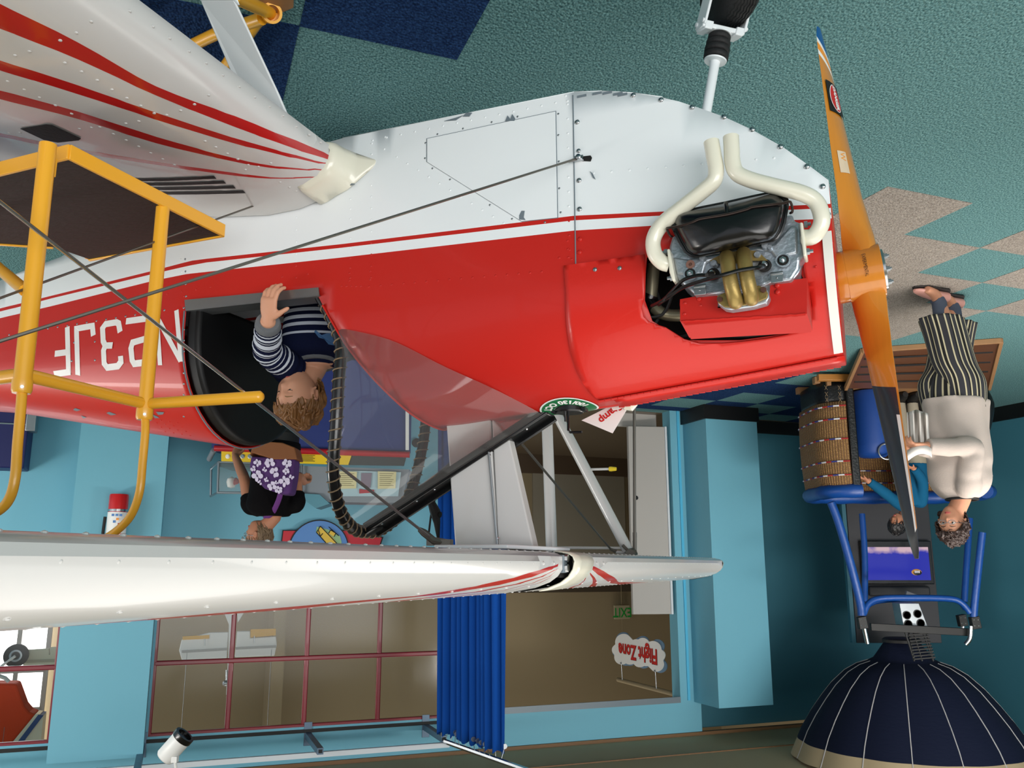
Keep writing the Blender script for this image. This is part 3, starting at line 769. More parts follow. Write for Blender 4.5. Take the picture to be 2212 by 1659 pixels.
# root cuff round the leading edge
mb = MB(); n = 12; R = []
for i, (sp, gr) in enumerate([(.286, 1.12), (.33, 1.10), (.365, 1.08), (.385, 1.0)]):
    row = []
    for c in (.11, .09, .07, .055, .035, .018, .006, 0, -.01, -.03, -.08, -.15):
        p = LW.pt(sp, c); q = loc_(p); k = .014*(gr - 1)*10
        nx = -1 if abs(c) < .05 else -.3; row.append(AL(q.x + nx*k*(1.6 if i < 1 else 1.0), q.y, q.z + (k*.8 if c > 0 else -k*.8)))
    R.append(row)
nb_ = [AL(1.205 + .0028*(j-6)**2, .281, .60 + (.060*(6-j)/6 if j < 7 else -.02*(j-6)/5)) for j in range(12)]
R = [nb_] + R
vs = [p for r in R for p in r]; m_ = 12
mb.add(vs, [(i*m_+j, i*m_+j+1, (i+1)*m_+j+1, (i+1)*m_+j) for i in range(len(R)-1) for j in range(m_-1)])
mb.build('wing_root_cuff', M['cream'], plane, ang=70, solid=.003)
# walkway strips, patch, hinge gap at the root
def wpatch(name, px, wg, m, off=.0015, parent=plane):
    q = []
    for x, y in px:
        h = wg.proj(x, y)
        if h: p = wg.pt(*h); q.append(p + ZX*off)
    if len(q) > 2: return MB().prism(q, ZX*.0012).build(name, m, parent, smooth=False)
for i in range(4):
    x1, y1 = 462 + i*21, 378 + i*10.5; row = []
    for k in range(13):
        t = k/12; x = lerp(x1, 230, t); y = lerp(y1, 384 + i*9, t) + 3*math.sin(PI*t)
        for dy in (0, lerp(6.5, 5, t)):
            h = LW.proj(x + (6 if dy and k == 0 else 0), y + dy)
            if h: row.append(LW.pt(*h) + ZX*.0018)
    MB().add(row, [(2*j, 2*j+1, 2*j+3, 2*j+2) for j in range(len(row)//2-1)]).build('walkway_strip', M['rubber'], plane, smooth=False, fixn=False)
wpatch('grip_pad', [(44, 276), (98, 267), (112, 268), (175, 297), (170, 301), (125, 306), (95, 300)], LW, M['rubber'])
mb = MB()
for q in [(280, 25), (330, 58), (366, 82), (408, 110), (445, 136), (481, 159), (517, 184), (550, 207), (582, 230), (611, 250), (640, 270), (668, 290), (694, 306),
          (197, 47), (165, 71), (130, 87), (64, 110), (33, 119), (140, 135), (176, 155), (210, 173), (242, 193), (274, 211), (304, 228), (333, 244), (360, 248), (390, 238), (420, 225), (450, 206),
          (17, 175), (53, 193), (86, 210), (120, 227), (155, 245), (172, 278), (198, 275), (216, 274), (245, 289), (273, 302), (300, 316), (326, 330), (352, 343), (377, 355), (272, 266), (300, 261), (443, 305), (466, 318), (491, 331), (514, 343), (536, 356), (20, 287), (44, 286), (585, 352), (558, 360), (530, 366), (605, 393), (625, 404), (640, 413)]:
    h = LW.proj(*q)
    if h: p = LW.pt(*h); mb.lathe(p, ZX, [(.0042, -.001), (.0036, .001), (.0018, .0017), (0, .002)], 7)
mb.build('rivet', M['wing'], plane, kind='stuff')
for q in [(445, 420), (640, 418)]: pass
g = [(370, 425), (520, 430), (548, 441), (600, 447), (745, 405), (752, 402)]
qq = [S_(x, y, .284) for x, y in g]
mb = MB(); mb.prism([AL(p.x, .284, p.z) for p in [S_(x, y, .284) for x, y in [(410, 432), (515, 433), (540, 444), (556, 452), (590, 447), (690, 430), (768, 398), (740, 396), (640, 418), (575, 432), (520, 420), (420, 425)]]], SX*.006)
mb.build('root_fairing_strip', M['chip'], plane, smooth=False, bevel=.001)
# upper wing
UW = Wing(.735, 1.692, .88, .015, .0, .80, 0.0)
us = [[(max(.12, s - .22), c) for s, c in p] for p in stripes]
mb = MB(); wing_mesh(UW, .080, 2.35, us, mb)
mb.build('upper_wing', [M['wing'], M['stripe']], plane, ang=35)
uf = [[(-max(.10, s - .22), c) for s, c in p] for p in stripes]
tipw = -2.36
mb = MB(); wing_mesh(UW, -.035, tipw, uf, mb)
mb.build('upper_wing', [M['wing'], M['stripe']], plane, ang=35)
wing_cap(UW, 2.35)
# rounded far tip bow
mb = MB(); pr = []
for i in range(9):
    t = i/8*PI/2; pr.append((tipw - .10*math.sin(t), math.cos(t)))
rows = []
for sp, k in pr:
    rows.append([AL(UW.a0 + UW.ch*(.5 + (abs(c)-.5)*(.86+.14*k)), sp, UW.z0 + (foil_top(c) if c >= 0 else foil_bot(-c))*UW.ch*UW.t*max(k, .02) + .012*(1-k)) for c in (1, .75, .5, .3, .18, .09, .045, .02, .006, 0, -.006, -.02, -.05, -.1, -.3, -.6, -1)])
m_ = 17; vs = [p for r in rows for p in r]
mb.add(vs, [(i*m_+j, i*m_+j+1, (i+1)*m_+j+1, (i+1)*m_+j) for i in range(len(rows)-1) for j in range(m_-1)])
mb.build('wing_tip', M['cream'], plane, ang=60)
# rivets along the upper leading edge
mb = MB()
for i in range(62):
    sp = 1.70 - i*.0705
    if sp < -2.3: break
    if -.12 < sp < .13: continue
    p = loc_(UW.pt(sp, .0055)); mb.lathe(AL(p.x, p.y, UW.z0 + .004), (-AX + ZX*.1), [(.0048, -.004), (.0042, .0025), (.0018, .004), (0, .0043)], 8)
for i in range(30):
    sp = 1.7 - i*.14
    for c in (.075,):
        p = UW.pt(sp, c); mb.lathe(p, ZX, [(.004, -.001), (.0034, .001), (0, .002)], 7)
for i in range(80):
    sp = 1.6 - i*.05
    p = UW.pt(sp, .20); mb.lathe(p, ZX, [(.004, -.001), (.0034, .0012), (0, .0024)], 7)
    p = UW.pt(sp, -.045); mb.lathe(p, -ZX, [(.004, -.001), (.0034, .0014), (0, .0026)], 7)
mb.build('rivet', M['wing'], plane, kind='stuff')
# centre cap over the joint, open on the near side and showing two bolts
mb = MB()
rows = []
for sp, k in ((.055, 1.09), (.0, 1.09), (-.05, 1.08), (-.11, 1.07), (-.150, 1.04), (-.160, 1.0)):
    rows.append([AL(UW.a0 + UW.ch*(.12 + (abs(c)-.12)*k) - (.012 if sp > -.12 else 0), sp - (.04*(abs(c))/.3 if sp > .02 else 0), UW.z0 + .01 + ((foil_top(c) if c >= 0 else foil_bot(-c))*UW.ch*UW.t - .01)*k) for c in (.11, .10, .085, .045, .02, .006, 0, -.006, -.02, -.035, -.05, -.07)])
m_ = 12; vs = [p for r in rows for p in r]
mb.add(vs, [(i*m_+j, i*m_+j+1, (i+1)*m_+j+1, (i+1)*m_+j) for i in range(len(rows)-1) for j in range(m_-1)])
cap = mb.build('centre_cap', M['cream'], plane, ang=70, solid=.004)
cap['label'] = 'cream fairing over the joint of the upper wing'
mb = MB(); mb.abox(.75, .90, -.03, .075, 1.67, 1.732); mb.build('spar_joint', M['dark'], cap, smooth=False)
mb = MB(); mb.abox(.738, .775, .050, .078, 1.675, 1.72); mb.build('joint_plate', M['chip'], cap, smooth=False, bevel=.002)
for z in (1.684, 1.708): MB().lathe(AL(.738, .064, z), -AX, [(.010, 0), (.010, .008)], 6).build('bolt', M['chrome'], cap)
# grey underside fairing leading to the cap
mb = MB(); q = [UW.pt(.20, -.12), UW.pt(.05, -.04), UW.pt(-.12, -.06), UW.pt(-.10, -.30), UW.pt(.22, -.34)]
mb.prism([p - ZX*.004 for p in q], -ZX*.010); mb.build('underside_fairing', M['white'], plane, bevel=.003)
# ------------------------------------------------------------------ struts, pylon, wires
def sl(x, y, s): p = S_(x, y, s); return AL(p.x, p.y, p.z)
mb = MB(); mb.prism([sl(x, y, .022) for x, y in [(963, 905), (1058, 905), (1075, 1180), (983, 1184)]], -SX*.044)
py_ = mb.build('pylon', M['wing'], plane, smooth=False, bevel=.004)
mb = MB(); mb.prism([sl(x, y, .020) for x, y in [(1062, 905), (1098, 942), (1156, 1196), (1076, 1181)]], -SX*.040)
mb.build('pylon_nose', M['wing'], plane, smooth=False, bevel=.004)
mb = MB(); mb.tube([sl(1055, 968, .026), sl(1074, 1175, .026)], .0035, 8); mb.build('pylon_joint_strip', M['steel'], py_)
for x, y in ((1057, 984), (1075, 1163)): MB().lathe(sl(x, y, .026), SX, [(.005, 0), (.003, .003), (0, .003)], 8).build('rivet', M['chrome'], py_)
ST = []
mb = MB(); mb.tube([AL(1.365, -1.5, .70), sl(1181, 895, -1.5), sl(1192, 1198, -1.5)], .021, 14, flat=1.25, flatdir=AX); mb.build('interplane_strut', M['wing'], plane)
mb = MB(); mb.tube([AL(1.36, -1.5, .98), sl(1200, 890, -1.5), sl(1357, 1190, -1.5)], .024, 14); mb.build('interplane_strut', M['wing'], plane)
mb = MB(); mb.tube([sl(1195, 1183, -1.5), sl(1350, 1184, -1.5)], .006, 8); mb.tube([sl(1330, 1192, -1.5), sl(1366, 1196, -1.5)], .007, 8); mb.build('strut_crossbar', M['wing'], plane)
mb = MB(); mb.lathe(sl(1364, 1198, -1.47), SX, [(.022, -.02), (.028, 0), (.022, .02)], 14); mb.tube([sl(1345, 1178, -1.47), sl(1372, 1205, -1.47)], .007, 8); mb.build('strut_fitting', M['wire'], plane)
for a0 in (1.36,):
    for sg in (1,):
        MB().tube([AL(1.36, 1.8, .68), AL(1.36, 1.8, 1.66)], .021, 12).build('interplane_strut', M['wing'], plane)
        MB().tube([AL(1.36, 1.8, .9), AL(1.0, 1.8, 1.67)], .024, 12).build('interplane_strut', M['wing'], plane)
mb = MB(); mb.tube([sl(1277, 1014, -1.5), sl(1318, 1013, -1.5)], .0055, 8); pit = mb.build('pitot_tube', M['wing'], plane)
mb = MB(); mb.tube([sl(1316, 1013, -1.5), sl(1320, 1013, -1.5), sl(1331, 1013, -1.5)], [.010, .011, .008], 10); mb.build('pitot_cap', mat('yellow_cap', (224, 196, 44), .4), pit)
mb = MB(); mb.tube([sl(1118, 948, -.3), sl(1318, 1185, -1.5)], .0042, 6); mb.tube([sl(1318, 1185, -1.5), sl(1332, 1192, -1.5)], .008, 8); mb.build('bracing_wire', M['wire'], plane)
mb = MB(); mb.tube([AL(.9, -1.5, .7), sl(1370, 880, -1.5), sl(1371, 1190, -1.5)], .007, 8); mb.tube([sl(1371, 1150, -1.5), sl(1371, 1205, -1.5)], .009, 8); mb.build('bracing_wire', M['wire'], plane)
def solve_wire(p0, x, y, s_end, z_end):
    best = None
    for i in range(400):
        s = .5 + i*.0035; p = S_(x, y, s); k = (s_end - p0.y)/(p.y - p0.y)
        z = p0.z + (p.z - p0.z)*k
        if best is None or abs(z - z_end) < best[0]: best = (abs(z - z_end), V((p0.x + (p.x-p0.x)*k, s_end, z)))
    return best[1]
p0 = S_(1245, 343, .292); e = solve_wire(p0, 0, 737, 1.8, 1.67)
MB().tube([AL(*p0), AL(*e)], .0028, 6).build('bracing_wire', M['wire'], plane)
p0 = S_(558, 441, .33); e = solve_wire(p0, 0, 644, 1.8, 1.67)
MB().tube([AL(*p0), AL(*e)], .0026, 6).build('bracing_wire', M['wire'], plane)
p0 = S_(932, 1163, .12); e = solve_wire(p0, 0, 436, 1.8, .68)
MB().tube([AL(*p0), AL(*e)], .0062, 8, flat=.5, flatdir=ZX).build('bracing_wire', M['chrome'], plane)['label'] = 'thick flat landing wire crossing the cockpit'
mb = MB(); mb.tube([sl(905, 1143, .13), sl(915, 1150, .125), sl(937, 1168, .12), sl(975, 1176, .10)], [.006, .010, .010, .012], 8)
mb.box(sl(950, 1172, .11), AX*.035, SX*.010, ZX*.008); mb.build('wire_fitting', M['wire'], plane)
# rigging hook and turnbuckle hanging beside the windshield
mb = MB(); mb.tube([sl(938, 1042, -.15), sl(938, 1068, -.15), sl(932, 1085, -.15), sl(940, 1105, -.15), sl(944, 1130, -.15), sl(947, 1165, -.15)], [.004, .005, .012, .016, .010, .004], 8)
mb.tube([sl(936, 1085, -.15), sl(930, 1120, -.15), sl(925, 1162, -.15)], .003, 6); mb.tube([sl(940, 1110, -.15), sl(952, 1112, -.15)], .009, 8)
mb.build('turnbuckle', M['blackm'], plane)
# nose bracket with its little slot
mb = MB(); mb.box(sl(1251, 342, .288), AX*.011, SX*.004, ZX*.006); mb.lathe(sl(1252, 342, .29), SX, [(.007, 0), (.007, .012), (.004, .014), (0, .014)], 10)
mb.tube([sl(1228, 350, .294), sl(1244, 344, .294)], [.003, .0055], 8); mb.build('wire_bracket', M['chrome'], plane, ang=50)
mb = MB(); mb.prism([sl(x, y, .2806) for x, y in [(1258, 338), (1276, 336), (1279, 341), (1276, 349), (1258, 348)]], SX*.0008); mb.build('bracket_slot', M['dark'], plane, smooth=False)
screw(1250, 326, .006, M['chrome'])

# ------------------------------------------------------------------ hoop, windshield, its spine
hoop = [AL(1.39, .262, .955), AL(1.345, .260, 1.03), AL(1.315, .252, 1.11), AL(1.318, .25, 1.22), AL(1.325, .243, 1.33), AL(1.345, .218, 1.46), AL(1.36, .155, 1.555), AL(1.37, .07, 1.600), AL(1.372, 0, 1.606)]
def mir(p): q = loc_(p); return AL(q.x, -q.y, q.z)
hp = hoop + [mir(p) for p in hoop[:-1]][::-1]
mb = MB(); mb.tube(hp, .0165, 14, smooth=6); hoopo = mb.build('windshield_hoop', M['black'], plane, label='black padded hoop round the rear of the windshield')
sp = smoothline(hp, 40)
# cord wound round the hoop
mb = MB(); L = 0; acc = [0]
for i in range(1, len(sp)): acc.append(acc[-1] + (sp[i] - sp[i-1]).length)
tot = acc[-1]; turns = int(tot/.0285); pts = []; N = turns*10; j = 0; nv = None
for k in range(N+1):
    d = tot*(.02 + .96*k/N)
    while j < len(acc)-2 and acc[j+1] < d: j += 1
    f = (d - acc[j]) / max(1e-9, acc[j+1]-acc[j]); p = sp[j].lerp(sp[j+1], f); t = (sp[j+1]-sp[j]).normalized()
    nv = (AX - t*t.dot(AX)).normalized() if nv is None else (nv - t*t.dot(nv)).normalized()
    b = t.cross(nv); an = 2*PI*turns*k/N
    pts.append(p + (nv*math.cos(an) + b*math.sin(an))*.0182)
mb.tube(pts, .0021, 5); mb.build('lacing_cord', M['cord'], hoopo)
mb = MB(); mb.lathe(AL(1.385, .278, .962), SX, [(.004, 0), (.003, .004), (0, .004)], 8); mb.build('stud', M['chrome'], hoopo)
apex = AL(.812, .0, 1.305)
basepts = [AL(*q) for q in [(1.31, .272, 1.068), (1.281, .277, 1.076), (1.142, .266, 1.120), (1.009, .228, 1.193), (.891, .164, 1.252), (.818, .052, 1.296)]]
bs = smoothline([hoop[1]] + basepts + [apex], 6); hs = smoothline(hoop[1:], 6)
def resamp(pl, n):
    ac = [0]
    for i in range(1, len(pl)): ac.append(ac[-1] + (pl[i]-pl[i-1]).length)
    r = []; j = 0
    for k in range(n+1):
        d = ac[-1]*k/n
        while j < len(ac)-2 and ac[j+1] < d: j += 1
        r.append(pl[j].lerp(pl[j+1], min(1, (d-ac[j])/max(1e-9, ac[j+1]-ac[j]))))
    return r
n = 24; A1 = resamp(bs, n); B1 = resamp(hs, n); m_ = 10
for sg in (1, -1):
    mb = MB(); vs = []
    for i in range(n+1):
        for j in range(m_+1):
            t = j/m_; p = A1[i].lerp(B1[i], t) + (SX*.3 + ZX*.2).normalized()*(.035*math.sin(PI*t)*math.sin(PI*min(1, i/n)))
            vs.append(p if sg == 1 else mir(p))
    mb.add(vs, [(i*(m_+1)+j, i*(m_+1)+j+1, (i+1)*(m_+1)+j+1, (i+1)*(m_+1)+j) for i in range(n) for j in range(m_)])
    mb.build('windshield', M['glass'], plane, ang=80, label='curved clear acrylic windshield panel')
# black channel spine from the nose of the windshield up to the hoop
mb = MB()
e0 = AL(.800, 0, 1.290); e1 = AL(1.36, 0, 1.600); d = (e1 - e0).normalized(); nn_ = (ZX - d*d.z).normalized()
q = [e0 - SX*.030 + nn_*.004, e0 + SX*.030 + nn_*.004]
mb.box((e0 + e1)/2 + nn_*.006, (e1-e0)/2, SX*.030, nn_*.006)
mb.box((e0 + e1)/2 - SX*.026 + nn_*.012, (e1-e0)/2, SX*.004, nn_*.014)
mb.box((e0 + e1)/2 + SX*.026 - nn_*.006, (e1-e0)/2, SX*.004, nn_*.012)
spn = mb.build('windshield_spine', M['black'], plane, bevel=.004)
for i in range(9):
    p = e0.lerp(e1, .12 + .1*i) + nn_*.012 + SX*.016; MB().lathe(p, nn_, [(.004, 0), (.003, .002), (0, .0025)], 8).build('rivet', M['chrome'], spn)
mb = MB(); mb.lathe(e1 - d*.01 + nn_*.004, nn_, [(.031, -.002), (.031, .010), (.026, .013), (0, .013)], 20); mb.build('spine_end', M['black'], spn, ang=50)
# coaming trim along the rear edge of the front deck
mb = MB(); cl_ = [sidef(.001)(a, v) for a, v in [(1.36, 1.0), (1.292, 1.088), (1.234, 1.160), (1.184, 1.235), (1.156, 1.295), (1.138, 1.368)]]
cl_ = smoothline(cl_ + [mir(p) for p in cl_[:-1]][::-1], 4); mb.tube(cl_, .003, 6); mb.build('coaming_edge', M['red'], plane)
# instrument panel face under the deck
mb = MB(); mb.prism(secpoly(1.10, -.012, .97), AX*.01); mb.build('instrument_panel', M['blackm'], plane, smooth=False)
# fuel filler: red neck, black cap with a bent gauge wire, round sticker
fc = sl(1230, 875, 0.02); fc0 = fc - ZX*.02
mb = MB(); mb.lathe(fc0, ZX, [(.034, -.005), (.034, .022)], 28); fk = mb.build('filler_neck', M['red'], plane)
mb = MB(); pr = []
for k in range(32):
    pass
mb.lathe(fc0 + ZX*.022, ZX, [(.038, 0), (.040, .002), (.040, .016), (.036, .020), (0, .020)], 28)
mb.box(fc0 + AX*.041 + ZX*.030, AX*.007, SX*.014, ZX*.010); mb.box(fc0 - AX*.041 + ZX*.030, AX*.007, SX*.014, ZX*.010)
fcap = mb.build('fuel_cap', M['black'], plane, ang=40)
mb = MB(); q = fc0 + ZX*.042; mb.tube([q + AX*.004, q + AX*.004 + ZX*.046, q + AX*-.001 + ZX*.052, q - AX*.034 + ZX*.053], .0035, 8); mb.tube([q + AX*.012, q + AX*.012 + ZX*.022], .003, 6); mb.build('gauge_wire', M['black'], fcap)
# sticker: the ring lies on the curved deck in front of the cap towards the viewer
def deck(a, s, off=.0):
    hw = hwf(a); zt = ztf(a); k = max(0, 1 - (s/hw)**2); return AL(a, s, ZS + (zt - ZS)*math.sqrt(k) + off)
ca = loc_(fc).x; cs = .022
def ringpt(r, an, off): return deck(ca + r*math.cos(an)*1.02, cs + r*math.sin(an), off)
mb = MB()
def annulus(mb, r0, r1, a0, a1, off, mi=0, n=40):
    vs = []; 
    for i in range(n+1):
        an = lerp(a0, a1, i/n); vs += [ringpt(r0, an, off), ringpt(r1, an, off)]
    mb.add(vs, [(2*i, 2*i+1, 2*i+3, 2*i+2) for i in range(n)], mi)
annulus(mb, .03, .078, 0, 2*PI, .0016, 0); annulus(mb, .040, .073, 0, 2*PI, .0022, 1)
stk = mb.build('octane_sticker', [M['plainwhite'], M['green']], plane, fixn=False, smooth=False, label='round green and white fuel grade sticker round the filler')
def arcfn(r, a_mid, off):
    def f(x, y): an = a_mid - x/(r); return ringpt(r - y, an, off)
    return f
vs, fs = textmesh('100/130 OCT', .026, 1.0, .0012)
mb = MB(); mb.add([ringpt(.057 - y, PI/2 - x/.057*1.0, .0030) for x, y in vs], fs); mb.build('lettering', M['plainwhite'], stk, smooth=False, fixn=False)
# torn foam grip on the far hinge
mb = MB(); mb.tube([sl(1322, 878, -.06), sl(1335, 874, -.06), sl(1352, 868, -.06)], [.012, .014, .010], 10); mb.build('foam_sleeve', mat('grey_foam', (196, 180, 176), .9, bump=.5, scale=60), plane)
mb = MB(); mb.tube([sl(1350, 872, -.12), sl(1362, 872, -.12), sl(1370, 866, -.12)], [.018, .022, .016], 12); mb.build('hand_grip', M['cream'], plane)

# ------------------------------------------------------------------ engine
def E(u, v): return (1360 + u/4.148, 270 + v/4.148)
eng = MB()
head_pts = [(355, 1090), (380, 1000), (600, 900), (1460, 800), (1475, 860), (1530, 872), (1560, 1170), (1525, 1200), (1515, 1290), (1450, 1390), (1270, 1410), (1200, 1440), (880, 1500), (590, 1525), (500, 1440), (440, 1390), (410, 1330), (360, 1300)]
hpq = [sl(*E(*p), .318) for p in head_pts]
eng.prism(hpq, -SX*.11)
engine = eng.build('engine', M['alu'], plane, bevel=.009, bseg=3, ang=50, label='cast aluminium cylinder head standing out of the cowl')
mb = MB(); mb.prism([sl(*E(*p), .326) for p in [(385, 1180), (520, 1200), (640, 1180), (1050, 1110), (1300, 1060), (1440, 900), (1500, 900), (1505, 1150), (1300, 1190), (1260, 1130), (1130, 1130), (690, 1230), (660, 1340), (420, 1340)]], -SX*.02)
mb.build('head_step', M['alu'], engine, bevel=.005, bseg=2)
for i in range(7):
    y0 = 1480 - i*12
    mb = MB(); mb.prism([sl(*E(u, v), .322) for u, v in [(585, 1520 - i*13), (1190, 1425 - i*13), (1190, 1430 - i*13), (585, 1526 - i*13)]], -SX*.05)
    mb.build('cooling_fin', M['alu'], engine, smooth=False)
for i in range(5):
    mb = MB(); mb.tube([sl(*E(1500 + 8*0, 1230), .30 - i*.012), sl(*E(1525, 1290), .31 - i*.012), sl(*E(1450, 1385), .31 - i*.012), sl(*E(1330, 1400), .30 - i*.012)], .0022, 5, smooth=4); mb.build('cooling_fin', M['alu'], engine)
# lifting brackets on the lower edge
for (u, v) in ((632, 1485), (1322, 1373)):
    mb = MB(); p = sl(*E(u, v), .334); mb.box(p, AX*.013, SX*.003, ZX*.010); mb.tube([p - AX*.013 - ZX*.010, p + AX*.013 - ZX*.010], .005, 8)
    mb.lathe(p + SX*.003, SX, [(.003, 0), (0, .002)], 8); mb.build('clip_bracket', M['steel'], engine, bevel=.001)
for (u, v, r) in ((665, 1205, .008), (1218, 1100, .008), (1262, 1115, .006), (765, 1255, .008), (1150, 1180, .008)):
    mb = MB(); mb.lathe(sl(*E(u, v), .322), SX, [(r, 0), (r, .014), (r*.8, .017), (0, .017)], 12); mb.build('boss', M['alu'], engine)
for (u, v) in ((1375, 1215), (545, 1335)):
    mb = MB(); mb.lathe(sl(*E(u, v), .326), SX, [(.0155, 0), (.0155, .004), (.0125, .004), (.012, -.0005), (0, -.0005)], 20); o = mb.build('stud_well', M['alu'], engine, ang=50)
    mb = MB(); mb.lathe(sl(*E(u, v), .327), SX, [(.0115, 0), (.0115, .002), (0, .002)], 18); mb.build('well_shadow', M['dark'], engine)
    mb = MB(); mb.lathe(sl(*E(u, v), .327), SX, [(.008, 0), (.008, .006), (.004, .006), (.0035, .013), (0, .014)], 6); mb.build('nut', M['chrome'], engine, ang=50)
for (u, v) in ((750, 1340), (1212, 1262)):
    mb = MB(); mb.lathe(sl(*E(u, v), .328), SX, [(.0145, 0), (.0145, .003), (.010, .004), (.009, .001), (0, .001)], 20); mb.build('spark_plug_seal', M['dark'], engine, ang=50)
    mb = MB(); mb.lathe(sl(*E(u, v), .329), SX, [(.0065, 0), (.0065, .010), (.0045, .012), (.0045, .022), (.003, .024), (0, .024)], 12); mb.build('spark_plug', M['chrome'], engine)
mb = MB(); mb.lathe(sl(*E(545, 1250), .330), SX, [(.010, 0), (.010, .002), (.004, .002), (.004, 0)], 16); mb.build('copper_washer', mat('copper', (150, 110, 96), .5, .5), engine)
# valve cover: pressed lip, domed body, centre crease, retaining bail
fl_ = [(365, 850), (385, 800), (440, 772), (650, 725), (860, 683), (1090, 630), (1290, 588), (1360, 602), (1425, 662), (1428, 730), (1415, 800), (1400, 880), (1370, 960), (1335, 1015), (1290, 1045), (1160, 1075), (1040, 1105), (820, 1150), (600, 1190), (540, 1180), (490, 1145), (440, 1060), (400, 980), (372, 920)]
cx = sum(p[0] for p in fl_)/len(fl_); cy = sum(p[1] for p in fl_)/len(fl_)
def vring(k, s, dx=0, dy=0): return [sl(*E(cx + (p[0]-cx)*k + dx, cy + (p[1]-cy)*k + dy), s) for p in fl_]
mb = MB(); rs_ = [vring(1.0, .335), vring(1.0, .348), vring(.955, .350), vring(.93, .349), vring(.91, .362), vring(.88, .376), vring(.80, .389), vring(.66, .399), vring(.5, .405), vring(.3, .409), vring(.1, .411)]
m_ = len(fl_); vs = [p for r in rs_ for p in r]
mb.add(vs, [(i*m_+j, i*m_+(j+1) % m_, (i+1)*m_+(j+1) % m_, (i+1)*m_+j) for i in range(len(rs_)-1) for j in range(m_)] + [tuple((len(rs_)-1)*m_+j for j in range(m_)), tuple(range(m_))[::-1]])
vc = mb.build('valve_cover', M['black'], engine, ang=60, label='glossy black pressed valve cover', bevel=.0015)
mb = MB(); mb.tube([sl(*E(862, 700), .388), sl(*E(868, 760), .400), sl(*E(870, 860), .402), sl(*E(890, 960), .400), sl(*E(905, 1020), .385)], .0050, 8, smooth=4); mb.build('cover_crease', M['black'], engine)
mb = MB(); mb.tube([sl(*E(790, 1080), .36), sl(*E(840, 1045), .366), sl(*E(960, 1025), .368), sl(*E(1050, 1050), .362)], .0045, 8, smooth=4); mb.build('cover_lip_bead', M['black'], engine)
mb = MB(); mb.tube([sl(*E(u, v), s) for u, v, s in [(380, 1000, .345), (362, 990, .352), (335, 935, .360), (345, 922, .372), (430, 910, .385), (560, 872, .400), (620, 845, .405), (700, 830, .406), (880, 800, .408), (1050, 755, .407), (1100, 735, .407), (1250, 715, .402), (1380, 700, .385), (1440, 688, .372), (1460, 770, .360), (1440, 790, .350)]], .0028, 8, smooth=3)
mb.build('retaining_wire', mat('dark_wire', (52, 40, 36), .35, .6), engine)
# exhaust stacks and their flanges
EX = [([(1560, 1010, .33), (1640, 1000, .335), (1700, 930, .34), (1722, 830, .345), (1670, 690, .35), (1540, 610, .36), (1280, 545, .37), (1080, 490, .375), (960, 430, .378), (922, 330, .38), (915, 220, .38), (908, 105, .38)], 'cream-white exhaust stack on the propeller side'),
      ([(350, 1250, .33), (290, 1230, .335), (225, 1150, .34), (215, 1020, .345), (300, 880, .35), (470, 740, .36), (660, 590, .37), (755, 500, .375), (775, 400, .378), (755, 280, .38), (733, 150, .38)], 'cream-white exhaust stack on the cockpit side')]
for pts, lab in EX:
    mb = MB(); q = smoothline([sl(*E(u, v), s) for u, v, s in pts], 5); mb.tube(q, .0175, 18)
    e = mb.build('exhaust_stack', M['cream'], engine, ang=50, label=lab)
mb = MB(); mb.prism([sl(*E(u, v), .352) for u, v in [(1520, 870), (1552, 868), (1588, 1165), (1556, 1172)]], -SX*.05); mb.build('exhaust_flange', M['cream'], engine, bevel=.003)
mb = MB(); mb.prism([sl(*E(u, v), .352) for u, v in [(333, 1110), (358, 1105), (410, 1390), (385, 1400), (355, 1320)]], -SX*.05); mb.build('exhaust_flange', M['cream'], engine, bevel=.003)
for (u, v, d) in ((1590, 890, 1), (1610, 1132, 1), (315, 1140, -1), (370, 1370, -1)):
    p = sl(*E(u, v), .335); mb = MB(); mb.lathe(p - AX*d*-.006, -AX*d, [(.0075, 0), (.0075, .007), (.004, .007), (.004, .014), (0, .014)], 6); mb.build('flange_nut', M['steel'], engine, ang=50)
# brass intake pipes and flange
for pts in ([(870, 1180, .345), (880, 1230, .37), (890, 1320, .378), (915, 1450, .378), (945, 1560, .365), (950, 1590, .35)], [(1020, 1150, .345), (1030, 1210, .37), (1040, 1290, .378), (1065, 1420, .378), (1090, 1530, .365), (1092, 1560, .35)]):
    mb = MB(); mb.tube([sl(*E(u, v), s) for u, v, s in pts], .0160, 16, smooth=5); mb.build('intake_pipe', M['brass'], engine, ang=60)
mb = MB(); mb.prism([sl(*E(u, v), .350) for u, v in [(785, 1530), (850, 1500), (1000, 1530), (1150, 1435), (1215, 1460), (1240, 1510), (1230, 1550), (1110, 1600), (900, 1632), (850, 1630), (790, 1590)]], -SX*.006); mb.build('intake_flange', M['brass'], engine, bevel=.0015, smooth=False)
mb = MB(); mb.prism([sl(*E(u, v), .343) for u, v in [(790, 1540), (1235, 1470), (1255, 1540), (1230, 1590), (1110, 1625), (910, 1655), (850, 1645), (790, 1600)]], -SX*.03); mb.build('intake_gasket', M['alu'], engine, bevel=.003)
for u, v in ((810, 1565), (1200, 1480)): MB().lathe(sl(*E(u, v), .350), SX, [(.0065, 0), (.0065, .006), (0, .006)], 6).build('bolt', mat('rusty_bolt', (92, 58, 46), .6, .3), engine)
mb = MB(); mb.prism([sl(*E(u, v), .330) for u, v in [(720, 1220), (850, 1150), (1040, 1125), (1150, 1135), (1240, 1220), (1100, 1220), (860, 1260)]], SX*.004); mb.build('intake_flange', M['brass'], engine, smooth=False)
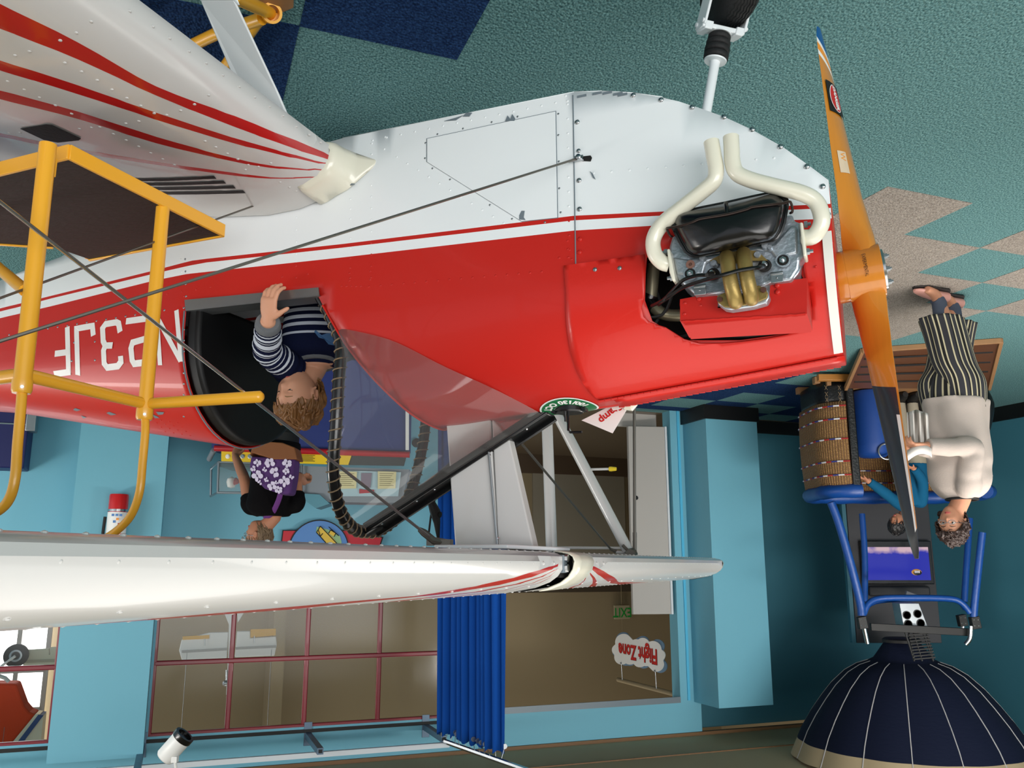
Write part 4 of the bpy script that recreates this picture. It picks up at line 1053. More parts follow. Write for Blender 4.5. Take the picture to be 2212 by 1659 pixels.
# ignition leads
mb = MB(); mb.tube([sl(*E(1205, 1270), .352), sl(*E(1150, 1277), .392), sl(*E(1000, 1300), .402), sl(*E(850, 1340), .400), sl(*E(640, 1400), .372), sl(*E(470, 1460), .345), sl(*E(340, 1550), .32), sl(*E(260, 1610), .28)], .0042, 8, smooth=5); mb.build('ignition_lead', M['black'], engine)
mb = MB(); mb.tube([sl(*E(745, 1340), .352), sl(*E(700, 1345), .362), sl(*E(600, 1350), .362), sl(*E(480, 1390), .35), sl(*E(390, 1480), .33), sl(*E(300, 1570), .31), sl(*E(200, 1620), .27)], .0042, 8, smooth=5); mb.build('ignition_lead', M['black'], engine)
for u, v in ((1160, 1277), (700, 1345)): MB().tube([sl(*E(u+40, v-8), .356), sl(*E(u-10, v), .372)], [.007, .005], 8).build('lead_boot', M['blackm'], engine)
# pipes inside the bay
mb = MB(); mb.tube([sl(*E(215, 1250), .22), sl(*E(205, 1400), .22), sl(*E(190, 1540), .215)], .0155, 14); mb.build('heat_pipe', M['oldpipe'], engine)
mb = MB(); mb.tube([sl(*E(190, 1530), .215), sl(*E(170, 1590), .215), sl(*E(215, 1650), .22)], .0195, 14, smooth=4); mb.build('pipe_sleeve', M['black'], engine)
mb = MB(); mb.tube([sl(1413, 664, .215), sl(1428, 676, .215), sl(1448, 681, .21), (sl(1475, 681, .21))], .0150, 14, smooth=4); mb.build('heat_pipe', M['oldpipe'], engine)
# red tin shroud under the head
sh_t = [(1472, 646), (1472, 693), (1480, 702), (1740, 680), (1740, 601), (1664, 611), (1661, 658), (1607, 668), (1550, 665), (1550, 631)]
mb = MB(); mb.prism([sl(x, y, .300) for x, y in sh_t], -SX*.005)
mb.prism([sl(1472, 693, .300), sl(1740, 678, .300), sl(1752, 714, .262), sl(1492, 729, .262)], ZX*.003 - SX*.004)
mb.prism([sl(1740, 601, .300), sl(1740, 678, .300), sl(1752, 714, .262), sl(1750, 640, .20)], -AX*.003)
mb.prism([sl(1472, 646, .300), sl(1472, 693, .300), sl(1492, 729, .262), sl(1470, 660, .20)], AX*.003)
shr = mb.build('engine_shroud', M['red'], engine, smooth=False, fixn=True, label='bent red sheet-metal shroud below the cylinder head')
mb = MB(); mb.tube([sl(1474, 699 - 4, .300)] + [sl(lerp(1474, 1740, i/24), lerp(695, 679, i/24) + random.uniform(-1, 1), .300) for i in range(25)], .0035, 6); mb.build('weld_bead', M['red'], engine)
for x, y, r in ((1679, 617, .0065), (1680, 631, .0065), (1511, 646, .006), (1514, 660, .003), (1480, 655, .004), (1479, 678, .004), (1762, 576, .003), (1783, 548, .0045)):
    s_ = .300 if x < 1745 else .268
    MB().lathe(sl(x, y, s_), SX, [(r, 0), (r, r*.5), (r*.6, r*.8), (0, r*.85)], 6 if r > .004 else 10).build('rivet_head', M['red'], engine, ang=50)

# ------------------------------------------------------------------ propeller
PR = MB(); TL = math.radians(4.8)
PU = (ZX*math.cos(TL) - AX*math.sin(TL)); PF = (-AX*math.cos(TL) - ZX*math.sin(TL)); PH = AL(-.020, 0, 1.003)
def chord(r): return interp(r, [0, .06, .12, .2, .35, .5, .6, .66, .686], [.085, .088, .098, .112, .118, .106, .088, .066, .03])
def beta(r): return math.radians(interp(r, [0, .06, .12, .2, .35, .5, .686], [80, 62, 44, 31, 23, 18, 14]))
def thick(r): return interp(r, [0, .06, .12, .2, .35, .5, .686], [.080, .078, .052, .034, .022, .014, .006])
def pbl(sg, r, u, side):
    """sg +1 upper blade, -1 lower; u -1..1 across the chord (+1 leading edge), side 0 rear face / 1 front face"""
    c = chord(r); b = beta(r); t = thick(r)
    T = SX*sg; rad = PU*sg
    cd_ = T*math.cos(b) + PF*math.sin(b); nr = PF*math.cos(b) - T*math.sin(b)
    h = (1 - abs(u)**2.2)*t*(.62 if side else -.38)
    return PH + rad*r + cd_*(u*c/2) + nr*h
def blade(sg, breaks, cls):
    rs_ = sorted(set([.0, .03, .06, .09, .12, .16, .2, .25, .3, .35, .4, .45, .5, .55, .62, .65, .67, .686] + breaks))
    US = [-1, -.9, -.7, -.4, 0, .4, .7, .9, 1]
    vs = []; mi = []
    for r in rs_:
        for side, ul in ((1, US), (0, US[::-1][1:-1])):
            for u in ul:
                rr_ = r + ((.016 if r < .5 else .030)*u*(-1 if r > .5 else 1) if .25 < r < .66 else 0)
                vs.append(pbl(sg, min(max(rr_, 0), .686), u, side))
    m_ = 16; fs = []
    for i in range(len(rs_)-1):
        for j in range(m_):
            fs.append((i*m_+j, i*m_+(j+1) % m_, (i+1)*m_+(j+1) % m_, (i+1)*m_+j)); mi.append(cls((rs_[i]+rs_[i+1])/2, j < 8, j))
    fs.append(tuple((len(rs_)-1)*m_+j for j in range(m_))); mi.append(0)
    return vs, fs, mi
def cls_up(r, front, j):
    if j == 8 and r < .66: return 0
    if j == 9 and .33 < r < .66: return 2
    if front: return 0 if r < .56 else (2 if r < .575 else (3 if r < .60 else (2 if r < .615 else 4)))
    return 1 if r > .285 else 0
mb = MB()
for sg in (1, -1):
    vs, fs, mi = blade(sg, [.285, .56, .575, .60, .615], cls_up); mb.add(vs, fs, mi)
# hub boss
prof = []
mb2 = MB()
pp = []
for k in range(28):
    an = 2*PI*k/28; pp.append(PH - PF*.040 + (SX*math.cos(an)*.062 + PU*math.sin(an)*.066))
mb.prism(pp, PF*.082)
prop = mb.build('propeller', [M['wood'], M['propblack'], M['plainwhite'], M['orange'], M['blue_paint']], plane, ang=50, label='varnished wooden two-blade propeller with black-painted upper blade', bevel=.003)
mb = MB(); mb.lathe(PH - PF*.083, PF, [(.060, 0), (.064, .004), (.064, .043)], 30); mb.build('hub_spacer', M['wood'], prop, ang=50)
mb = MB(); mb.lathe(PH - PF*.097, PF, [(.058, 0), (.066, .002), (.066, .016)], 30); mb.build('hub_flange', M['dark'], prop, ang=50)
mb = MB(); mb.lathe(PH + PF*.042, PF, [(.050, 0), (.050, .006), (.046, .007), (0, .007)], 30); mb.build('crush_plate', M['chrome'], prop, ang=50)
for k in range(6):
    an = 2*PI*(k+.3)/6; p = PH + PF*.049 + (SX*math.cos(an) + PU*math.sin(an))*.036
    mb = MB(); mb.lathe(p, PF, [(.0085, 0), (.0085, .002), (.0062, .002), (.0062, .008), (.0035, .008), (.0035, .012), (0, .012)], 6); mb.build('prop_bolt', M['steel'], prop, ang=50)
# decals of the lower blade
def fb(r, u, off=.0012):
    b = beta(r); nr = PF*math.cos(b) + SX*math.sin(b)
    return pbl(-1, r, u, 1) + nr*off
def decal(name, r0, r1, u0, u1, m, off, shape='rect', parent=prop):
    pts = []; 
    if shape == 'rect': P = [(-1, -1), (-.5, -1), (0, -1), (.5, -1), (1, -1), (1, -.5), (1, 0), (1, .5), (1, 1), (.5, 1), (0, 1), (-.5, 1), (-1, 1), (-1, .5), (-1, 0), (-1, -.5)]
    else: P = [(math.cos(2*PI*k/24), math.sin(2*PI*k/24)) for k in range(24)]
    q = [fb(lerp(r0, r1, (a+1)/2), lerp(u0, u1, (b+1)/2), off) for a, b in P]
    c_ = fb((r0+r1)/2, (u0+u1)/2, off)
    return MB().add([c_] + q, [(0, i+1, (i+1) % len(q) + 1) for i in range(len(q))]).build(name, m, parent, smooth=False, fixn=False)
decal('danger_label', .425, .515, -.80, .55, M['blackm'], .0028); decal('danger_oval_rim', .430, .510, -.66, .36, M['plainwhite'], .0032, 'o'); decal('danger_oval', .432, .508, -.60, .30, M['decalred'], .0036, 'o')
vs, fs = textmesh('DANGER', .021, .82, .0012)
MB().add([fb(.470 - x, -.16 - y/.053*.9 if 0 else -.16 + y/.053, .0042) for x, y in vs], fs).build('lettering', M['plainwhite'], prop, smooth=False, fixn=False)
decal('blade_sticker', .255, .315, -.75, -.25, mat('sticker_silver', (216, 196, 168), .3), .0012)
vs, fs = textmesh('W', .024, .9)
MB().add([fb(.300 - x, -.5 + y/.06, .0018) for x, y in vs], fs).build('lettering', M['orange'], prop, smooth=False, fixn=False)
vs, fs = textmesh('EXPERIMENTAL', .0115, .72)
def hubpt(x, y):
    an = math.radians(12) + y/.062
    return PH + PU*(.000 + x*1.0) + SX*(.0632*math.cos(.1)) + PF*(.004 + y)
MB().add([hubpt(x, y) for x, y in vs], fs).build('lettering', M['blackm'], prop, smooth=False, fixn=False)

# ------------------------------------------------------------------ nose gear
g0 = sl(1527, 235, .0); g1 = sl(1545, 132, .0); gd = (g1 - g0).normalized()
mb = MB(); mb.tube([g0 - gd*.05, g1], .0135, 16); ng = mb.build('nose_gear', M['white'], plane, label='white nose wheel leg')
mb = MB(); mb.lathe(g1 - gd*.002, gd, [(.030, 0), (.031, .004)], 24); mb.build('leg_disc', M['white'], ng)
pos = g1 + gd*.004
for i in range(4):
    r = (.034, .0345, .033, .031)[i]; mb = MB(); mb.lathe(pos, gd, [(r-.004, 0), (r, .004), (r, .014), (r-.003, .0175)], 24); mb.build('rubber_disc', M['rubber'], ng, ang=60); pos = pos + gd*.0182
mb = MB(); mb.lathe(pos, gd, [(.031, 0), (.031, .004)], 24); mb.build('leg_disc', M['white'], ng)
# fork: leaning wheel turned slightly towards the viewer
axle = AL(.250, .0, .122); wt = (SX*.66 + AX*.75).normalized()
top = pos + gd*.012
for sg in (1, -1):
    c0 = top + wt*.062*sg; c1 = axle + wt*.062*sg
    dirv = (c1 - c0).normalized(); side = wt.cross(dirv).normalized()
    mb = MB(); mb.box((c0 + c1)/2, dirv*((c1-c0).length/2), side*.026, wt*.004); mb.build('fork_plate', M['white'], ng, bevel=.003)
    mb = MB(); mb.box(c0 - wt*sg*.014, dirv*.012, side*.024, wt*.012); mb.build('fork_block', M['white'], ng, bevel=.003)
    for k in (-1, 1): MB().lathe(c0 + side*.017*k + wt*sg*.003 + dirv*.012, wt*sg, [(.006, 0), (.006, .005), (0, .006)], 10).build('fork_bolt', M['white'], ng)
mb = MB(); mb.box(top, wt*.066, (wt.cross(gd)).normalized()*.020, gd*.007); mb.build('fork_crown', M['white'], ng, bevel=.003)
mb = MB(); mb.lathe(axle, wt, [(.045, -.044), (.080, -.046), (.105, -.040), (.117, -.026), (.121, 0), (.117, .026), (.105, .040), (.080, .046), (.045, .044)], 40)
ty = mb.build('tyre', M['rubber'], ng, ang=60)
mb = MB()
e1_ = (ZX - wt*wt.z).normalized(); e2_ = wt.cross(e1_)
for k in range(-3, 4):
    r = math.sqrt(max(0, .1215**2 - (k*.009)**2*1.6)); L_ = []
    for i in range(73): an = 2*PI*i/72; L_.append(axle + e1_*math.cos(an)*r + e2_*math.sin(an)*r + wt*(k*.009 + (.002 if i % 2 else -.002)))
    mb.tube(L_[:-1], .0016, 4, closed=True)
mb.build('tread_rib', M['blackm'], ng)
mb = MB(); mb.lathe(axle, wt, [(.0, -.046), (.05, -.044), (.05, .044), (0, .046)], 24); mb.build('wheel_hub', M['white'], ng)
# main gear leg: a white slab under the near wing root
mb = MB(); q = [AL(*S_(x, y, s)) for x, y, s in [(432, 0, .82), (504, 168, .64), (560, 262, .52), (626, 262, .52), (597, 195, .60), (505, 0, .82)]]
mb.prism(q, -SX*.02 + AX*.004); gl_ = mb.build('gear_leg', M['white'], plane, smooth=False, bevel=.003, label='white slab-shaped main landing gear leg')
gq = [loc_(p) for p in (q[0], q[5])]; wc = (gq[0] + gq[1])/2
mb = MB(); mb.prism([q[0], q[5], AL(wc.x + .07, 1.02, .12), AL(wc.x - .01, 1.02, .12)], -SX*.02); mb.build('leg_foot', M['white'], gl_, smooth=False)
mb = MB(); mb.lathe(AL(wc.x + .04, 1.07, .135), SX, [(.05, -.04), (.10, -.045), (.13, -.02), (.13, .02), (.10, .045), (.05, .04)], 28); mb.build('main_tyre', M['rubber'], plane)
mb = MB(); mb.tube([AL(1.62, -.28, .52), AL(1.7, -.62, .16)], [.03, .022], 10); mb.build('gear_leg', M['white'], plane)
mb = MB(); mb.lathe(AL(1.7, -.66, .13), SX, [(.05, -.04), (.10, -.045), (.13, -.02), (.13, .02), (.10, .045), (.05, .04)], 28); mb.build('main_tyre', M['rubber'], plane)
# ================================================================== BOARDING PLATFORM
DK = .85
k1 = Z_(118, 350, DK); k2 = Z_(492, 499, DK); k3 = Z_(210, 571, DK)
af = (k1.x + k2.x)/2; sn = (k2.y + k3.y)/2; sf_ = k1.y - .002; ar = 2.42; a_in = k3.x
plat = thing('boarding_platform', 'yellow steel boarding platform with handrails over the near wing', 'platform', AL(1.9, .9, 0), TH)
mb = MB(); mb.prism([AL(af+.004, sn+.004, DK-.004), AL(af+.004, sf_-.004, DK-.004), AL(ar, sf_-.004, DK-.004), AL(ar, .86, DK-.004), AL(a_in+.004, .60, DK-.004), AL(a_in-.004, sn+.004, DK-.004)], ZX*.004 - ZX*.012)
mb.build('deck_mat', M['mattop'], plat, smooth=False)
mb = MB(); bh = .034
def beam(p0, p1, name='edge_beam'):
    d = (p1 - p0); L = d.length; d.normalize(); t = d.cross(ZX)
    return MB().box((p0+p1)/2 - ZX*bh/2, d*(L/2), t*.004, ZX*bh/2).build(name, M['yellow'], plat, bevel=.0015)
C1, C2, C3, C4, C5 = AL(af, sf_, DK), AL(af, sn, DK), AL(a_in, sn, DK), AL(a_in+.01, .60, DK), AL(ar, .86, DK)
beam(C1, C2); beam(C2, C3); beam(C1, AL(ar, sf_, DK)); beam(C4, C5)
MB().lathe(C3 - ZX*.012, ZX, [(.012, -.02), (.012, .004)], 16).build('corner_boss', M['yellow'], plat)
def aw(x, y, a): return AL(*A_(x, y, a))
P1b = AL(*A_(104, 312, af - .012)); P1t = aw(50, 812, af - .012)
P1T = aw(50, 815, af - .012); P1T = V((P1T.x, P1T.y, 1.334))
z2 = A_(344, 440, af).y; P2t0 = aw(320, 855, af + .004); s2 = loc_(P2t0).y; P2b = AL(af + .010, s2, DK - .002); P2t = AL(af + .010, s2, P2t0.z)
ZR = 1.334
mb = MB(); mb.cyl(P1b, P1T + ZX*.02, .0170, n=20); mb.build('post', M['yellow'], plat, ang=50)
mb = MB(); mb.cyl(P2b, V((P2b.x, P2b.y, ZR + .02)), .0160, n=20); mb.build('post', M['yellow'], plat, ang=50)
MB().box(P1b + ZX*.04 + (-SX*.02 + AX*.006), SX*.008, AX*.003, ZX*.02).build('weld_tab', M['yellow'], plat)
r1 = V(P1T); r2 = V((P2b.x, P2b.y, ZR)); r3 = AL(*Z_(562, 857, ZR)); rl_ = AL(*Z_(-60, 790, ZR))
mb = MB(); mb.tube([r1, r2, r3, r3 + (r3-r2).normalized()*.006], [.0140, .0135, .0135, .008], 16); mb.build('handrail', M['yellow'], plat, ang=70)
mb = MB(); mb.tube([r1, AL(ar, sf_ + .02, ZR)], .0140, 16); mb.build('handrail', M['yellow'], plat)
for p in (r1, r2):
    mb = MB(); mb.lathe(p + ZX*.012, ZX, [(.019, 0), (.019, .020), (.0165, .026)], 18); mb.build('socket_collar', M['yellow'], plat)
    MB().lathe(p + ZX*.024 + (CAM - p).normalized().cross(ZX).cross(ZX)*-.0, (CAM - p).normalized(), [(.0035, .015), (.0035, .021), (0, .021)], 8).build('set_screw', M['steel'], plat)
def ss(x, y, s): return AL(*S_(x, y, s))
s1 = loc_(r1).y
mb = MB(); mb.tube([r1 + ZX*.02, ss(46, 870, s1), ss(38, 960, s1), ss(33, 1030, s1), ss(20, 1078, s1), ss(-6, 1105, s1), ss(-50, 1120, s1)], .0095, 14, smooth=4); mb.build('grab_bar', M['yellow'], plat)
mb = MB(); mb.tube([r2 + ZX*.02, ss(314, 930, s2), ss(308, 1000, s2), ss(302, 1060, s2), ss(286, 1108, s2), ss(262, 1138, s2), ss(225, 1164, s2), ss(160, 1190, s2), ss(60, 1215, s2)], .0092, 14, smooth=4); mb.build('grab_bar', M['yellow'], plat)
mb = MB(); mb.tube([AL(*A_(55, 628, af)), aw(0, 582, af + .20), aw(-120, 480, af + .55)], .0125, 12); mb.build('brace', M['yellow'], plat)
for s_ in (.98, sf_+.4):
    pass
mb = MB(); mb.cyl(AL(ar - .03, sf_ - .02, 0), AL(ar - .03, sf_ - .02, DK-.02), .018); mb.build('leg', M['yellow'], plat)
mb = MB(); mb.cyl(AL(ar - .03, .90, 0), AL(ar - .03, .90, DK-.02), .018); mb.build('leg', M['yellow'], plat)
for i in range(3):
    z = .22 + .21*i; MB().abox(ar + .06 + (2-i)*.22, ar + .30 + (2-i)*.22, .90, sf_ + .0, z-.03, z).build('step_tread', M['yellow'], plat, bevel=.003)
mb = MB(); mb.tube([AL(ar, sf_, DK-.02), AL(ar + .74, sf_, .02)], .015, 10); mb.tube([AL(ar, .90, DK-.02), AL(ar + .74, .90, .02)], .015, 10); mb.build('stringer', M['yellow'], plat)
# ------------------------------------------------------------------ yellow tubular stand under the fuselage
def zz(x, y, z): return AL(*Z_(x, y, z))
stand = thing('tubular_stand', 'yellow tubular stand with a wooden block, on the floor under the near wing', 'stand', zz(583, 28, 0), 0)
N1 = zz(583, 28, .09)
for pts in ([N1, zz(505, -8, .22)], [N1, zz(556, 46, .10), zz(478, 156, .045)], [zz(566, 40, .11), zz(465, 74, .07), zz(398, 106, .05), zz(300, 150, .03)], [zz(252, -25, .2), zz(268, 0, .15), zz(286, 40, .03)]):
    MB().tube(pts, .019, 14).build('tube', M['yellow'], stand)
mb = MB(); d = (CAM - N1).normalized(); d = (d + RV*-.25).normalized(); mb.lathe(N1 - d*.02, d, [(.030, 0), (.030, .05), (.022, .05), (.022, .02), (0, .02)], 22); mb.build('socket', M['yellow'], stand, ang=50)
blk = [zz(x, y, .085) for x, y in [(528, -8), (633, -12), (634, 18), (592, 36), (545, 24)]]
mb = MB(); mb.prism(blk, -ZX*.075); mb.build('wooden_block', M['ply'], stand, smooth=False, bevel=.003)

# ================================================================== PEOPLE
SKIN = mat('skin', (214, 158, 128), .48, spec=.35, sub=.12)
SKIN2 = mat('skin_warm', (200, 142, 112), .5, spec=.35, sub=.1)
SKIN3 = mat('skin_tan', (176, 120, 92), .5, spec=.35, sub=.1)
LIP = mat('lips', (186, 92, 86), .4); EYEW = mat('eye_white', (226, 222, 216), .2); IRIS = mat('iris', (60, 52, 48), .2)
def loft(mb, rings, n=28, mf=None, cap=True):
    """rings: (centre, u, v) half-axis vectors"""
    vs = []
    for c, u, v in rings:
        for k in range(n):
            a = 2*PI*k/n; vs.append(c + u*math.cos(a) + v*math.sin(a))
    fs = []; ms = []
    for i in range(len(rings)-1):
        for k in range(n): fs.append((i*n+k, i*n+(k+1) % n, (i+1)*n+(k+1) % n, (i+1)*n+k)); ms.append(mf(i, k) if mf else 0)
    if cap: fs += [tuple(range(n))[::-1], tuple(range((len(rings)-1)*n, len(rings)*n))]; ms += [ms[0], ms[-1]]
    return mb.add(vs, fs, ms)
def smrings(rings, k):
    r = []
    P = [[c for c, u, v in rings], [u for c, u, v in rings], [v for c, u, v in rings]]
    Q = [smoothline(p, k) for p in P]
    return list(zip(*Q))
def g3(x, y, s): return math.exp(-(x*x + y*y) / (2*s*s))
def head_geo(H, R, child=False, female=True):
    """head sculpt: H height chin to crown (m), R 4x4 world matrix (face to -Y). returns verts, faces"""
    nu, nv = 56, 44; vs = []
    for j in range(nv+1):
        th = PI*j/nv
        for i in range(nu):
            ph = 2*PI*i/nu
            x, y, z = math.sin(th)*math.cos(ph), math.sin(th)*math.sin(ph), math.cos(th)
            X, Y, Z = x*(.335 if child else .32), y*(.40 if child else .39), z*.5 + .5
            t = max(0, min(1, (.52 - Z)/.52)); sn_ = max(.12, math.sin(th))
            if z < 0:
                if y < 0: Y *= min(1.9, sn_**-.5)
                X *= min(1.6, sn_**-.35)
            X *= 1 - (.34 if child else .30)*t**1.6
            if Y > 0: Y *= 1 - .62*t**1.2
            else: Y *= 1 - .10*t
            if y < 0:
                f = 1.0
                Y -= f*(.088 if not child else .062)*math.exp(-(X/.040)**2)*math.exp(-((Z-.375)/.048)**2)          # nose tip
                Y -= f*.030*math.exp(-(X/.030)**2)*math.exp(-((Z-.45)/.07)**2)                 # bridge
                Y += f*.030*(math.exp(-((abs(X)-.115)/.05)**2))*math.exp(-((Z-.485)/.040)**2)     # sockets
                Y -= f*.014*math.exp(-((Z-.57)/.05)**2)*math.exp(-(X/.2)**2)                     # brow
                Y -= f*(.030 if child else .018)*math.exp(-((abs(X)-.16)/.07)**2)*math.exp(-((Z-.33)/.08)**2)     # cheeks
                Y -= f*.026*math.exp(-(X/.085)**2)*math.exp(-((Z-.235)/.022)**2)                # upper lip
                Y -= f*.024*math.exp(-(X/.070)**2)*math.exp(-((Z-.190)/.020)**2)                # lower lip
                Y += f*.012*math.exp(-(X/.08)**2)*math.exp(-((Z-.212)/.010)**2)
                Y -= f*.030*math.exp(-(X/.09)**2)*math.exp(-((Z-.07)/.06)**2)                   # chin
            vs.append(R @ V((X*H, Y*H, Z*H)))
    fs = [(j*nu+i, j*nu+(i+1) % nu, (j+1)*nu+(i+1) % nu, (j+1)*nu+i) for j in range(nv) for i in range(nu)]
    return vs, fs
def ear_geo(mb, H, R, sx):
    c = V((sx*.325*H, .03*H, .45*H)); pts = []
    for k in range(15):
        a = math.radians(-70 + 300*k/14)
        pts.append(R @ (c + V((sx*(.028 + .02*math.sin(a))*H, -math.cos(a)*.058*H*1.0, math.sin(a)*.105*H))))
    mb.tube(pts, .020*H, 8, smooth=2)
    m = R.to_3x3()
    mb.lathe(R @ (c + V((sx*.005*H, .0, 0))), m @ V((sx, .35, 0)), [(.055*H, -.01*H), (.06*H, .008*H), (.04*H, .016*H), (0, .010*H)], 14)
    mb.ball(R @ (c + V((sx*.03*H, -.02*H, -.10*H))), .026*H, 10, 8)
def face_parts(root, H, R, child=False, lidf=.6, brow=(110, 78, 48), glasses=False, lookdown=0):
    m = R.to_3x3(); fy = -.365
    for sx in (-1, 1):
        c = R @ V((sx*.118*H, (fy+.047)*H, .487*H))
        mb = MB(); mb.ball(c, .046*H, 14, 10); e = mb.build('eye', EYEW, root)
        d = (m @ V((0, -1, -lookdown))).normalized()
        mb = MB(); mb.lathe(c + d*.030*H, d, [(.026*H, 0), (.024*H, .012*H), (.012*H, .018*H), (0, .018*H)], 14); mb.build('iris', IRIS, e)
        # upper lid
        mb = MB(); vs = []; n = 12; k_ = 6
        for j in range(k_+1):
            t = lerp(90, 90 - 90*lidf - 12, j/k_); t = math.radians(t)
            for i in range(n+1):
                a = math.radians(lerp(-100, 100, i/n)); vs.append(c + m @ V((math.sin(a)*math.cos(t), -math.cos(a)*math.cos(t), math.sin(t)))*.052*H)
        mb.add(vs, [(j*(n+1)+i, j*(n+1)+i+1, (j+1)*(n+1)+i+1, (j+1)*(n+1)+i) for j in range(k_) for i in range(n)])
        mb.build('eyelid', SKIN if child else SKIN2, root)
        t = math.radians(90 - 90*lidf - 12)
        mb = MB(); mb.tube([c + m @ V((math.sin(a)*math.cos(t), -math.cos(a)*math.cos(t), math.sin(t)))*.054*H for a in [math.radians(-80 + 16*i) for i in range(11)]], .0045*H, 5); mb.build('lashes', IRIS, root)
        mb = MB(); mb.tube([R @ V((sx*x*H, y*H, z*H)) for x, y, z in ((.05, -.388, .575), (.11, -.380, .60), (.19, -.330, .585))], [.008*H, .011*H, .005*H], 6, smooth=4); mb.build('eyebrow', mat('eyebrow', brow, .8), root)
    mb = MB()
    yl = -.352 if not child else -.356
    mb.tube([R @ V((x*H, y*H, z*H)) for x, y, z in ((-.085, yl+.045, .210), (-.04, yl-.004, .228), (0, yl-.010, .222), (.04, yl-.004, .228), (.085, yl+.045, .210))], [.004*H, .014*H, .016*H, .014*H, .004*H], 8, smooth=4)
    mb.tube([R @ V((x*H, y*H, z*H)) for x, y, z in ((-.08, yl+.045, .207), (-.04, yl-.002, .196), (0, yl-.008, .190), (.04, yl-.002, .196), (.08, yl+.045, .207))], [.004*H, .013*H, .017*H, .013*H, .004*H], 8, smooth=4)
    mb.build('lips', LIP, root)
    if glasses:
        mb = MB()
        for sx in (-1, 1):
            mb.tube([R @ V(((sx*.125 + .085*math.cos(a))*H, -.415*H + abs(math.cos(a)*sx)*0, (.475 + .055*math.sin(a))*H)) for a in [2*PI*k/20 for k in range(20)]], .008*H, 6, closed=True)
            mb.tube([R @ V((sx*.21*H, -.41*H, .49*H)), R @ V((sx*.33*H, -.2*H, .49*H)), R @ V((sx*.345*H, .02*H, .50*H))], .007*H, 6)
        mb.tube([R @ V((-.04*H, -.415*H, .49*H)), R @ V((.04*H, -.415*H, .49*H))], .007*H, 6)
        mb.build('glasses', M['steel'], root)
def finger(mb, p, d, nrm, lens, r, curl):
    """p root, d direction, nrm palm normal (curl towards it)"""
    pts = [p - d*r]; rr = [r*1.05]; c = p; an = 0
    ax = d.cross(nrm).normalized()
    for i, L in enumerate(lens):
        an += curl[i]; dd = Matrix.Rotation(an, 3, ax) @ d; c = c + dd*L; pts += [c - dd*L*.5, c]; rr += [r*(1 - .07*i)*.98, r*(1.0 - .08*i)]
    pts.append(c + dd*r*.6); rr.append(r*.45)
    mb.tube([p - d*r] + pts[1:], rr, 10)
    mb.ball(c, r*.88, 10, 8)
def hand(mb, wrist, d, nrm, th, L, curl=(.5, .7, .5), spread=.08, thumb_in=.6, tcurl=.3):
    """d towards the fingers, nrm palm normal, th thumb side; L hand length"""
    d = d.normalized(); nrm = (nrm - d*nrm.dot(d)).normalized(); th = (th - d*th.dot(d) - nrm*th.dot(nrm)).normalized()
    pl = L*.50; pw = L*.21; pt = L*.085
    loft(mb, smrings([(wrist - d*L*.08, th*L*.135, nrm*L*.10), (wrist, th*L*.14, nrm*L*.105), (wrist + d*pl*.4, th*pw*1.0, nrm*pt*1.2), (wrist + d*pl*.85, th*pw*1.08, nrm*pt), (wrist + d*pl*1.0, th*pw*.98, nrm*pt*.75)], 3), 18)
    for i, (o, fl_) in enumerate(((.78, .40), (.27, .45), (-.26, .42), (-.76, .33))):
        p = wrist + d*(pl*(.97 - .06*abs(i-1.2)*.6)) + th*(pw*o)
        dd = (d + th*spread*(o)).normalized()
        finger(mb, p, dd, nrm, [L*fl_*.46, L*fl_*.31, L*fl_*.25], L*(.052 if i < 3 else .045), curl)
    p = wrist + d*pl*.22 + th*pw*.78 + nrm*pt*.3
    td = (d*.62 + th*(1-thumb_in)*1.3 + nrm*.35*thumb_in).normalized()
    ax = td.cross(nrm - th*.5).normalized(); pts = [p - td*L*.04, p + td*L*.14]; c = p + td*L*.20
    t2 = Matrix.Rotation(tcurl, 3, ax) @ td; pts += [c, c + t2*L*.12, c + t2*L*.19]
    mb.tube(pts, [L*.075, L*.068, L*.056, L*.052, L*.030], 10, smooth=2)
def flesh(name, mb, m, root, vox, it=4):
    """fuses overlapping volumes into one continuous surface"""
    o = mb.build(name, m, root, smooth=False)
    md = o.modifiers.new('r', 'REMESH'); md.mode = 'VOXEL'; md.voxel_size = vox; md.use_smooth_shade = True
    md2 = o.modifiers.new('s', 'SMOOTH'); md2.factor = .5; md2.iterations = it
    dg = bpy.context.evaluated_depsgraph_get(); me = bpy.data.meshes.new_from_object(o.evaluated_get(dg)); o.modifiers.clear(); o.data = me
    me.polygons.foreach_set('use_smooth', [True]*len(me.polygons))
    return o
def frame_m(pos, face, up=V((0, 0, 1))):
    """matrix with -Y towards face, Z up"""
    y = -V(face).normalized(); x = y.cross(V(up)).normalized(); z = x.cross(y).normalized()
    return Matrix(((x.x, y.x, z.x, pos[0]), (x.y, y.y, z.y, pos[1]), (x.z, y.z, z.z, pos[2]), (0, 0, 0, 1)))
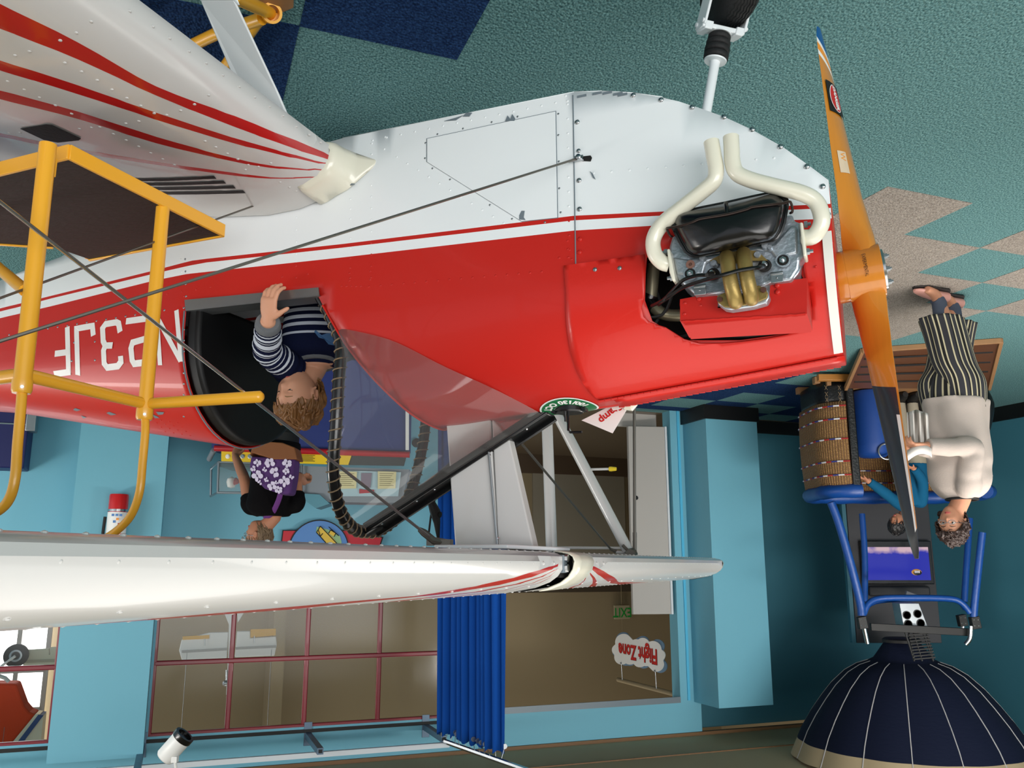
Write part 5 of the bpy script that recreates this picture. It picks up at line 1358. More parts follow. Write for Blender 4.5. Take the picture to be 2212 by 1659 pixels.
def hair_cap(mb, H, R, front, back, low, bulge=1.07, amp=.02, freq=9, seed=0):
    nu, nv = 150, 80; vs = []; keep = {}
    for j in range(nv+1):
        th = PI*.93*j/nv
        for i in range(nu):
            ph = 2*PI*i/nu; x, y, z = math.sin(th)*math.cos(ph), math.sin(th)*math.sin(ph), math.cos(th)
            n_ = noise.noise(V((x, y, z))*freq*.35 + V((seed, 0, 0)))*amp*2.0 + noise.noise(V((x, y, z))*freq + V((seed, 3, 0)))*amp
            wv = noise.noise(V((x, y, z))*2.2 + V((seed, 9, 0)))*2.2; n_ += amp*.55*(1 - abs(math.sin(ph*9 + z*3.0 + wv*3)))**.7 + amp*.25*math.sin(ph*41 + z*9 + wv*8)
            X, Y, Z = x*(.335*bulge + n_), y*(.41*bulge + n_), .5 + z*(.5*bulge + n_)
            t = max(0, (.45 - Z)/.45); Y = Y*(1-.45*t) if Y > 0 else Y
            lim = lerp(front, back, max(0, min(1, (y + .75)/.9)))     # lowest allowed height by side
            if abs(x) > .5 and y < .25 and y > -.65: lim = max(lim, low)
            keep[(j, i)] = Z > lim
            vs.append(R @ V((X*H, Y*H, Z*H)))
    fs = []
    for j in range(nv):
        for i in range(nu):
            if keep[(j, i)] or keep[(j+1, i)]: fs.append((j*nu+i, j*nu+(i+1) % nu, (j+1)*nu+(i+1) % nu, (j+1)*nu+i))
    mb.add(vs, fs)
    return keep
def locks(mb, H, R, n, front, back, low, length, r, curl, seed=1, down=.6, amp=1.0):
    rnd = random.Random(seed); k = 0
    while k < n:
        th = math.acos(rnd.uniform(-.55, 1)); ph = rnd.uniform(0, 2*PI)
        x, y, z = math.sin(th)*math.cos(ph), math.sin(th)*math.sin(ph), math.cos(th)
        Z = .5 + z*.53
        lim = lerp(front, back, max(0, min(1, (y + .75)/.9)))
        if abs(x) > .5 and -.65 < y < .25: lim = max(lim, low)
        if Z < lim: continue
        k += 1
        p = V((x*.355, y*.43, Z)); nrm = V((x, y, z)).normalized()
        t = V((0, 0, -1)) if z < .75 else V((rnd.uniform(-1, 1), -1, 0))
        t = (t - nrm*t.dot(nrm)).normalized(); b = nrm.cross(t); tw = rnd.uniform(-.8, .8); t = (t + b*tw).normalized(); b = nrm.cross(t)
        ph0 = rnd.uniform(0, 6.28); pts = []; rs = []
        L = length*rnd.uniform(.6, 1.3)
        for i in range(7):
            q = i/6; off = p + t*(L*q) + b*((math.sin(ph0 + q*curl) - math.sin(ph0)*(1-q))*.032*amp) + nrm*(.004 + .022*amp*math.sin(PI*q) + .010*amp*math.cos(ph0 + q*curl) - .5*L*L*q*q*1.5)
            pts.append(R @ (off*H)); rs.append(r*H*(1 - .75*q)*(.7 if i == 0 else 1))
        mb.tube(pts, rs, 6)
# ---- the small boy in the cockpit
HC = .178
hc = ss(652, 801, .02)                         # chin level
tocam = (CAM - ss(655, 870, .0)); tocam.z = 0; tocam.normalize(); rgt = V((tocam.y, -tocam.x, 0)) * -1
if rgt.x < 0: rgt = -rgt
facev = (tocam*.78 + RV*.63 + V((0, 0, -.10))).normalized()
boy = thing('person', 'small fair-haired boy in a navy and white striped top, sitting in the cockpit', 'person', AL(1.62, 0, .60), TH)
RB = frame_m(hc, facev, up=(ZX + RV*-.06 - tocam*.03).normalized())
vs, fs = head_geo(HC, RB, child=True)
mb = MB(); mb.add(vs, fs); ear_geo(mb, HC, RB, -1); ear_geo(mb, HC, RB, 1)
neck0 = ss(680, 797, -.02); chest = ss(692, 748, -.01); belly = ss(695, 660, -.03); hip = AL(1.62, -.02, .78)
mb.tube([RB @ V((0, .06*HC, .28*HC)), neck0, chest], [.040, .036, .05], 16)
lat = (RV*.93 + tocam*.25).normalized(); fwdb = (tocam*.93 - RV*.25).normalized()
loft(mb, smrings([(neck0 - ZX*.005, lat*.05, fwdb*.045), (neck0 - ZX*.035, lat*.095, fwdb*.055), (chest, lat*.105, fwdb*.07), (belly, lat*.095, fwdb*.072), (hip, lat*.10, fwdb*.08), (hip - ZX*.06, lat*.09, fwdb*.08)], 4), 20)
for sg in (1, -1): mb.tube([hip + lat*.05*sg, hip + lat*.06*sg - AX*.12 - ZX*.0, hip - AX*.26 + lat*.05*sg - ZX*.10, hip - AX*.34 + lat*.05*sg - ZX*.20], [.06, .055, .042, .034], 12, smooth=3)
# near arm reaching to the sill
sh = ss(624, 795, .05); el = ss(578, 757, .17); wr = ss(579, 692, .300)
mb.tube([sh, (sh+el)/2, el, (el+wr)/2, wr], [.042, .038, .033, .029, .021], 14, smooth=3)
hd_ = (ss(582, 622, .328) - wr).normalized()
hand(mb, wr, hd_, -SX, RV*-1 + ZX*.0, .128, curl=(.38, .55, .45), spread=.12, thumb_in=.30, tcurl=.4)
sh2 = ss(712, 782, -.06); el2 = sh2 + V((-.06, -.02, -.13)); wr2 = el2 + AX*-.10 - ZX*.04 - tocam*-.02
mb.tube([sh2, el2, wr2], [.040, .032, .022], 12, smooth=3)
hand(mb, wr2, -AX, -ZX, SX, .10, curl=(.4, .5, .4))
flesh('body', mb, SKIN, boy, .0030, 3)
face_parts(boy, HC, RB, child=True, lidf=.95, brow=(150, 116, 78), lookdown=.7)
hairm = mat('light_brown_hair', (128, 88, 48), .5, var=.35, vscale=60, stretch=(1, 1, .25))
mb = MB(); hair_cap(mb, HC, RB, .74, .16, .60, 1.10, .045, 5, 2); locks(mb, HC, RB, 120, .84, .40, .74, .22, .034, 4.0, 3, amp=.8); mb.build('hair', hairm, boy, ang=80)
# top: body striped below the yoke, sleeves striped, grey collar and cuffs
NAVY = mat('navy_jersey', (18, 24, 52), .9, bump=.2, scale=300, spec=.1); WHT = mat('white_jersey', (196, 204, 216), .9, spec=.1); GRY = mat('grey_rib', (104, 108, 112), .9, bump=.3, scale=300)
K = 10
rr_ = smrings([(neck0 - ZX*.012, lat*.052, fwdb*.050), (neck0 - ZX*.028, lat*.098, fwdb*.060), (chest + ZX*.02, lat*.118, fwdb*.078), (chest - ZX*.03, lat*.118, fwdb*.084), (belly + ZX*.0, lat*.112, fwdb*.084), (belly - ZX*.05, lat*.112, fwdb*.084), (hip + ZX*.02, lat*.115, fwdb*.085)], K)
def shm(i, k):
    z = rr_[i][0].z; top = chest.z - .018
    if z > top: return 0
    return 1 if ((top - z) % .0235) < .0105 else 0
mb = MB(); loft(mb, rr_, 36, shm, cap=False); top_ = mb.build('striped_top', [NAVY, WHT], boy, solid=.003, ang=80)
def sleeve(sh, el, wr, r0, r1, r2, first):
    pts = smoothline([sh - (el-sh).normalized()*.01, sh, (sh+el)/2, el, (el+wr)/2, wr], 10); n_ = len(pts); rs = [interp(i/(n_-1), [0, .2, .6, 1], [r0, r0, r1, r2]) + (.0018*math.sin(i*1.3)) for i in range(n_)]
    mb = MB(); mb.tube(pts, rs, 20); ms = []; L = 0
    cum = [0]
    for i in range(1, n_): cum.append(cum[-1] + (pts[i]-pts[i-1]).length)
    for i in range(n_-1):
        s_ = 1 if (cum[i] > first and (cum[i] % .0185) < .0088) else 0
        ms += [s_]*20
    mb.m = ms + [0, 0]
    return mb.build('sleeve', [NAVY, WHT], top_, ang=80)
cuff0 = wr + (el-wr).normalized()*.030
sleeve(sh, el, cuff0, .052, .042, .036, .05)
mb = MB(); cdir = (wr - cuff0).normalized(); mb.lathe(cuff0 - cdir*.006, cdir, [(.036, 0), (.037, .006), (.0345, .024), (.032, .028), (.027, .028)], 22); mb.build('cuff', GRY, top_)
sleeve(sh2, el2, wr2, .048, .040, .034, .05)
mb = MB(); mb.tube([neck0 - ZX*.022 + lat*.062*math.cos(a) + fwdb*.056*math.sin(a) - fwdb*.0 - ZX*.012*math.sin(a) for a in [2*PI*k/24 for k in range(24)]], .0125, 10, closed=True, flat=1.0); mb.build('collar', GRY, top_)
mb = MB(); mb.lathe(neck0 - ZX*.02, ZX, [(.058, -.02), (.05, 0), (.045, .004)], 20); 
# chest print: a small blue bird shape and yellow letters
fz = (chest + ZX*.0)
def cpt(u, v, off=.0):   # on the chest front
    an = math.asin(max(-1, min(1, u/.118))); return V((chest.x, chest.y, chest.z + v)) + lat*(.119+off)*math.sin(an)*1.0 + fwdb*(.0855+off)*math.cos(an)
# ---- bird print
bp_ = [(-.010, .006), (.008, .018), (.030, .016), (.044, .0), (.060, -.004), (.074, -.022), (.070, -.028), (.052, -.012), (.038, -.018), (.015, -.020), (-.002, -.012)]
bp_ = [(-.030+u*.95+.0, v-.002) for u, v in bp_]
MB().add([cpt(u, v, .003) for u, v in bp_], [tuple(range(len(bp_)))]).build('blue_print', mat('denim_blue_print', (70, 112, 160), .8), top_, smooth=False, fixn=False)
vs, fs = textmesh('A', .024); MB().add([cpt(-.058 + x, -.022 + y, .004) for x, y in vs], fs).build('print_letters', mat('mustard_print', (196, 140, 40), .7), top_, smooth=False, fixn=False)
vs, fs = textmesh('CERS', .022); MB().add([cpt(-.040 + x, -.045 + y, .004) for x, y in vs], fs).build('print_letters', mat('rust_print', (150, 88, 44), .7), top_, smooth=False, fixn=False)
mb = MB(); loft(mb, smrings([(hip + ZX*.035, lat*.112, fwdb*.09), (hip, lat*.118, fwdb*.095), (hip - ZX*.07, lat*.11, fwdb*.095)], 3), 24)
for sg in (1, -1): mb.tube([hip + lat*.05*sg, hip + lat*.06*sg - AX*.12, hip - AX*.26 + lat*.05*sg - ZX*.10, hip - AX*.33 + lat*.05*sg - ZX*.17], [.066, .062, .050, .042], 12, smooth=3)
mb.build('trousers', M['blackm'], boy)

# ---- woman in the cream sweater
D1 = 5.25
def q1(x, y, dd=0): return Y_(x, y, D1 + dd)
fw1 = (RV*.80 + V((0, -.60, 0))).normalized(); sd1 = V((fw1.y, -fw1.x, 0)).normalized()
if sd1.y > 0: sd1 = -sd1                       # her side nearer the camera
wc_ = q1(2040, 700); foot = V((wc_.x, D1, 0))
wom = thing('person', 'smiling woman with dark curly hair, cream sweater and striped trousers before the balloon basket', 'person', (foot.x, foot.y, 0), 0)
H1 = .218; ch1 = q1(2052, 1093)
RB1 = frame_m(ch1 + fw1*-.01, (fw1*.95 + V((0, -.25, -.05))).normalized(), up=(ZX + fw1*.10).normalized())
vs, fs = head_geo(H1, RB1); mb = MB(); mb.add(vs, fs); ear_geo(mb, H1, RB1, -1); ear_geo(mb, H1, RB1, 1)
nk = q1(2078, 1078); shc = q1(2078, 1048); wst = q1(2072, 930); hp1 = q1(2060, 865)
mb.tube([RB1 @ V((0, .10*H1, .30*H1)), nk, shc], [.056, .050, .07], 16)
loft(mb, smrings([(nk - ZX*.02, sd1*.07, fw1*.06), (shc, sd1*.13, fw1*.08), (q1(2075, 1000), sd1*.13, fw1*.12), (wst, sd1*.155, fw1*.12), (hp1, sd1*.17, fw1*.14), (q1(2055, 835), sd1*.16, fw1*.13)], 4), 24)
for sg in (1, -1):
    hj = q1(2055, 850) + sd1*.085*sg; an_ = V((foot.x + (.055 if sg > 0 else -.10), D1 + (-.07 if sg > 0 else .06), .075))
    mb.tube([hj, hj.lerp(an_, .5), an_ + ZX*.02, an_], [.085, .062, .038, .040], 14, smooth=3)
    mb.tube([an_, an_ + fw1*.05 - ZX*.03, an_ + fw1*.14 - ZX*.045], [.036, .034, .022], 12, smooth=3)
shn = q1(2096, 1052, -.14); eln = q1(2098, 970, -.20); wrn = q1(2000, 963, -.26)
mb.tube([shn, (shn+eln)/2, eln, (eln+wrn)/2, wrn], [.052, .048, .042, .036, .026], 14, smooth=3)
hand(mb, wrn, (RV + V((0, -.1, .02))), -ZX + V((0, .3, 0)), V((0, 1, .3)), .17, curl=(.6, .8, .5))
shf = q1(2060, 1052, .16); elf = q1(2040, 975, .18); wrf = q1(1990, 970, -.10)
mb.tube([shf, elf, wrf], [.05, .04, .026], 12, smooth=3)
hand(mb, wrf, (RV + V((0, -.3, .0))), -ZX, V((0, -.3, 1)), .17, curl=(.6, .8, .5))
flesh('body', mb, SKIN2, wom, .0058, 4)
face_parts(wom, H1, RB1, lidf=.45, brow=(60, 42, 34), glasses=True, lookdown=.1)
hm = mat('dark_curly_hair', (44, 26, 20), .55, var=.3, vscale=50)
mb = MB(); hair_cap(mb, H1, RB1, .74, .12, .50, 1.16, .05, 8, 5); locks(mb, H1, RB1, 420, .80, .16, .56, .17, .028, 9.0, 8, amp=1.9); mb.build('hair', hm, wom, ang=80)
CRM = mat('cream_knit', (182, 170, 162), .9, bump=.15, scale=160, spec=.1)
rg = [(nk + ZX*.0, sd1*.085, fw1*.075), (nk - ZX*.02, sd1*.13, fw1*.085), (q1(2076, 1050), sd1*.175, fw1*.125), (q1(2072, 1015), sd1*.18, fw1*.175), (q1(2071, 985), sd1*.18, fw1*.185), (q1(2066, 935), sd1*.18, fw1*.200), (q1(2064, 890), sd1*.175, fw1*.225), (q1(2063, 866), sd1*.175, fw1*.240)]
rs_ = smrings(rg, 6); mb = MB(); vs = []; n = 48
for i, (c_, u, v) in enumerate(rs_):
    for k in range(n):
        a = 2*PI*k/n; w_ = 1 + (.035*math.sin(a*7) * (i/len(rs_))**2) + .05*noise.noise(V((math.cos(a)*1.5, math.sin(a)*1.5, i*.18))); vs.append(c_ + (u*math.cos(a) + v*math.sin(a))*w_)
mb.add(vs, [(i*n+k, i*n+(k+1) % n, (i+1)*n+(k+1) % n, (i+1)*n+k) for i in range(len(rs_)-1) for k in range(n)])
mb.f += [tuple(range(n))[::-1], tuple(range((len(rs_)-1)*n, len(rs_)*n))]; mb.m += [0, 0]; swm = mb
def wsleeve(pts, rs, m, parent, name='sleeve'):
    P = smoothline(pts, 8); R_ = [interp(i/(len(P)-1), [j/(len(rs)-1) for j in range(len(rs))], rs) * (1 + .06*math.sin(i*1.1)*math.sin(i*.37)) for i in range(len(P))]
    return MB().tube(P, R_, 20).build(name, m, parent, ang=80)
def fsleeve(mb, pts, rs):
    P = smoothline(pts, 8); mb.tube(P, [interp(i/(len(P)-1), [j/(len(rs)-1) for j in range(len(rs))], rs) * (1 + .05*math.sin(i*1.1)*math.sin(i*.37)) for i in range(len(P))], 20)
fsleeve(swm, [shn - V((0, -.07, 0)) + ZX*.0, shn + V((0, .02, -.01)), (shn+eln)/2 + V((.01, 0, 0)), eln + V((-.006, 0, -.01)), (eln+wrn)/2, wrn - (wrn-eln).normalized()*.01], [.060, .072, .068, .062, .054, .046])
fsleeve(swm, [shf, (shf+elf)/2, elf, (elf+wrf)/2, wrf], [.07, .07, .06, .052, .045])
sw = flesh('sweater', swm, CRM, wom, .0075, 9)
mb = MB(); mb.tube([nk + sd1*.0885*math.cos(a) + fw1*.0785*math.sin(a) - ZX*.004*math.sin(a) + ZX*.002 for a in [2*PI*k/28 for k in range(28)]], .008, 8, closed=True); mb.build('neckline_trim', M['blackm'], sw)
# trousers: vertical stripes woven in
TS = [mat('trouser_charcoal', (44, 44, 50), .9), mat('trouser_cream_stripe', (188, 178, 146), .9), mat('trouser_black_stripe', (16, 15, 16), .9)]
pat = [0, 0, 1, 2, 2, 1, 0, 0, 0, 1, 2, 0, 0, 1, 0, 0]
tro = None
for sg in (1, -1):
    hj = q1(2060, 872) + sd1*.075*sg; an_ = V((foot.x + (.055 if sg > 0 else -.095), D1 + (-.07 if sg > 0 else .06), .20))
    rg = [(hj + ZX*.04, sd1*.10, fw1*.15), (hj - ZX*.12, sd1*.110, fw1*.175), (hj.lerp(an_, .45), sd1*.115, fw1*.165), (hj.lerp(an_, .8), sd1*.118, fw1*.150), (an_, sd1*.122, fw1*.150)]
    rs_ = smrings(rg, 5); mb = MB(); vs = []; n = 96; fs = []; ms = []
    for i, (c_, u, v) in enumerate(rs_):
        for k in range(n):
            a = 2*PI*k/n; w_ = 1 + .05*math.sin(a*9 + sg)*(i/len(rs_)); vs.append(c_ + (u*math.cos(a) + v*math.sin(a))*w_)
    for i in range(len(rs_)-1):
        for k in range(n): fs.append((i*n+k, i*n+(k+1) % n, (i+1)*n+(k+1) % n, (i+1)*n+k)); ms.append(pat[k % 16])
    mb.add(vs, fs, ms)
    if tro is None: tro = mb.build('trousers', TS, wom, ang=80, solid=.004)
    else: mb.build('trouser_leg', TS, tro, ang=80, solid=.004)
rs_ = smrings([(q1(2062, 885), sd1*.165, fw1*.19), (q1(2060, 850), sd1*.165, fw1*.19), (q1(2058, 815), sd1*.14, fw1*.165), (q1(2056, 795), sd1*.08, fw1*.11)], 4); mb = MB(); loft(mb, rs_, 96, lambda i, k: pat[k % 16]); mb.build('trouser_seat', TS, tro, ang=80)
PNK = mat('pink_shoe', (206, 150, 138), .5); SOLE = mat('dark_sole', (40, 34, 32), .7); SOCK = mat('grey_blue_sock', (74, 82, 98), .9)
for sg in (1, -1):
    an_ = V((foot.x + (.055 if sg > 0 else -.10), D1 + (-.07 if sg > 0 else .06), .075)); fd = (fw1 + V((0, .35, 0))).normalized(); sdv = V((fd.y, -fd.x, 0))
    mb = MB(); loft(mb, smrings([(an_ - fd*.075 - ZX*.030, sdv*.022, ZX*.022), (an_ - fd*.06 - ZX*.022, sdv*.036, ZX*.034), (an_ - ZX*.024, sdv*.040, ZX*.034), (an_ + fd*.09 - ZX*.036, sdv*.046, ZX*.024), (an_ + fd*.155 - ZX*.046, sdv*.036, ZX*.014), (an_ + fd*.182 - ZX*.05, sdv*.012, ZX*.006)], 4), 20)
    s_ = mb.build('shoe', PNK, wom)
    mb = MB(); loft(mb, [(an_ - fd*.082 - ZX*(.074 - .0) + ZX*.012, sdv*.018, ZX*.012), (an_ - fd*.06 - ZX*.062, sdv*.040, ZX*.013), (an_ + fd*.02 - ZX*.064, sdv*.042, ZX*.011), (an_ + fd*.09 - ZX*.066, sdv*.049, ZX*.009), (an_ + fd*.16 - ZX*.068, sdv*.038, ZX*.007), (an_ + fd*.186 - ZX*.068, sdv*.012, ZX*.006)], 20)
    mb.build('sole', SOLE, s_)
    mb = MB(); mb.tube([an_ + ZX*.16, an_ + ZX*.02, an_ + fd*.03 - ZX*.012], [.044, .044, .038], 16, smooth=3); mb.build('sock', SOCK, wom)
# the folded white shirt she carries
shirt = MB(); n = 26
WH2 = mat('white_cotton', (214, 208, 202), .9)
top0 = q1(1984, 972, -.26)
vs = []
for j in range(12):
    t = j/11
    for i in range(n):
        u = i/(n-1); x_, y_ = lerp(1964, 2008, u), lerp(965, 885 + 14*abs(u-.4), t)
        vs.append(q1(x_ - 3*t, y_, -.24 + .03*math.sin(u*18 + t)*(.4+t) + .01*math.sin(u*41)))
shirt.add(vs, [(j*n+i, j*n+i+1, (j+1)*n+i+1, (j+1)*n+i) for j in range(11) for i in range(n-1)])
vs = []
for j in range(8):
    t = j/7
    for i in range(n):
        u = i/(n-1); x_ = lerp(1960, 2012, u); yc = 985 - 16*math.sin(u*2.6) + 22*(1-u)*0
        vs.append(q1(x_, yc + 12*math.cos(t*PI), -.25 - .05*math.sin(t*PI)))
shirt.add(vs, [(j*n+i, j*n+i+1, (j+1)*n+i+1, (j+1)*n+i) for j in range(7) for i in range(n-1)])
shirt.build('folded_shirt', WH2, None, ang=80, solid=.006, loc=tuple(top0), label='white shirt folded over the forearm of the woman in the cream sweater', cat='shirt')

# ---- woman with the purple backpack
D2 = 6.15
def q2(x, y, dd=0): return Y_(x, y, D2 + dd)
c2 = q2(592, 1000); w2 = thing('person', 'woman in a black top with a purple backpack, seen from behind beyond the cockpit', 'person', (c2.x, D2, 0), 0)
fw2 = (RV*.86 + V((0, .50, 0))).normalized(); sd2 = V((fw2.y, -fw2.x, 0)).normalized()
if sd2.x < 0: sd2 = -sd2                         # her right side, to the right and towards the camera
H2 = .215; ch2 = q2(557, 1124); RB2 = frame_m(ch2 - fw2*.02, (RV*.97 + V((0, .10, -.04))).normalized(), up=(ZX + fw2*.12).normalized())
vs, fs = head_geo(H2, RB2); mb = MB(); mb.add(vs, fs); ear_geo(mb, H2, RB2, -1); ear_geo(mb, H2, RB2, 1)
nk2 = q2(592, 1118); sc2 = q2(592, 1092); wa2 = q2(592, 985); hi2 = V((c2.x, D2, .90))
mb.tube([RB2 @ V((0, .12*H2, .28*H2)), nk2, sc2], [.054, .050, .06], 14)
loft(mb, smrings([(nk2 - ZX*.01, sd2*.06, fw2*.06), (sc2 + ZX*.01, sd2*.14, fw2*.08), (sc2 - ZX*.06, sd2*.175, fw2*.10), (wa2, sd2*.15, fw2*.11), (hi2, sd2*.17, fw2*.13), (hi2 - ZX*.12, sd2*.17, fw2*.13)], 4), 24)
for sg in (1, -1): mb.tube([hi2 - ZX*.05 + sd2*.09*sg, hi2*.5 + V((c2.x, D2, .08))*.5 + sd2*.09*sg, V((c2.x, D2, .08)) + sd2*.09*sg, V((c2.x, D2, .04)) + sd2*.09*sg + fw2*.12], [.09, .065, .042, .03], 12, smooth=3)
sA = q2(541, 1092, -.02); eA = q2(528, 1035, .05); wA = q2(508, 985, .28)
mb.tube([sA, (sA+eA)/2, eA, (eA+wA)/2, wA], [.048, .045, .040, .036, .026], 14, smooth=3)
hand(mb, wA, (V((0, .7, -.7))), V((0, -.3, -1)), V((-1, 0, 0)), .17, curl=(.5, .5, .4))
sB = q2(640, 1085, .02); eB = q2(642, 1030, .1); wB = eB + V((0, .22, .02))
mb.tube([sB, eB, wB], [.048, .038, .026], 12, smooth=3)
hand(mb, wB, V((0, 1, -.2)), V((0, -.2, -1)), V((1, 0, 0)), .17)
flesh('body', mb, SKIN3, w2, .0062, 4)
face_parts(w2, H2, RB2, lidf=.4, glasses=True)
mb = MB(); hair_cap(mb, H2, RB2, .80, .16, .66, 1.08, .03, 6, 9); locks(mb, H2, RB2, 200, .86, .3, .7, .34, .03, 2.5, 12, amp=.6); mb.build('hair', mat('greying_brown_hair', (116, 94, 70), .55, var=.4, vscale=40), w2, ang=80)
BT = mat('black_knit_top', (12, 11, 13), .9, spec=.1, bump=.3, scale=90, stretch=(1, 1, 4))
rg = [(nk2 - ZX*.008, sd2*.075, fw2*.075), (q2(588, 1113), sd2*.145, fw2*.10), (q2(584, 1095), sd2*.195, fw2*.125), (q2(588, 1065), sd2*.185, fw2*.13), (wa2 + ZX*.06, sd2*.165, fw2*.13), (wa2, sd2*.17, fw2*.135), (hi2, sd2*.20, fw2*.16), (hi2 - ZX*.06, sd2*.20, fw2*.16)]
mb = MB(); loft(mb, smrings(rg, 5), 30); fsleeve(mb, [sA + V((-.07, .0, .02)), sA, sA.lerp(eA, .35)], [.06, .062, .056]); fsleeve(mb, [sB + V((.07, 0, .03)), sB + V((0, 0, .01)), sB.lerp(eB, .35)], [.06, .062, .056])
tp2 = flesh('black_top', mb, BT, w2, .008, 6)
mb = MB(); loft(mb, smrings([(hi2 - ZX*.03, sd2*.185, fw2*.15), (hi2 - ZX*.12, sd2*.185, fw2*.15)], 2), 24)
for sg in (1, -1): mb.tube([hi2 - ZX*.08 + sd2*.09*sg, hi2*.5 + V((c2.x, D2, .08))*.5 + sd2*.09*sg, V((c2.x, D2, .10)) + sd2*.09*sg], [.098, .075, .055], 14, smooth=3)
mb.build('trousers', M['blackm'], w2)
# backpack: thing of its own, purple with white flowers and a brown base
PUR = mat('purple_canvas', (74, 40, 100), .85, var=.35, vscale=7); BRW = mat('brown_leather_base', (124, 74, 36), .6); WF = mat('white_flower_print', (206, 198, 222), .85)
bk = [(537, 1005), (540, 960), (556, 952), (600, 957), (636, 968), (638, 985), (632, 1030), (622, 1068), (600, 1066), (575, 1050), (545, 1030)]
bpo = q2(590, 1010, -.26)
pack = thing('backpack', 'purple backpack with white flowers and a brown base, worn by the woman in black', 'backpack', tuple(bpo), 0)
mb = MB(); mb.prism([q2(x, y, -.30) for x, y in [(541, 985), (637, 990), (633, 1030), (626, 1068), (604, 1067), (570, 1055), (548, 1032), (538, 1010)]], V((0, .17, 0))); mb.build('pack_body', PUR, pack, bevel=.02, bseg=3, ang=60)
mb = MB(); mb.prism([q2(x, y, -.31) for x, y in [(539, 984), (546, 960), (566, 953), (610, 956), (636, 966), (642, 992), (590, 992), (545, 978)]], V((0, .18, 0))); mb.build('pack_base', BRW, pack, bevel=.02, bseg=3, ang=60)
rnd = random.Random(4); fm = MB()
for fx, fy, fr_ in [(556, 1000, 9), (583, 1000, 12), (620, 1001, 11), (556, 1028, 13), (594, 1020, 12), (618, 1018, 8), (576, 1036, 6), (588, 1050, 11), (614, 1040, 13), (598, 1042, 5), (562, 1042, 6), (547, 1012, 7), (602, 1058, 9), (572, 1014, 6), (630, 1030, 6)]:
    for k in range(5 if fr_ > 6 else 4):
        a = 2*PI*k/5 + rnd.random(); p = q2(fx + math.cos(a)*fr_*.55, fy + math.sin(a)*fr_*.55, -.304)
        r = fr_*.42*D2/FPX; n_ = 8
        fm.add([p + RV*(r*math.cos(2*PI*j/n_)*(.6+.4*abs(math.cos(a)))) + UPV*(r*math.sin(2*PI*j/n_)) - FW*rnd.uniform(.001, .004) for j in range(n_)], [tuple(range(n_))])
fm.build('flower_print', WF, pack, smooth=False, fixn=False)
mb = MB(); mb.tube([q2(606, 1066, -.22), q2(600, 1085, -.17), q2(588, 1108, -.10), q2(572, 1120, -.03)], .018, 8, flat=.3, flatdir=(0, -1, .3), smooth=4); mb.build('strap', mat('purple_strap', (92, 40, 112), .8), pack)

# ---- child in the basket
D3 = 8.0
def q3(x, y, dd=0): return Y_(x, y, D3 + dd)
H3 = .19; c3 = q3(1960, 1050); kid = thing('person', 'dark-haired child in a blue long-sleeved top leaning on the rim inside the balloon basket', 'person', (c3.x, D3, .12), 0)
f3 = (RV*.75 + V((0, -.45, -.42))).normalized(); RB3 = frame_m(q3(1944, 1112), f3, up=(ZX*.9 + RV*.12).normalized())
vs, fs = head_geo(H3, RB3, child=True); mb = MB(); mb.add(vs, fs); ear_geo(mb, H3, RB3, -1); ear_geo(mb, H3, RB3, 1)
nk3 = q3(1955, 1104, .05); sc3 = q3(1968, 1085, .05); wa3 = q3(1972, 1030, .05); hi3 = V((wa3.x, D3 + .05, .78))
mb.tube([RB3 @ V((0, .1*H3, .3*H3)), nk3, sc3], [.042, .04, .05], 12)
loft(mb, smrings([(sc3 + ZX*.03, V((.07, 0, 0)), V((0, .06, 0))), (sc3, V((.12, 0, 0)), V((0, .075, 0))), (wa3, V((.11, 0, 0)), V((0, .08, 0))), (hi3, V((.12, 0, 0)), V((0, .09, 0)))], 4), 18)
for sg in (1, -1): mb.tube([hi3 + V((.06*sg, 0, 0)), V((wa3.x + .06*sg, D3+.05, .45)), V((wa3.x + .06*sg, D3+.05, .17)), V((wa3.x + .06*sg, D3-.05, .15))], [.07, .05, .035, .03], 10, smooth=3)
a3 = q3(1945, 1090, 0); b3 = q3(1908, 1062, -.15); w3 = q3(1872, 1036, -.22)
mb.tube([a3, b3, w3], [.04, .036, .026], 12, smooth=3); hand(mb, w3, RV + V((0, 0, -.3)), V((0, 0, -1)), V((0, -1, 0)), .13, curl=(.5, .6, .5))
a4 = q3(1990, 1082, .0); b4 = q3(1992, 1040, -.1); w4 = q3(1975, 1012, -.2)
mb.tube([a4, b4, w4], [.04, .036, .026], 12, smooth=3); hand(mb, w4, RV + V((0, -.2, -.2)), V((0, 0, -1)), V((0, -1, 0)), .13, curl=(.5, .6, .5))
flesh('body', mb, SKIN3, kid, .006, 3)
face_parts(kid, H3, RB3, child=True, lidf=.7, brow=(30, 22, 20))
mb = MB(); hair_cap(mb, H3, RB3, .70, .10, .58, 1.12, .02, 6, 3); locks(mb, H3, RB3, 140, .66, .1, .5, .25, .03, 1.5, 22, amp=.4); mb.build('hair', mat('black_hair', (16, 13, 14), .5), kid, ang=80)
BLT = mat('petrol_blue_jersey', (20, 82, 116), .85, spec=.1)
mb = MB(); loft(mb, smrings([(sc3 + ZX*.035, V((.08, 0, 0)), V((0, .07, 0))), (sc3, V((.14, 0, 0)), V((0, .095, 0))), (wa3, V((.135, 0, 0)), V((0, .10, 0))), (wa3 - ZX*.12, V((.14, 0, 0)), V((0, .11, 0)))], 5), 24)
fsleeve(mb, [a3 + V((-.05, .02, 0)), a3, b3, w3 + (b3-w3).normalized()*.03], [.056, .055, .048, .038]); fsleeve(mb, [a4 + V((.03, .02, 0)), a4, b4, w4], [.056, .055, .048, .038])
t3 = flesh('blue_top', mb, BLT, kid, .008, 5)
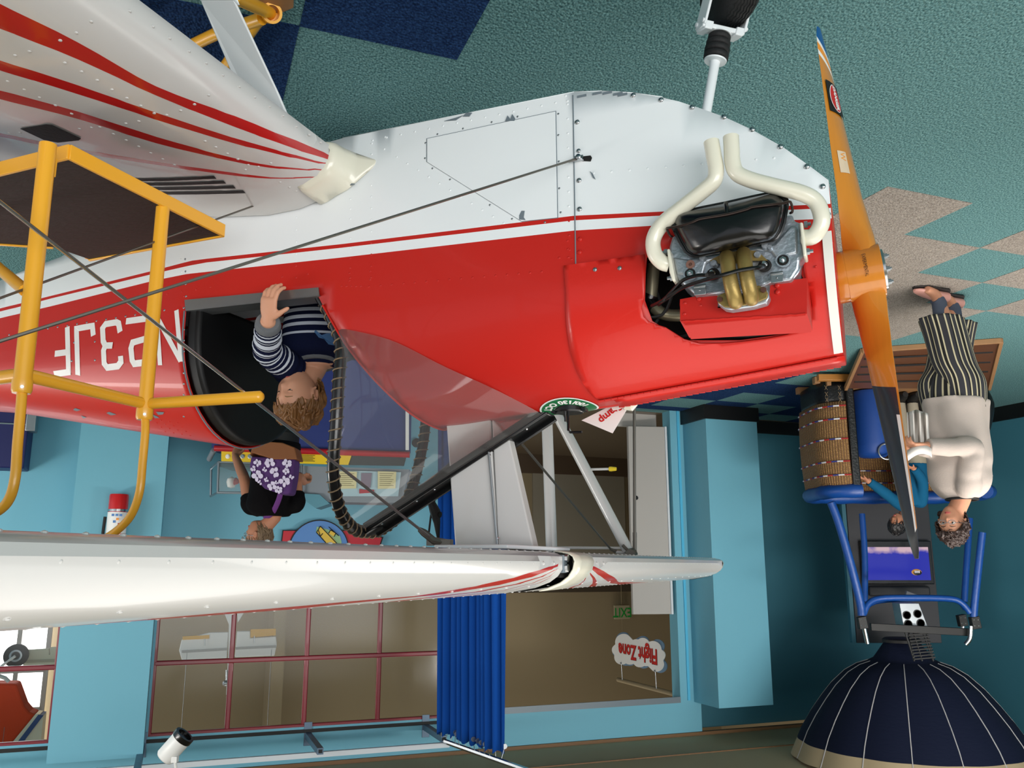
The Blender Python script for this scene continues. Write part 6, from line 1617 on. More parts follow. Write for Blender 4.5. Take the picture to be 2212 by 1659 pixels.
mb = MB(); loft(mb, smrings([(wa3 - ZX*.10, V((.135, 0, 0)), V((0, .105, 0))), (hi3 - ZX*.08, V((.14, 0, 0)), V((0, .11, 0)))], 3), 20)
for sg in (1, -1): mb.tube([hi3 + V((.06*sg, 0, 0)), V((wa3.x + .06*sg, D3+.05, .45)), V((wa3.x + .06*sg, D3+.05, .20))], [.08, .062, .05], 10)
mb.build('trousers', mat('khaki_trousers', (150, 142, 124), .9), kid)
for sg in (1, -1):
    mb = MB(); f0_ = V((wa3.x + .06*sg, D3 + .06, .15)); mb.tube([f0_ + ZX*.05, f0_ + ZX*.01, f0_ + V((0, -.08, -.005)), f0_ + V((0, -.15, -.012))], [.05, .052, .048, .026], 12, smooth=3); mb.build('shoe', M['blackm'], kid)
# ================================================================== BALLOON BASKET
WICK = mat('wicker', (150, 106, 58), .6)
nt = WICK.node_tree; b = nt.nodes['Principled BSDF']; tc = nt.nodes.new('ShaderNodeTexCoord')
# woven look: two crossed wave textures give colour and relief along the wall
uvm = nt.nodes.new('ShaderNodeUVMap')
w1 = nt.nodes.new('ShaderNodeTexWave'); w1.bands_direction = 'Y'; w1.inputs['Scale'].default_value = 30; w1.inputs['Distortion'].default_value = 1.2; w1.inputs['Detail Scale'].default_value = 6
w2_ = nt.nodes.new('ShaderNodeTexWave'); w2_.bands_direction = 'X'; w2_.inputs['Scale'].default_value = 14; w2_.inputs['Distortion'].default_value = 1.5
mul = nt.nodes.new('ShaderNodeMath'); mul.operation = 'MULTIPLY'; rp = nt.nodes.new('ShaderNodeValToRGB')
for q in (w1, w2_): nt.links.new(uvm.outputs[0], q.inputs['Vector'])
nt.links.new(w1.outputs['Fac'], mul.inputs[0]); nt.links.new(w2_.outputs['Fac'], mul.inputs[1]); nt.links.new(mul.outputs[0], rp.inputs[0])
rp.color_ramp.elements[0].color = rgb(96, 62, 32); rp.color_ramp.elements[1].color = rgb(226, 176, 110); rp.color_ramp.elements[1].position = .7
nt.links.new(rp.outputs[0], b.inputs['Base Color'])
bp = nt.nodes.new('ShaderNodeBump'); bp.inputs['Strength'].default_value = 1; bp.inputs['Distance'].default_value = .012; nt.links.new(mul.outputs[0], bp.inputs['Height']); nt.links.new(bp.outputs[0], b.inputs['Normal'])
PAD = mat('royal_blue_vinyl_pad', (8, 62, 132), .42, bump=.25, scale=22)
BLV = mat('blue_nylon', (6, 58, 130), .6, bump=.2, scale=16)
yF, yB = 7.62, 8.42
xR = Y_(1764, 900, 7.85).x; xL = Y_(2142, 900, yF).x
bk_ = thing('balloon_basket', 'wicker hot-air balloon basket with blue padded rim and poles, in the far corner', 'balloon basket', ((xL+xR)/2, (yF+yB)/2, 0), 0)
def rrect(x0, x1, y0, y1, r, n=8):
    pts = []
    for cx_, cy_, a0 in ((x1-r, y0+r, -90), (x1-r, y1-r, 0), (x0+r, y1-r, 90), (x0+r, y0+r, 180)):
        for i in range(n+1): a = math.radians(a0 + 90*i/n); pts.append(V((cx_ + r*math.cos(a), cy_ + r*math.sin(a), 0)))
    return pts
# path of the wall: from the near right edge of the doorway round the back to the other edge
ring_ = rrect(xL, xR, yF, yB, .24)
xo1 = Y_(1832, 900, yF).x; xo2 = Y_(2108, 900, yF).x
ring_ = [p for i, p in enumerate(ring_) if not (i < 9 and p.x < xo1 + .01) and not (i > 26 and p.x > xo2 - .01)]
path = [V((xo1, yF, 0))] + ring_ + [V((xo2, yF, 0))]
def wallstrip(path, z0, z1, bulge, th, nz=10, mat_=WICK, name='wicker_wall', parent=bk_):
    mb = MB(); L = [0]
    for i in range(1, len(path)): L.append(L[-1] + (path[i]-path[i-1]).length)
    dense = []; 
    for i in range(len(path)-1):
        k = max(1, int((path[i+1]-path[i]).length/.05))
        for j in range(k): dense.append((path[i].lerp(path[i+1], j/k), lerp(L[i], L[i+1], j/k)))
    dense.append((path[-1], L[-1])); cen = V(((xL+xR)/2, (yF+yB)/2, 0)); vs = []; uv = []
    m_ = nz+1
    for p, l in dense:
        for j in range(m_):
            t = j/nz; o = (p - cen); o = V((o.x/ (xR-xL)*1.0, o.y/(yB-yF)*1.0, 0)).normalized()*(bulge*math.sin(PI*(.25+.6*t)) )
            vs.append(V((p.x, p.y, lerp(z0, z1, t))) + o); uv.append((l, lerp(z0, z1, t)))
    fs = [(i*m_+j, (i+1)*m_+j, (i+1)*m_+j+1, i*m_+j+1) for i in range(len(dense)-1) for j in range(nz)]
    mb.add(vs, fs); o = mb.build(name, mat_, parent, solid=th, ang=80, fixn=False)
    ul = o.data.uv_layers.new(name='UVMap')
    for lp_ in o.data.loops: ul.data[lp_.index].uv = uv[lp_.vertex_index]
    return o, dense
ZRIM = 1.05
ww, dense = wallstrip(path, .26, ZRIM, .05, .035)
lw_, _ = wallstrip(path, .06, .28, .015, .045, nz=4, mat_=M['leather'], name='leather_skirt')
mb = MB(); mb.box(V(((xL+xR)/2, (yF+yB)/2, .085)), V(((xR-xL)/2-.05, 0, 0)), V((0, (yB-yF)/2-.04, 0)), V((0, 0, .02))); mb.build('basket_floor', M['ply'], bk_, smooth=False)
for k in (-1, 1):
    for i in range(2): MB().box(V(((xL+xR)/2, lerp(yF, yB, .2 + .6*i), .035)), V(((xR-xL)/2+.03, 0, 0)), V((0, .035, 0)), V((0, 0, .032))).build('skid_runner', M['ply'], bk_, bevel=.004) if k == 1 else None
MB().box(Y_(1800, 816, yF-.06), V((.14, 0, 0)), V((0, .03, 0)), V((0, 0, .03))).build('skid_runner', mat('honey_wood', (170, 112, 50), .45, var=.15, vscale=5, stretch=(1, 10, 10)), bk_, bevel=.005)
# coloured cords woven in
cc_ = [mat('red_cord', (150, 30, 34), .6), mat('white_cord', (200, 200, 205), .6), mat('blue_cord', (40, 50, 120), .6)]
for z in (.30, .42, .60, .80, .92):
    mb = MB(); pts = []
    cen = V(((xL+xR)/2, (yF+yB)/2, 0)); ms = []
    for i, (p, l) in enumerate(dense):
        t = (z-.26)/(ZRIM-.26); o = (p - cen); o = V((o.x/(xR-xL), o.y/(yB-yF), 0)).normalized(); pts.append(V((p.x, p.y, z)) + o*(.05*math.sin(PI*(.25+.6*t)) + .004))
    mb.tube(pts, .007, 6); mb.m = [(i//6) % 3 for i in range(len(mb.f))]
    mb.build('woven_cord', cc_, bk_)
    mb = MB()
    for i, (p, l) in enumerate(dense): o = (p - cen); o = V((o.x/(xR-xL), o.y/(yB-yF), 0)).normalized(); pts[i] = pts[i] - o*.048
    mb.tube(pts, .006, 6); mb.m = [(i//6) % 3 for i in range(len(mb.f))]; mb.build('woven_cord', cc_, bk_)
# black leather door posts, padded rim
for x_ in (xo1, xo2): MB().box(V((x_ - (.02 if x_ == xo1 else -.02), yF - .01, .55)), V((.035, 0, 0)), V((0, .03, 0)), V((0, 0, .50))).build('leather_door_post', M['leather'], bk_, bevel=.012)
MB().tube([V((xo2 - .02, yF - .04, .10)), V((xo2 - .05, yF - .08, .30)), V((xo2 - .02, yF - .07, .50)), V((xo2, yF - .03, .62))], [.05, .075, .06, .04], 14, smooth=4).build('leather_roll', M['leather'], bk_)
for z in (.14, .2, .25):
    mb = MB()
    for k in (0, 2):
        p = V((xo1 + .07 + .06*k, yF - .03, z)); mb.tube([p + V((-.012, 0, -.02)), p + V((.012, 0, .02))], .002, 5); mb.tube([p + V((.012, 0, -.02)), p + V((-.012, 0, .02))], .002, 5)
    mb.build('lacing', M['cord'], bk_)
rp_ = [V((p.x, p.y, ZRIM+.01)) for p, l in dense[::2]]; rp_ = [rp_[0] + V((-.06, 0, 0))] + rp_
mb = MB(); mb.tube(rp_, [.062 + .004*math.sin(i*2.1) for i in range(len(rp_))], 14); mb.build('padded_rim', PAD, bk_)
# poles
def q4(x, y, d): return Y_(x, y, d)
pl_ = [([(1795, 1085, yF+.03), (1812, 1130, yF+.04), (1838, 1220, yF+.07), (1858, 1300, yF+.10), (1862, 1330, yF+.10)], .036), ([(2122, 1150, yF+.03), (2112, 1240, yF+.06), (2104, 1320, yF+.09), (2104, 1342, yF+.10)], .031), ([(2095, 1120, yB-.1), (2088, 1220, yB-.16), (2083, 1300, yB-.20)], .029), ([(1862, 1110, yB-.1), (1868, 1200, yB-.14), (1868, 1300, yB-.2)], .028)]
for pts, r in pl_: MB().tube([q4(*p) for p in pts], r, 14, smooth=4).build('padded_pole', PAD, bk_)
mb = MB(); mb.tube([q4(*p) for p in [(1866, 1326, yF+.10), (1876, 1304, yF+.11), (1900, 1293, yF+.12), (1960, 1291, yF+.12), (2050, 1293, yF+.12), (2078, 1303, yF+.11), (2096, 1324, yF+.10)]], .026, 14, smooth=4); mb.build('padded_crossbar', PAD, bk_)
mb = MB(); mb.tube([q4(*p) for p in [(1866, 1318, yB-.2), (1890, 1300, yB-.22), (1960, 1294, yB-.22), (2060, 1296, yB-.22), (2085, 1315, yB-.2)]], .024, 12, smooth=4); mb.build('padded_crossbar', PAD, bk_)
for x, y, d in ((1862, 1345, yF+.10), (2078, 1340, yB-.25), (2106, 1345, yF+.09)):
    c0 = q4(x, y, d); mb = MB(); mb.box(c0, V((.036, 0, .006)), V((0, .03, 0)), V((-.006, 0, .050))); mb.build('black_clamp', M['blackm'], bk_, bevel=.004)
    for k in range(4): MB().lathe(c0 + V((.018*(1 if k % 2 else -1), -.031, .025*(1 if k > 1 else -1))), V((0, -1, 0)), [(.006, 0), (0, .004)], 8).build('clamp_screw', M['chrome'], bk_)
for pts in ([(1866, 1352, yF+.10), (1874, 1390, yF+.12)], [(2098, 1352, yF+.09), (2096, 1378, yF+.10), (2086, 1392, yF+.12)], [(2080, 1352, yB-.25), (2080, 1370, yB-.25)]):
    MB().tube([q4(*p) for p in pts], .019, 12, smooth=3).build('steel_rod', M['chrome'], bk_)
# burner: black cross beam, drilled steel box, vent stack
bur = []
mb = MB(); p0_, p1_ = q4(1880, 1354, yF+.18), q4(2098, 1366, yF+.18); mb.box((p0_+p1_)/2, (p1_-p0_)/2, V((0, .02, 0)), V((0, 0, .032))); mb.build('burner_beam', M['blackm'], bk_, bevel=.004)
q_ = [q4(x, y, yF+.22) for x, y in [(1943, 1303), (1985, 1303), (2006, 1358), (1953, 1358)]]
bx_ = MB(); bx_.prism(q_, V((0, .16, 0))); bo = bx_.build('burner_box', M['steel'], bk_, smooth=False, bevel=.004, label='drilled bright steel burner box')
for x, y in ((1959, 1329), (1982, 1326), (1962, 1348), (1989, 1346)):
    mb = MB(); p = q4(x, y, yF+.217); mb.lathe(p, V((0, -1, 0)), [(.036, 0), (.036, .004), (.030, .004), (.029, -.0), (0, -.0)], 24); mb.build('burner_hole', M['blackm'], bo)
mb = MB()
for i in range(9):
    y = 1372 + i*6.5; mb.tube([q4(1962 + i*1.5, y, yF+.2), q4(2004 + i*2, y - 4, yF+.2)], .008, 6)
for x0, x1 in ((1962, 1975), (1980, 1992), (2000, 2016)): mb.tube([q4(x0-8, 1362, yF+.21), q4(x1, 1428, yF+.21)], .008, 6)
for x0, x1 in ((1962, 1975), (2000, 2016)): mb.tube([q4(x0, 1362, yF+.40), q4(x1, 1424, yF+.40)], .008, 6)
mb.build('burner_coil', M['blackm'], bk_)
# blue gas bottle inside the basket, with a ring
gb_ = q4(1879, 900, yF + .28)
mb = MB(); mb.lathe(V((gb_.x, gb_.y, .11)), ZX, [(.02, 0), (.15, .01), (.165, .05), (.165, .50), (.15, .58), (.11, .62), (0, .63)], 28); gbo = mb.build('gas_bottle', BLV, None, loc=(gb_.x, gb_.y, .11), label='blue cloth-covered gas bottle standing inside the balloon basket', cat='gas bottle')
mb = MB(); c_ = V((gb_.x - .05, gb_.y - .17, .70)); mb.tube([c_ + V((.07*math.cos(a), 0, .07*math.sin(a))) for a in [2*PI*k/20 for k in range(20)]], .008, 8, closed=True); mb.build('carry_ring', M['steel'], gbo)
# plywood boarding ramp in front of the doorway
rt = [FLp for FLp in (Z_(1862, 752, .0), Z_(2162, 730, .0))]
ra, rb = AL(*rt[0]), AL(*rt[1]); rc_, rd = V((xo2 - .12, yF - .05, .13)), V((xo1 + .02, yF - .05, .13))
ramp = thing('boarding_ramp', 'low brown wooden ramp leading up to the doorway of the balloon basket', 'ramp', tuple((ra+rb)/2), 0)
up_ = V((0, 0, .022))
MB().prism([ra, rb, rc_, rd], up_).build('ramp_deck', M['darkwood'], ramp, smooth=False)
for i in range(4):
    t = .2 + .2*i; a_ = ra.lerp(rd, t) + up_; b_ = rb.lerp(rc_, t) + up_
    MB().tube([a_.lerp(b_, .04) + ZX*.002, a_.lerp(b_, .96) + ZX*.002], .008, 6).build('tread_batten', M['blackm'], ramp)
for a_, b_ in ((ra, rd), (rb, rc_), (ra, rb)):
    MB().box((a_+b_)/2 + ZX*.022, (b_-a_)/2, (b_-a_).normalized().cross(ZX)*.014, ZX*.020).build('ramp_edge', M['ply'], ramp, bevel=.003)
# dark display board with the monitor behind the basket
yP = 9.05
p_ = [q4(x, y, yP) for x, y in [(1832, 1080), (1985, 1076), (2034, 1392), (1846, 1386)]]
x1_ = (p_[0].x + p_[3].x)/2 + .0; x0_ = (p_[1].x + p_[2].x)/2; zt_ = q4(1940, 1389, yP).z
x1_ = q4(1840, 1240, yP).x; x0_ = q4(2020, 1240, yP).x
CHA = mat('charcoal_board', (44, 44, 48), .6)
bd = MB(); bd.box(V(((x0_+x1_)/2, yP + .06, zt_/2)), V(((x1_-x0_)/2, 0, 0)), V((0, .06, 0)), V((0, 0, zt_/2)))
bdo = bd.build('display_board', CHA, None, bevel=.004, loc=((x0_+x1_)/2, yP + .06, 0), label='tall charcoal display board carrying the monitor behind the basket', cat='display board')
s_ = MB(); s_.box(V((x1_ + .025, yP + .04, zt_/2)), V((.02, 0, 0)), V((0, .03, 0)), V((0, 0, zt_/2))); s_.build('board_side', mat('teal_side', (40, 96, 112), .6), bdo)
mq = [q4(x, y, yP-.06) for x, y in [(1858, 1166), (2010, 1170), (2020, 1262), (1866, 1262)]]
mcx = sum(p.x for p in mq)/4; mcz = sum(p.z for p in mq)/4; mw = (abs(mq[0].x-mq[1].x) + abs(mq[2].x-mq[3].x))/4; mh = (mq[2].z - mq[0].z + mq[3].z - mq[1].z)/4
mon = MB(); mon.box(V((mcx, yP - .03, mcz)), V((mw, 0, 0)), V((0, .03, 0)), V((0, 0, mh)))
mo = mon.build('monitor', M['black'], None, bevel=.008, loc=(mcx, yP-.03, mcz), label='black flat monitor showing a blue sky, mounted on the charcoal board', cat='monitor')
SCR = bpy.data.materials.new('screen_picture'); SCR.use_nodes = True; nt = SCR.node_tree; b = nt.nodes['Principled BSDF']; b.inputs['Base Color'].default_value = (0, 0, 0, 1)
tc = nt.nodes.new('ShaderNodeTexCoord'); n_ = nt.nodes.new('ShaderNodeTexNoise'); n_.inputs['Scale'].default_value = 6; n_.inputs['Detail'].default_value = 5
sp_ = nt.nodes.new('ShaderNodeSeparateXYZ'); nt.links.new(tc.outputs['Object'], n_.inputs['Vector']); nt.links.new(tc.outputs['Object'], sp_.inputs[0])
mr = nt.nodes.new('ShaderNodeMapRange'); mr.inputs['From Min'].default_value = -.02; mr.inputs['From Max'].default_value = -.13; nt.links.new(sp_.outputs['Z'], mr.inputs['Value'])
mm = nt.nodes.new('ShaderNodeMath'); mm.operation = 'MULTIPLY'; nt.links.new(mr.outputs[0], mm.inputs[0]); nt.links.new(n_.outputs['Fac'], mm.inputs[1])
cr = nt.nodes.new('ShaderNodeValToRGB'); cr.color_ramp.elements[0].color = rgb(8, 22, 150); cr.color_ramp.elements[1].color = rgb(190, 160, 170); cr.color_ramp.elements[0].position = .30; cr.color_ramp.elements[1].position = .48
nt.links.new(mm.outputs[0], cr.inputs[0]); nt.links.new(cr.outputs[0], b.inputs['Emission Color']); b.inputs['Emission Strength'].default_value = .75
sc_ = MB(); sc_.box(V((mcx, yP - .062, mcz + .012)), V((mw*.90, 0, 0)), V((0, .002, 0)), V((0, 0, mh*.76))); sco = sc_.build('screen', SCR, mo, smooth=False)
p = q4(1980, 1236, yP-.066)
mb = MB(); mb.ball(p, .05, 18, 10, sc=(1.05, .08, .62)); mb.build('pictured_balloon', mat('screen_amber', (30, 20, 5), .5, emit=(200, 140, 50), estr=.5), sco)
mb = MB(); mb.ball(p + V((-.008, -.004, .006)), .042, 18, 10, sc=(1.0, .08, .58)); mb.build('pictured_balloon', mat('screen_dark', (10, 10, 14), .5), sco)
for k in range(4): MB().box(p + V((.018 - .014*k, -.008, -.004)), V((.004, 0, 0)), V((0, .001, 0)), V((0, 0, .012))).build('pictured_panel', mat('screen_white', (40, 40, 40), .5, emit=(220, 215, 220), estr=.7), sco)
mb = MB(); mb.box(V((mcx + .0, yP - .045, mcz + mh + .07)), V((mw*.85, 0, 0)), V((0, .03, 0)), V((0, 0, .05))); mb.build('speaker_shelf', CHA, bdo, bevel=.02)
mb = MB(); mb.box(q4(1972, 1286, yP-.3), V((.07, 0, -.025)), V((0, .02, 0)), V((.006, 0, .018))); cy_ = mb.build('card_holder', mat('grey_plastic', (110, 112, 118), .4), bk_, bevel=.003)
mb = MB(); mb.box(q4(1975, 1292, yP-.33), V((.045, 0, -.010)), V((0, .004, 0)), V((.002, 0, .010))); mb.build('red_label', M['decalred'], bk_)
# ------------------------------------------------------------------ half balloon under the ceiling
prof = [(1386, 38), (1396, 46), (1412, 58), (1422, 66), (1428, 78), (1436, 104), (1452, 132), (1480, 163), (1510, 188), (1545, 214), (1580, 236), (1610, 250), (1640, 264), (1662, 276)]
yE = 8.35; cxm = q4(1958, 1500, yE).x
pr = []
for y, hw_ in prof:
    z = q4(1958, y, yE).z; pr.append((hw_*yE/FPX*.875, z))
pr = [p for p in pr if p[1] < ZC - .01]; k = (pr[-1][0]-pr[-2][0])/(pr[-1][1]-pr[-2][1]); zed = q4(1715, 1603, yE).z; pr = [p for p in pr if p[1] < zed - .01]; pr += [(pr[-1][0] + k*(zed-pr[-1][1]), zed)]; pr.append((pr[-1][0] + k*(ZC-.005-pr[-1][1]), ZC-.005))
ENV = mat('navy_balloon_fabric', (6, 14, 36), .85, spec=.2, bump=.3, scale=14, stretch=(1, 1, 4))
env = thing('balloon_envelope', 'dark navy half balloon with white seams hanging from the ceiling over the basket', 'balloon', (cxm, yE, pr[0][1]), 0)
NG = 16; GA = math.atan2(-yE, -cxm); SEG = 6
def ept(r, z, a): return V((cxm + r*math.cos(a), yE + r*math.sin(a), z))
gmesh = None
for g in range(NG):
    a0 = 2*PI*g/NG + GA; a1 = 2*PI*(g+1)/NG + GA; mb = MB(); vs = []
    for r, z in pr:
        for j in range(SEG+1):
            t = j/SEG; vs.append(ept(r*(1 + .018*math.sin(PI*t)*min(1, r/.4)), z, lerp(a0, a1, t)))
    mb.add(vs, [(i*(SEG+1)+j, i*(SEG+1)+j+1, (i+1)*(SEG+1)+j+1, (i+1)*(SEG+1)+j) for i in range(len(pr)-1) for j in range(SEG)], [1 if i == len(pr)-2 else 0 for i in range(len(pr)-1) for j in range(SEG)])
    mb.build('gore', [ENV, M['beige']], env, ang=80)
    if g % 1 == 0 and r > 0:
        mb = MB(); mb.tube([ept(r*1.003, z, a0) for r, z in pr[4:]], .0045, 5); mb.build('seam', mat('seam_tape', (160, 158, 158), .7) if g == 0 else bpy.data.materials['seam_tape'], env)
mb = MB(); mb.lathe(V((cxm, yE, pr[0][1] - .035)), ZX, [(.15, 0), (.17, .015), (.17, .04)], 24); mb.build('throat_ring', M['blackm'], env)
mb = MB(); rr = pr[-1][0]; mb.add([ept(rr*1.0, ZC-.16, 2*PI*k/48) for k in range(48)] + [ept(rr*1.06, ZC, 2*PI*k/48) for k in range(48)], [(k, (k+1) % 48, 48 + (k+1) % 48, 48 + k) for k in range(48)]); 

# ================================================================== WALL SIDE THINGS
# curtain on a track running out from the wall
t0 = Z_(962, 1602, 3.2); t1 = Z_(1132, 1662, 3.2); T0 = AL(*t0); T1 = AL(*t1)
T1 = T0 + (T1-T0)*1.5
mb = MB(); mb.tube([T0, T1], .022, 8); trk = mb.build('curtain_track', M['chrome'], None, loc=tuple(T0), label='shiny metal curtain track running from the wall bracket over the room', cat='curtain rail')
c0 = AL(*Z_(943, 1568, 3.14)); c1 = AL(*Z_(1098, 1612, 3.14)); 
td = (T1 - T0).normalized()
a0 = T0 + td*.0 - td*.12; a1 = T0 + td*((c1 - T0).dot(td)*1.32)
cn = td.cross(ZX)
NC = 220; NZ = 26; vs = []
folds = [(random.random()*.5+.75) for _ in range(40)]
def cw(u, z):
    ph = u*10.5*2*PI + 1.2*math.sin(u*9) ; amp = .085*(1 - .35*z) + .02*math.sin(u*17)
    return cn*(math.sin(ph)*amp) + td*(math.cos(ph*1.0 + .6)*.028)
for j in range(NZ+1):
    zf = j/NZ; z = lerp(3.15, .04, zf)
    for i in range(NC+1):
        u = i/NC; p = a0.lerp(a1, u); vs.append(V((p.x, p.y, z - (.03*math.sin(u*21*PI)**2 if j == 0 else 0))) + cw(u, 1-zf)*(.85 + .25*zf))
mb = MB(); mb.add(vs, [(j*(NC+1)+i, j*(NC+1)+i+1, (j+1)*(NC+1)+i+1, (j+1)*(NC+1)+i) for j in range(NZ) for i in range(NC)])
cur = mb.build('curtain', M['curtain'], None, ang=80, solid=.003, loc=tuple(a0.lerp(a1, .5)), label='royal blue curtain gathered beside the doorway, hanging from the metal track', cat='curtain')
for k in range(13):
    u = (k + .5)/13; p = a0.lerp(a1, u) + V((0, 0, 0)); q = V((p.x, p.y, 3.095)) + cw(u, 1)*.86 - NX*.006
    mb = MB(); mb.lathe(q, -NX, [(.010, -.004), (.020, -.004), (.020, .004), (.010, .004)], 14); mb.build('grommet', M['steel'], cur)
    mb = MB(); mb.tube([q, V((p.x, p.y, 3.19))], .003, 5); mb.build('curtain_hook', M['steel'], cur)
# aluminium brackets and white rail
RA = mat('bracket_alu', (96, 116, 136), .4, .5)
for wx_, (ex, ey) in ((None, (959, 1599)), (None, (692, 1626)), (None, (295, 1672))):
    e = AL(*Z_(ex, ey, 3.2)); er = rl(e)
    mb = MB(); r0 = RM(er.x - (.0), NW, 3.2)
    mb.rbox(er.x-.025, er.x+.025, er.y, NW, 3.165, 3.215); br = mb.build('wall_bracket', RA, None, smooth=False, loc=tuple(RM(er.x, NW, 3.19)), label='x', cat='bracket')
    MB().rbox(er.x-.035, er.x+.035, NW-.008, NW, 3.08, 3.28).build('wall_plate', RA, br, bevel=.002)
    MB().rbox(er.x-.015, er.x+.015, er.y-.004, er.y, 3.175, 3.203).build('bracket_end', M['blackm'], br)
    br['label'] = {959: 'grey box bracket holding the curtain track, nearest the curtain', 692: 'grey box bracket on the wall over the middle of the maroon window', 295: 'grey box bracket beside the right-hand wall pillar, partly out of the picture'}[ex]
e = rl(AL(*Z_(965, 1606, 3.225))); mb = MB(); mb.rbox(-2.6, e.x + .02, e.y - .02, e.y + .02, 3.215, 3.255); mb.build('white_rail', M['whiteedge'], None, smooth=False, loc=tuple(RM(0, e.y, 3.22)), label='long white rail lying on the grey brackets above the window', cat='rail')
# spot lamp
yS = 6.0
sp = thing('spot_lamp', 'white cylindrical spot lamp with a black rim hanging from the ceiling', 'lamp', tuple(Y_(378, 1659, yS)), 0)
p0_, p1_ = Y_(362, 1630, yS), Y_(390, 1598, yS); d_ = (p1_ - p0_).normalized()
mb = MB(); mb.lathe(p0_ - d_*.03, d_, [(.0, -.008), (.056, 0), (.064, .012), (.064, .155)], 24); lp_ = mb.build('lamp_body', M['plainwhite'], sp, ang=50)
mb = MB(); mb.lathe(p0_ + d_*.125, d_, [(.067, 0), (.069, .004), (.069, .036), (.050, .036), (.048, .02), (0, .02)], 24); mb.build('lamp_rim', M['black'], lp_, ang=50)
mb = MB(); mb.tube([Y_(378, 1640, yS-.02), Y_(380, 1659, yS), V((Y_(380, 1659, yS).x, yS, ZC))], .010, 8); mb.box(Y_(378, 1640, yS-.03), V((.018, 0, 0)), V((0, .02, 0)), V((0, 0, .018))); mb.build('lamp_arm', M['plainwhite'], sp)
mb = MB(); pz = Y_(380, 1659, yS); mb.box(V((pz.x, yS, ZC - .012)), RV*.16, V((0, .03, 0)), ZX*.03); mb.build('lamp_track', M['plainwhite'], sp)
# cloud sign on its pole
f0, f1 = AL(*Z_(1335, 1468, 3.06)), AL(*Z_(1475, 1504, 3.06)); fd_ = (f0 - f1).normalized(); cn_ = fd_.cross(ZX)
if cn_.y > 0: cn_ = -cn_
mb = MB(); mb.tube([f0, f1 - (f1-f0)*.04], .026, 12); pol = mb.build('sign_pole', M['beige'], None, loc=tuple(f0), label='beige pole from which the cloud sign hangs', cat='pole')
def onp(x, y, off=0.0):
    n = cn_; return hitp(x, y, n, n.dot(f0)) + cn_*off
def Cc(u, v): return (1300 + u/5.185, 1180 + v/5.185)
def blob(circs, off, th, m, name, parent):
    """outline of a union of circles (in the sign plane), as one cut-out board"""
    c0x = sum(c[0] for c in circs)/len(circs); c0y = sum(c[1] for c in circs)/len(circs); pts = []
    for k in range(120):
        a = 2*PI*k/120; dx, dy = math.cos(a), math.sin(a); best = 0
        for cx_, cy_, r in circs:
            ex, ey = c0x-cx_, c0y-cy_; b_ = ex*dx + ey*dy; c_ = ex*ex + ey*ey - r*r; D = b_*b_ - c_
            if D >= 0: best = max(best, -b_ + math.sqrt(D))
        pts.append(onp(*Cc(c0x + dx*best, c0y + dy*best), off))
    return MB().prism(pts, cn_*th).build(name, m, parent, smooth=False)
sg_o = onp(*Cc(430, 1190))
sgn = thing('cloud_sign', 'white cloud-shaped sign with red lettering hanging in the doorway', 'sign', tuple(sg_o), 0)
CW = [(260, 1075, 95), (400, 1110, 70), (475, 1100, 75), (590, 1150, 90), (655, 1220, 70), (625, 1320, 85), (510, 1270, 72), (440, 1280, 75), (330, 1250, 75), (240, 1240, 85), (190, 1160, 62), (420, 1190, 120), (560, 1230, 100), (300, 1160, 110)]
blob(CW, .012, .008, M['plainwhite'], 'cloud_board', sgn)
blob([(c[0] + (35 if i % 2 else -10), c[1] + (-28 if i < 4 else 22), c[2]*.9) for i, c in enumerate(CW)], 0.0, .008, mat('cloud_blue', (104, 134, 160), .6), 'cloud_backing', sgn)
o_ = onp(*Cc(415, 1190), .021); ex = -fd_ if (-fd_).x > 0 else fd_
sz = (onp(*Cc(200, 1140)) - onp(*Cc(630, 1235))).length
vs, fs = textmesh('Flight Zone', 1.0, 1.0, .03); wd = max(v[0] for v in vs) - min(v[0] for v in vs); k_ = sz/wd
MB().add([o_ + ex*(x*k_) + ZX*(y*k_*1.15) + cn_*.001 - (ex*.004 - ZX*.004) for x, y in vs], fs).build('sign_text', M['blackm'], sgn, smooth=False, fixn=False)
MB().add([o_ + ex*(x*k_) + ZX*(y*k_*1.15) + cn_*.003 for x, y in vs], fs).build('sign_text', M['decalred'], sgn, smooth=False, fixn=False)
for u0, v0, u1, v1 in ((235, 1310, 245, 1500), (615, 1395, 630, 1600)):
    mb = MB(); mb.tube([onp(*Cc(u0, v0), .02), onp(*Cc(u1, v1), .02)], .004, 6); mb.ball(onp(*Cc(u0, v0), .024), .012, 8, 6); mb.build('sign_chain', M['steel'], sgn)
# exit sign on the hall wall
e0 = hitp(1343, 1322, NX, 12.40)
ex_o = MB().box(e0, WX*.135, NX*.02, ZX*.105).build('exit_sign', mat('sign_cream', (168, 158, 128), .6), None, bevel=.006, loc=tuple(e0), label='cream exit sign with green letters on the hall wall', cat='sign')
text_at('exit_text', 'EXIT', .20, mat('exit_green', (16, 150, 56), .5), ex_o, e0 - NX*.0225, -WX, ZX, sx=.80, offset=.003)
for dz in (-1, 1): MB().tube([e0 + ZX*dz*.105, e0 + ZX*dz*(.105 + (.75 if dz > 0 else .35))], .006, 6).build('conduit', M['beige'], ex_o)
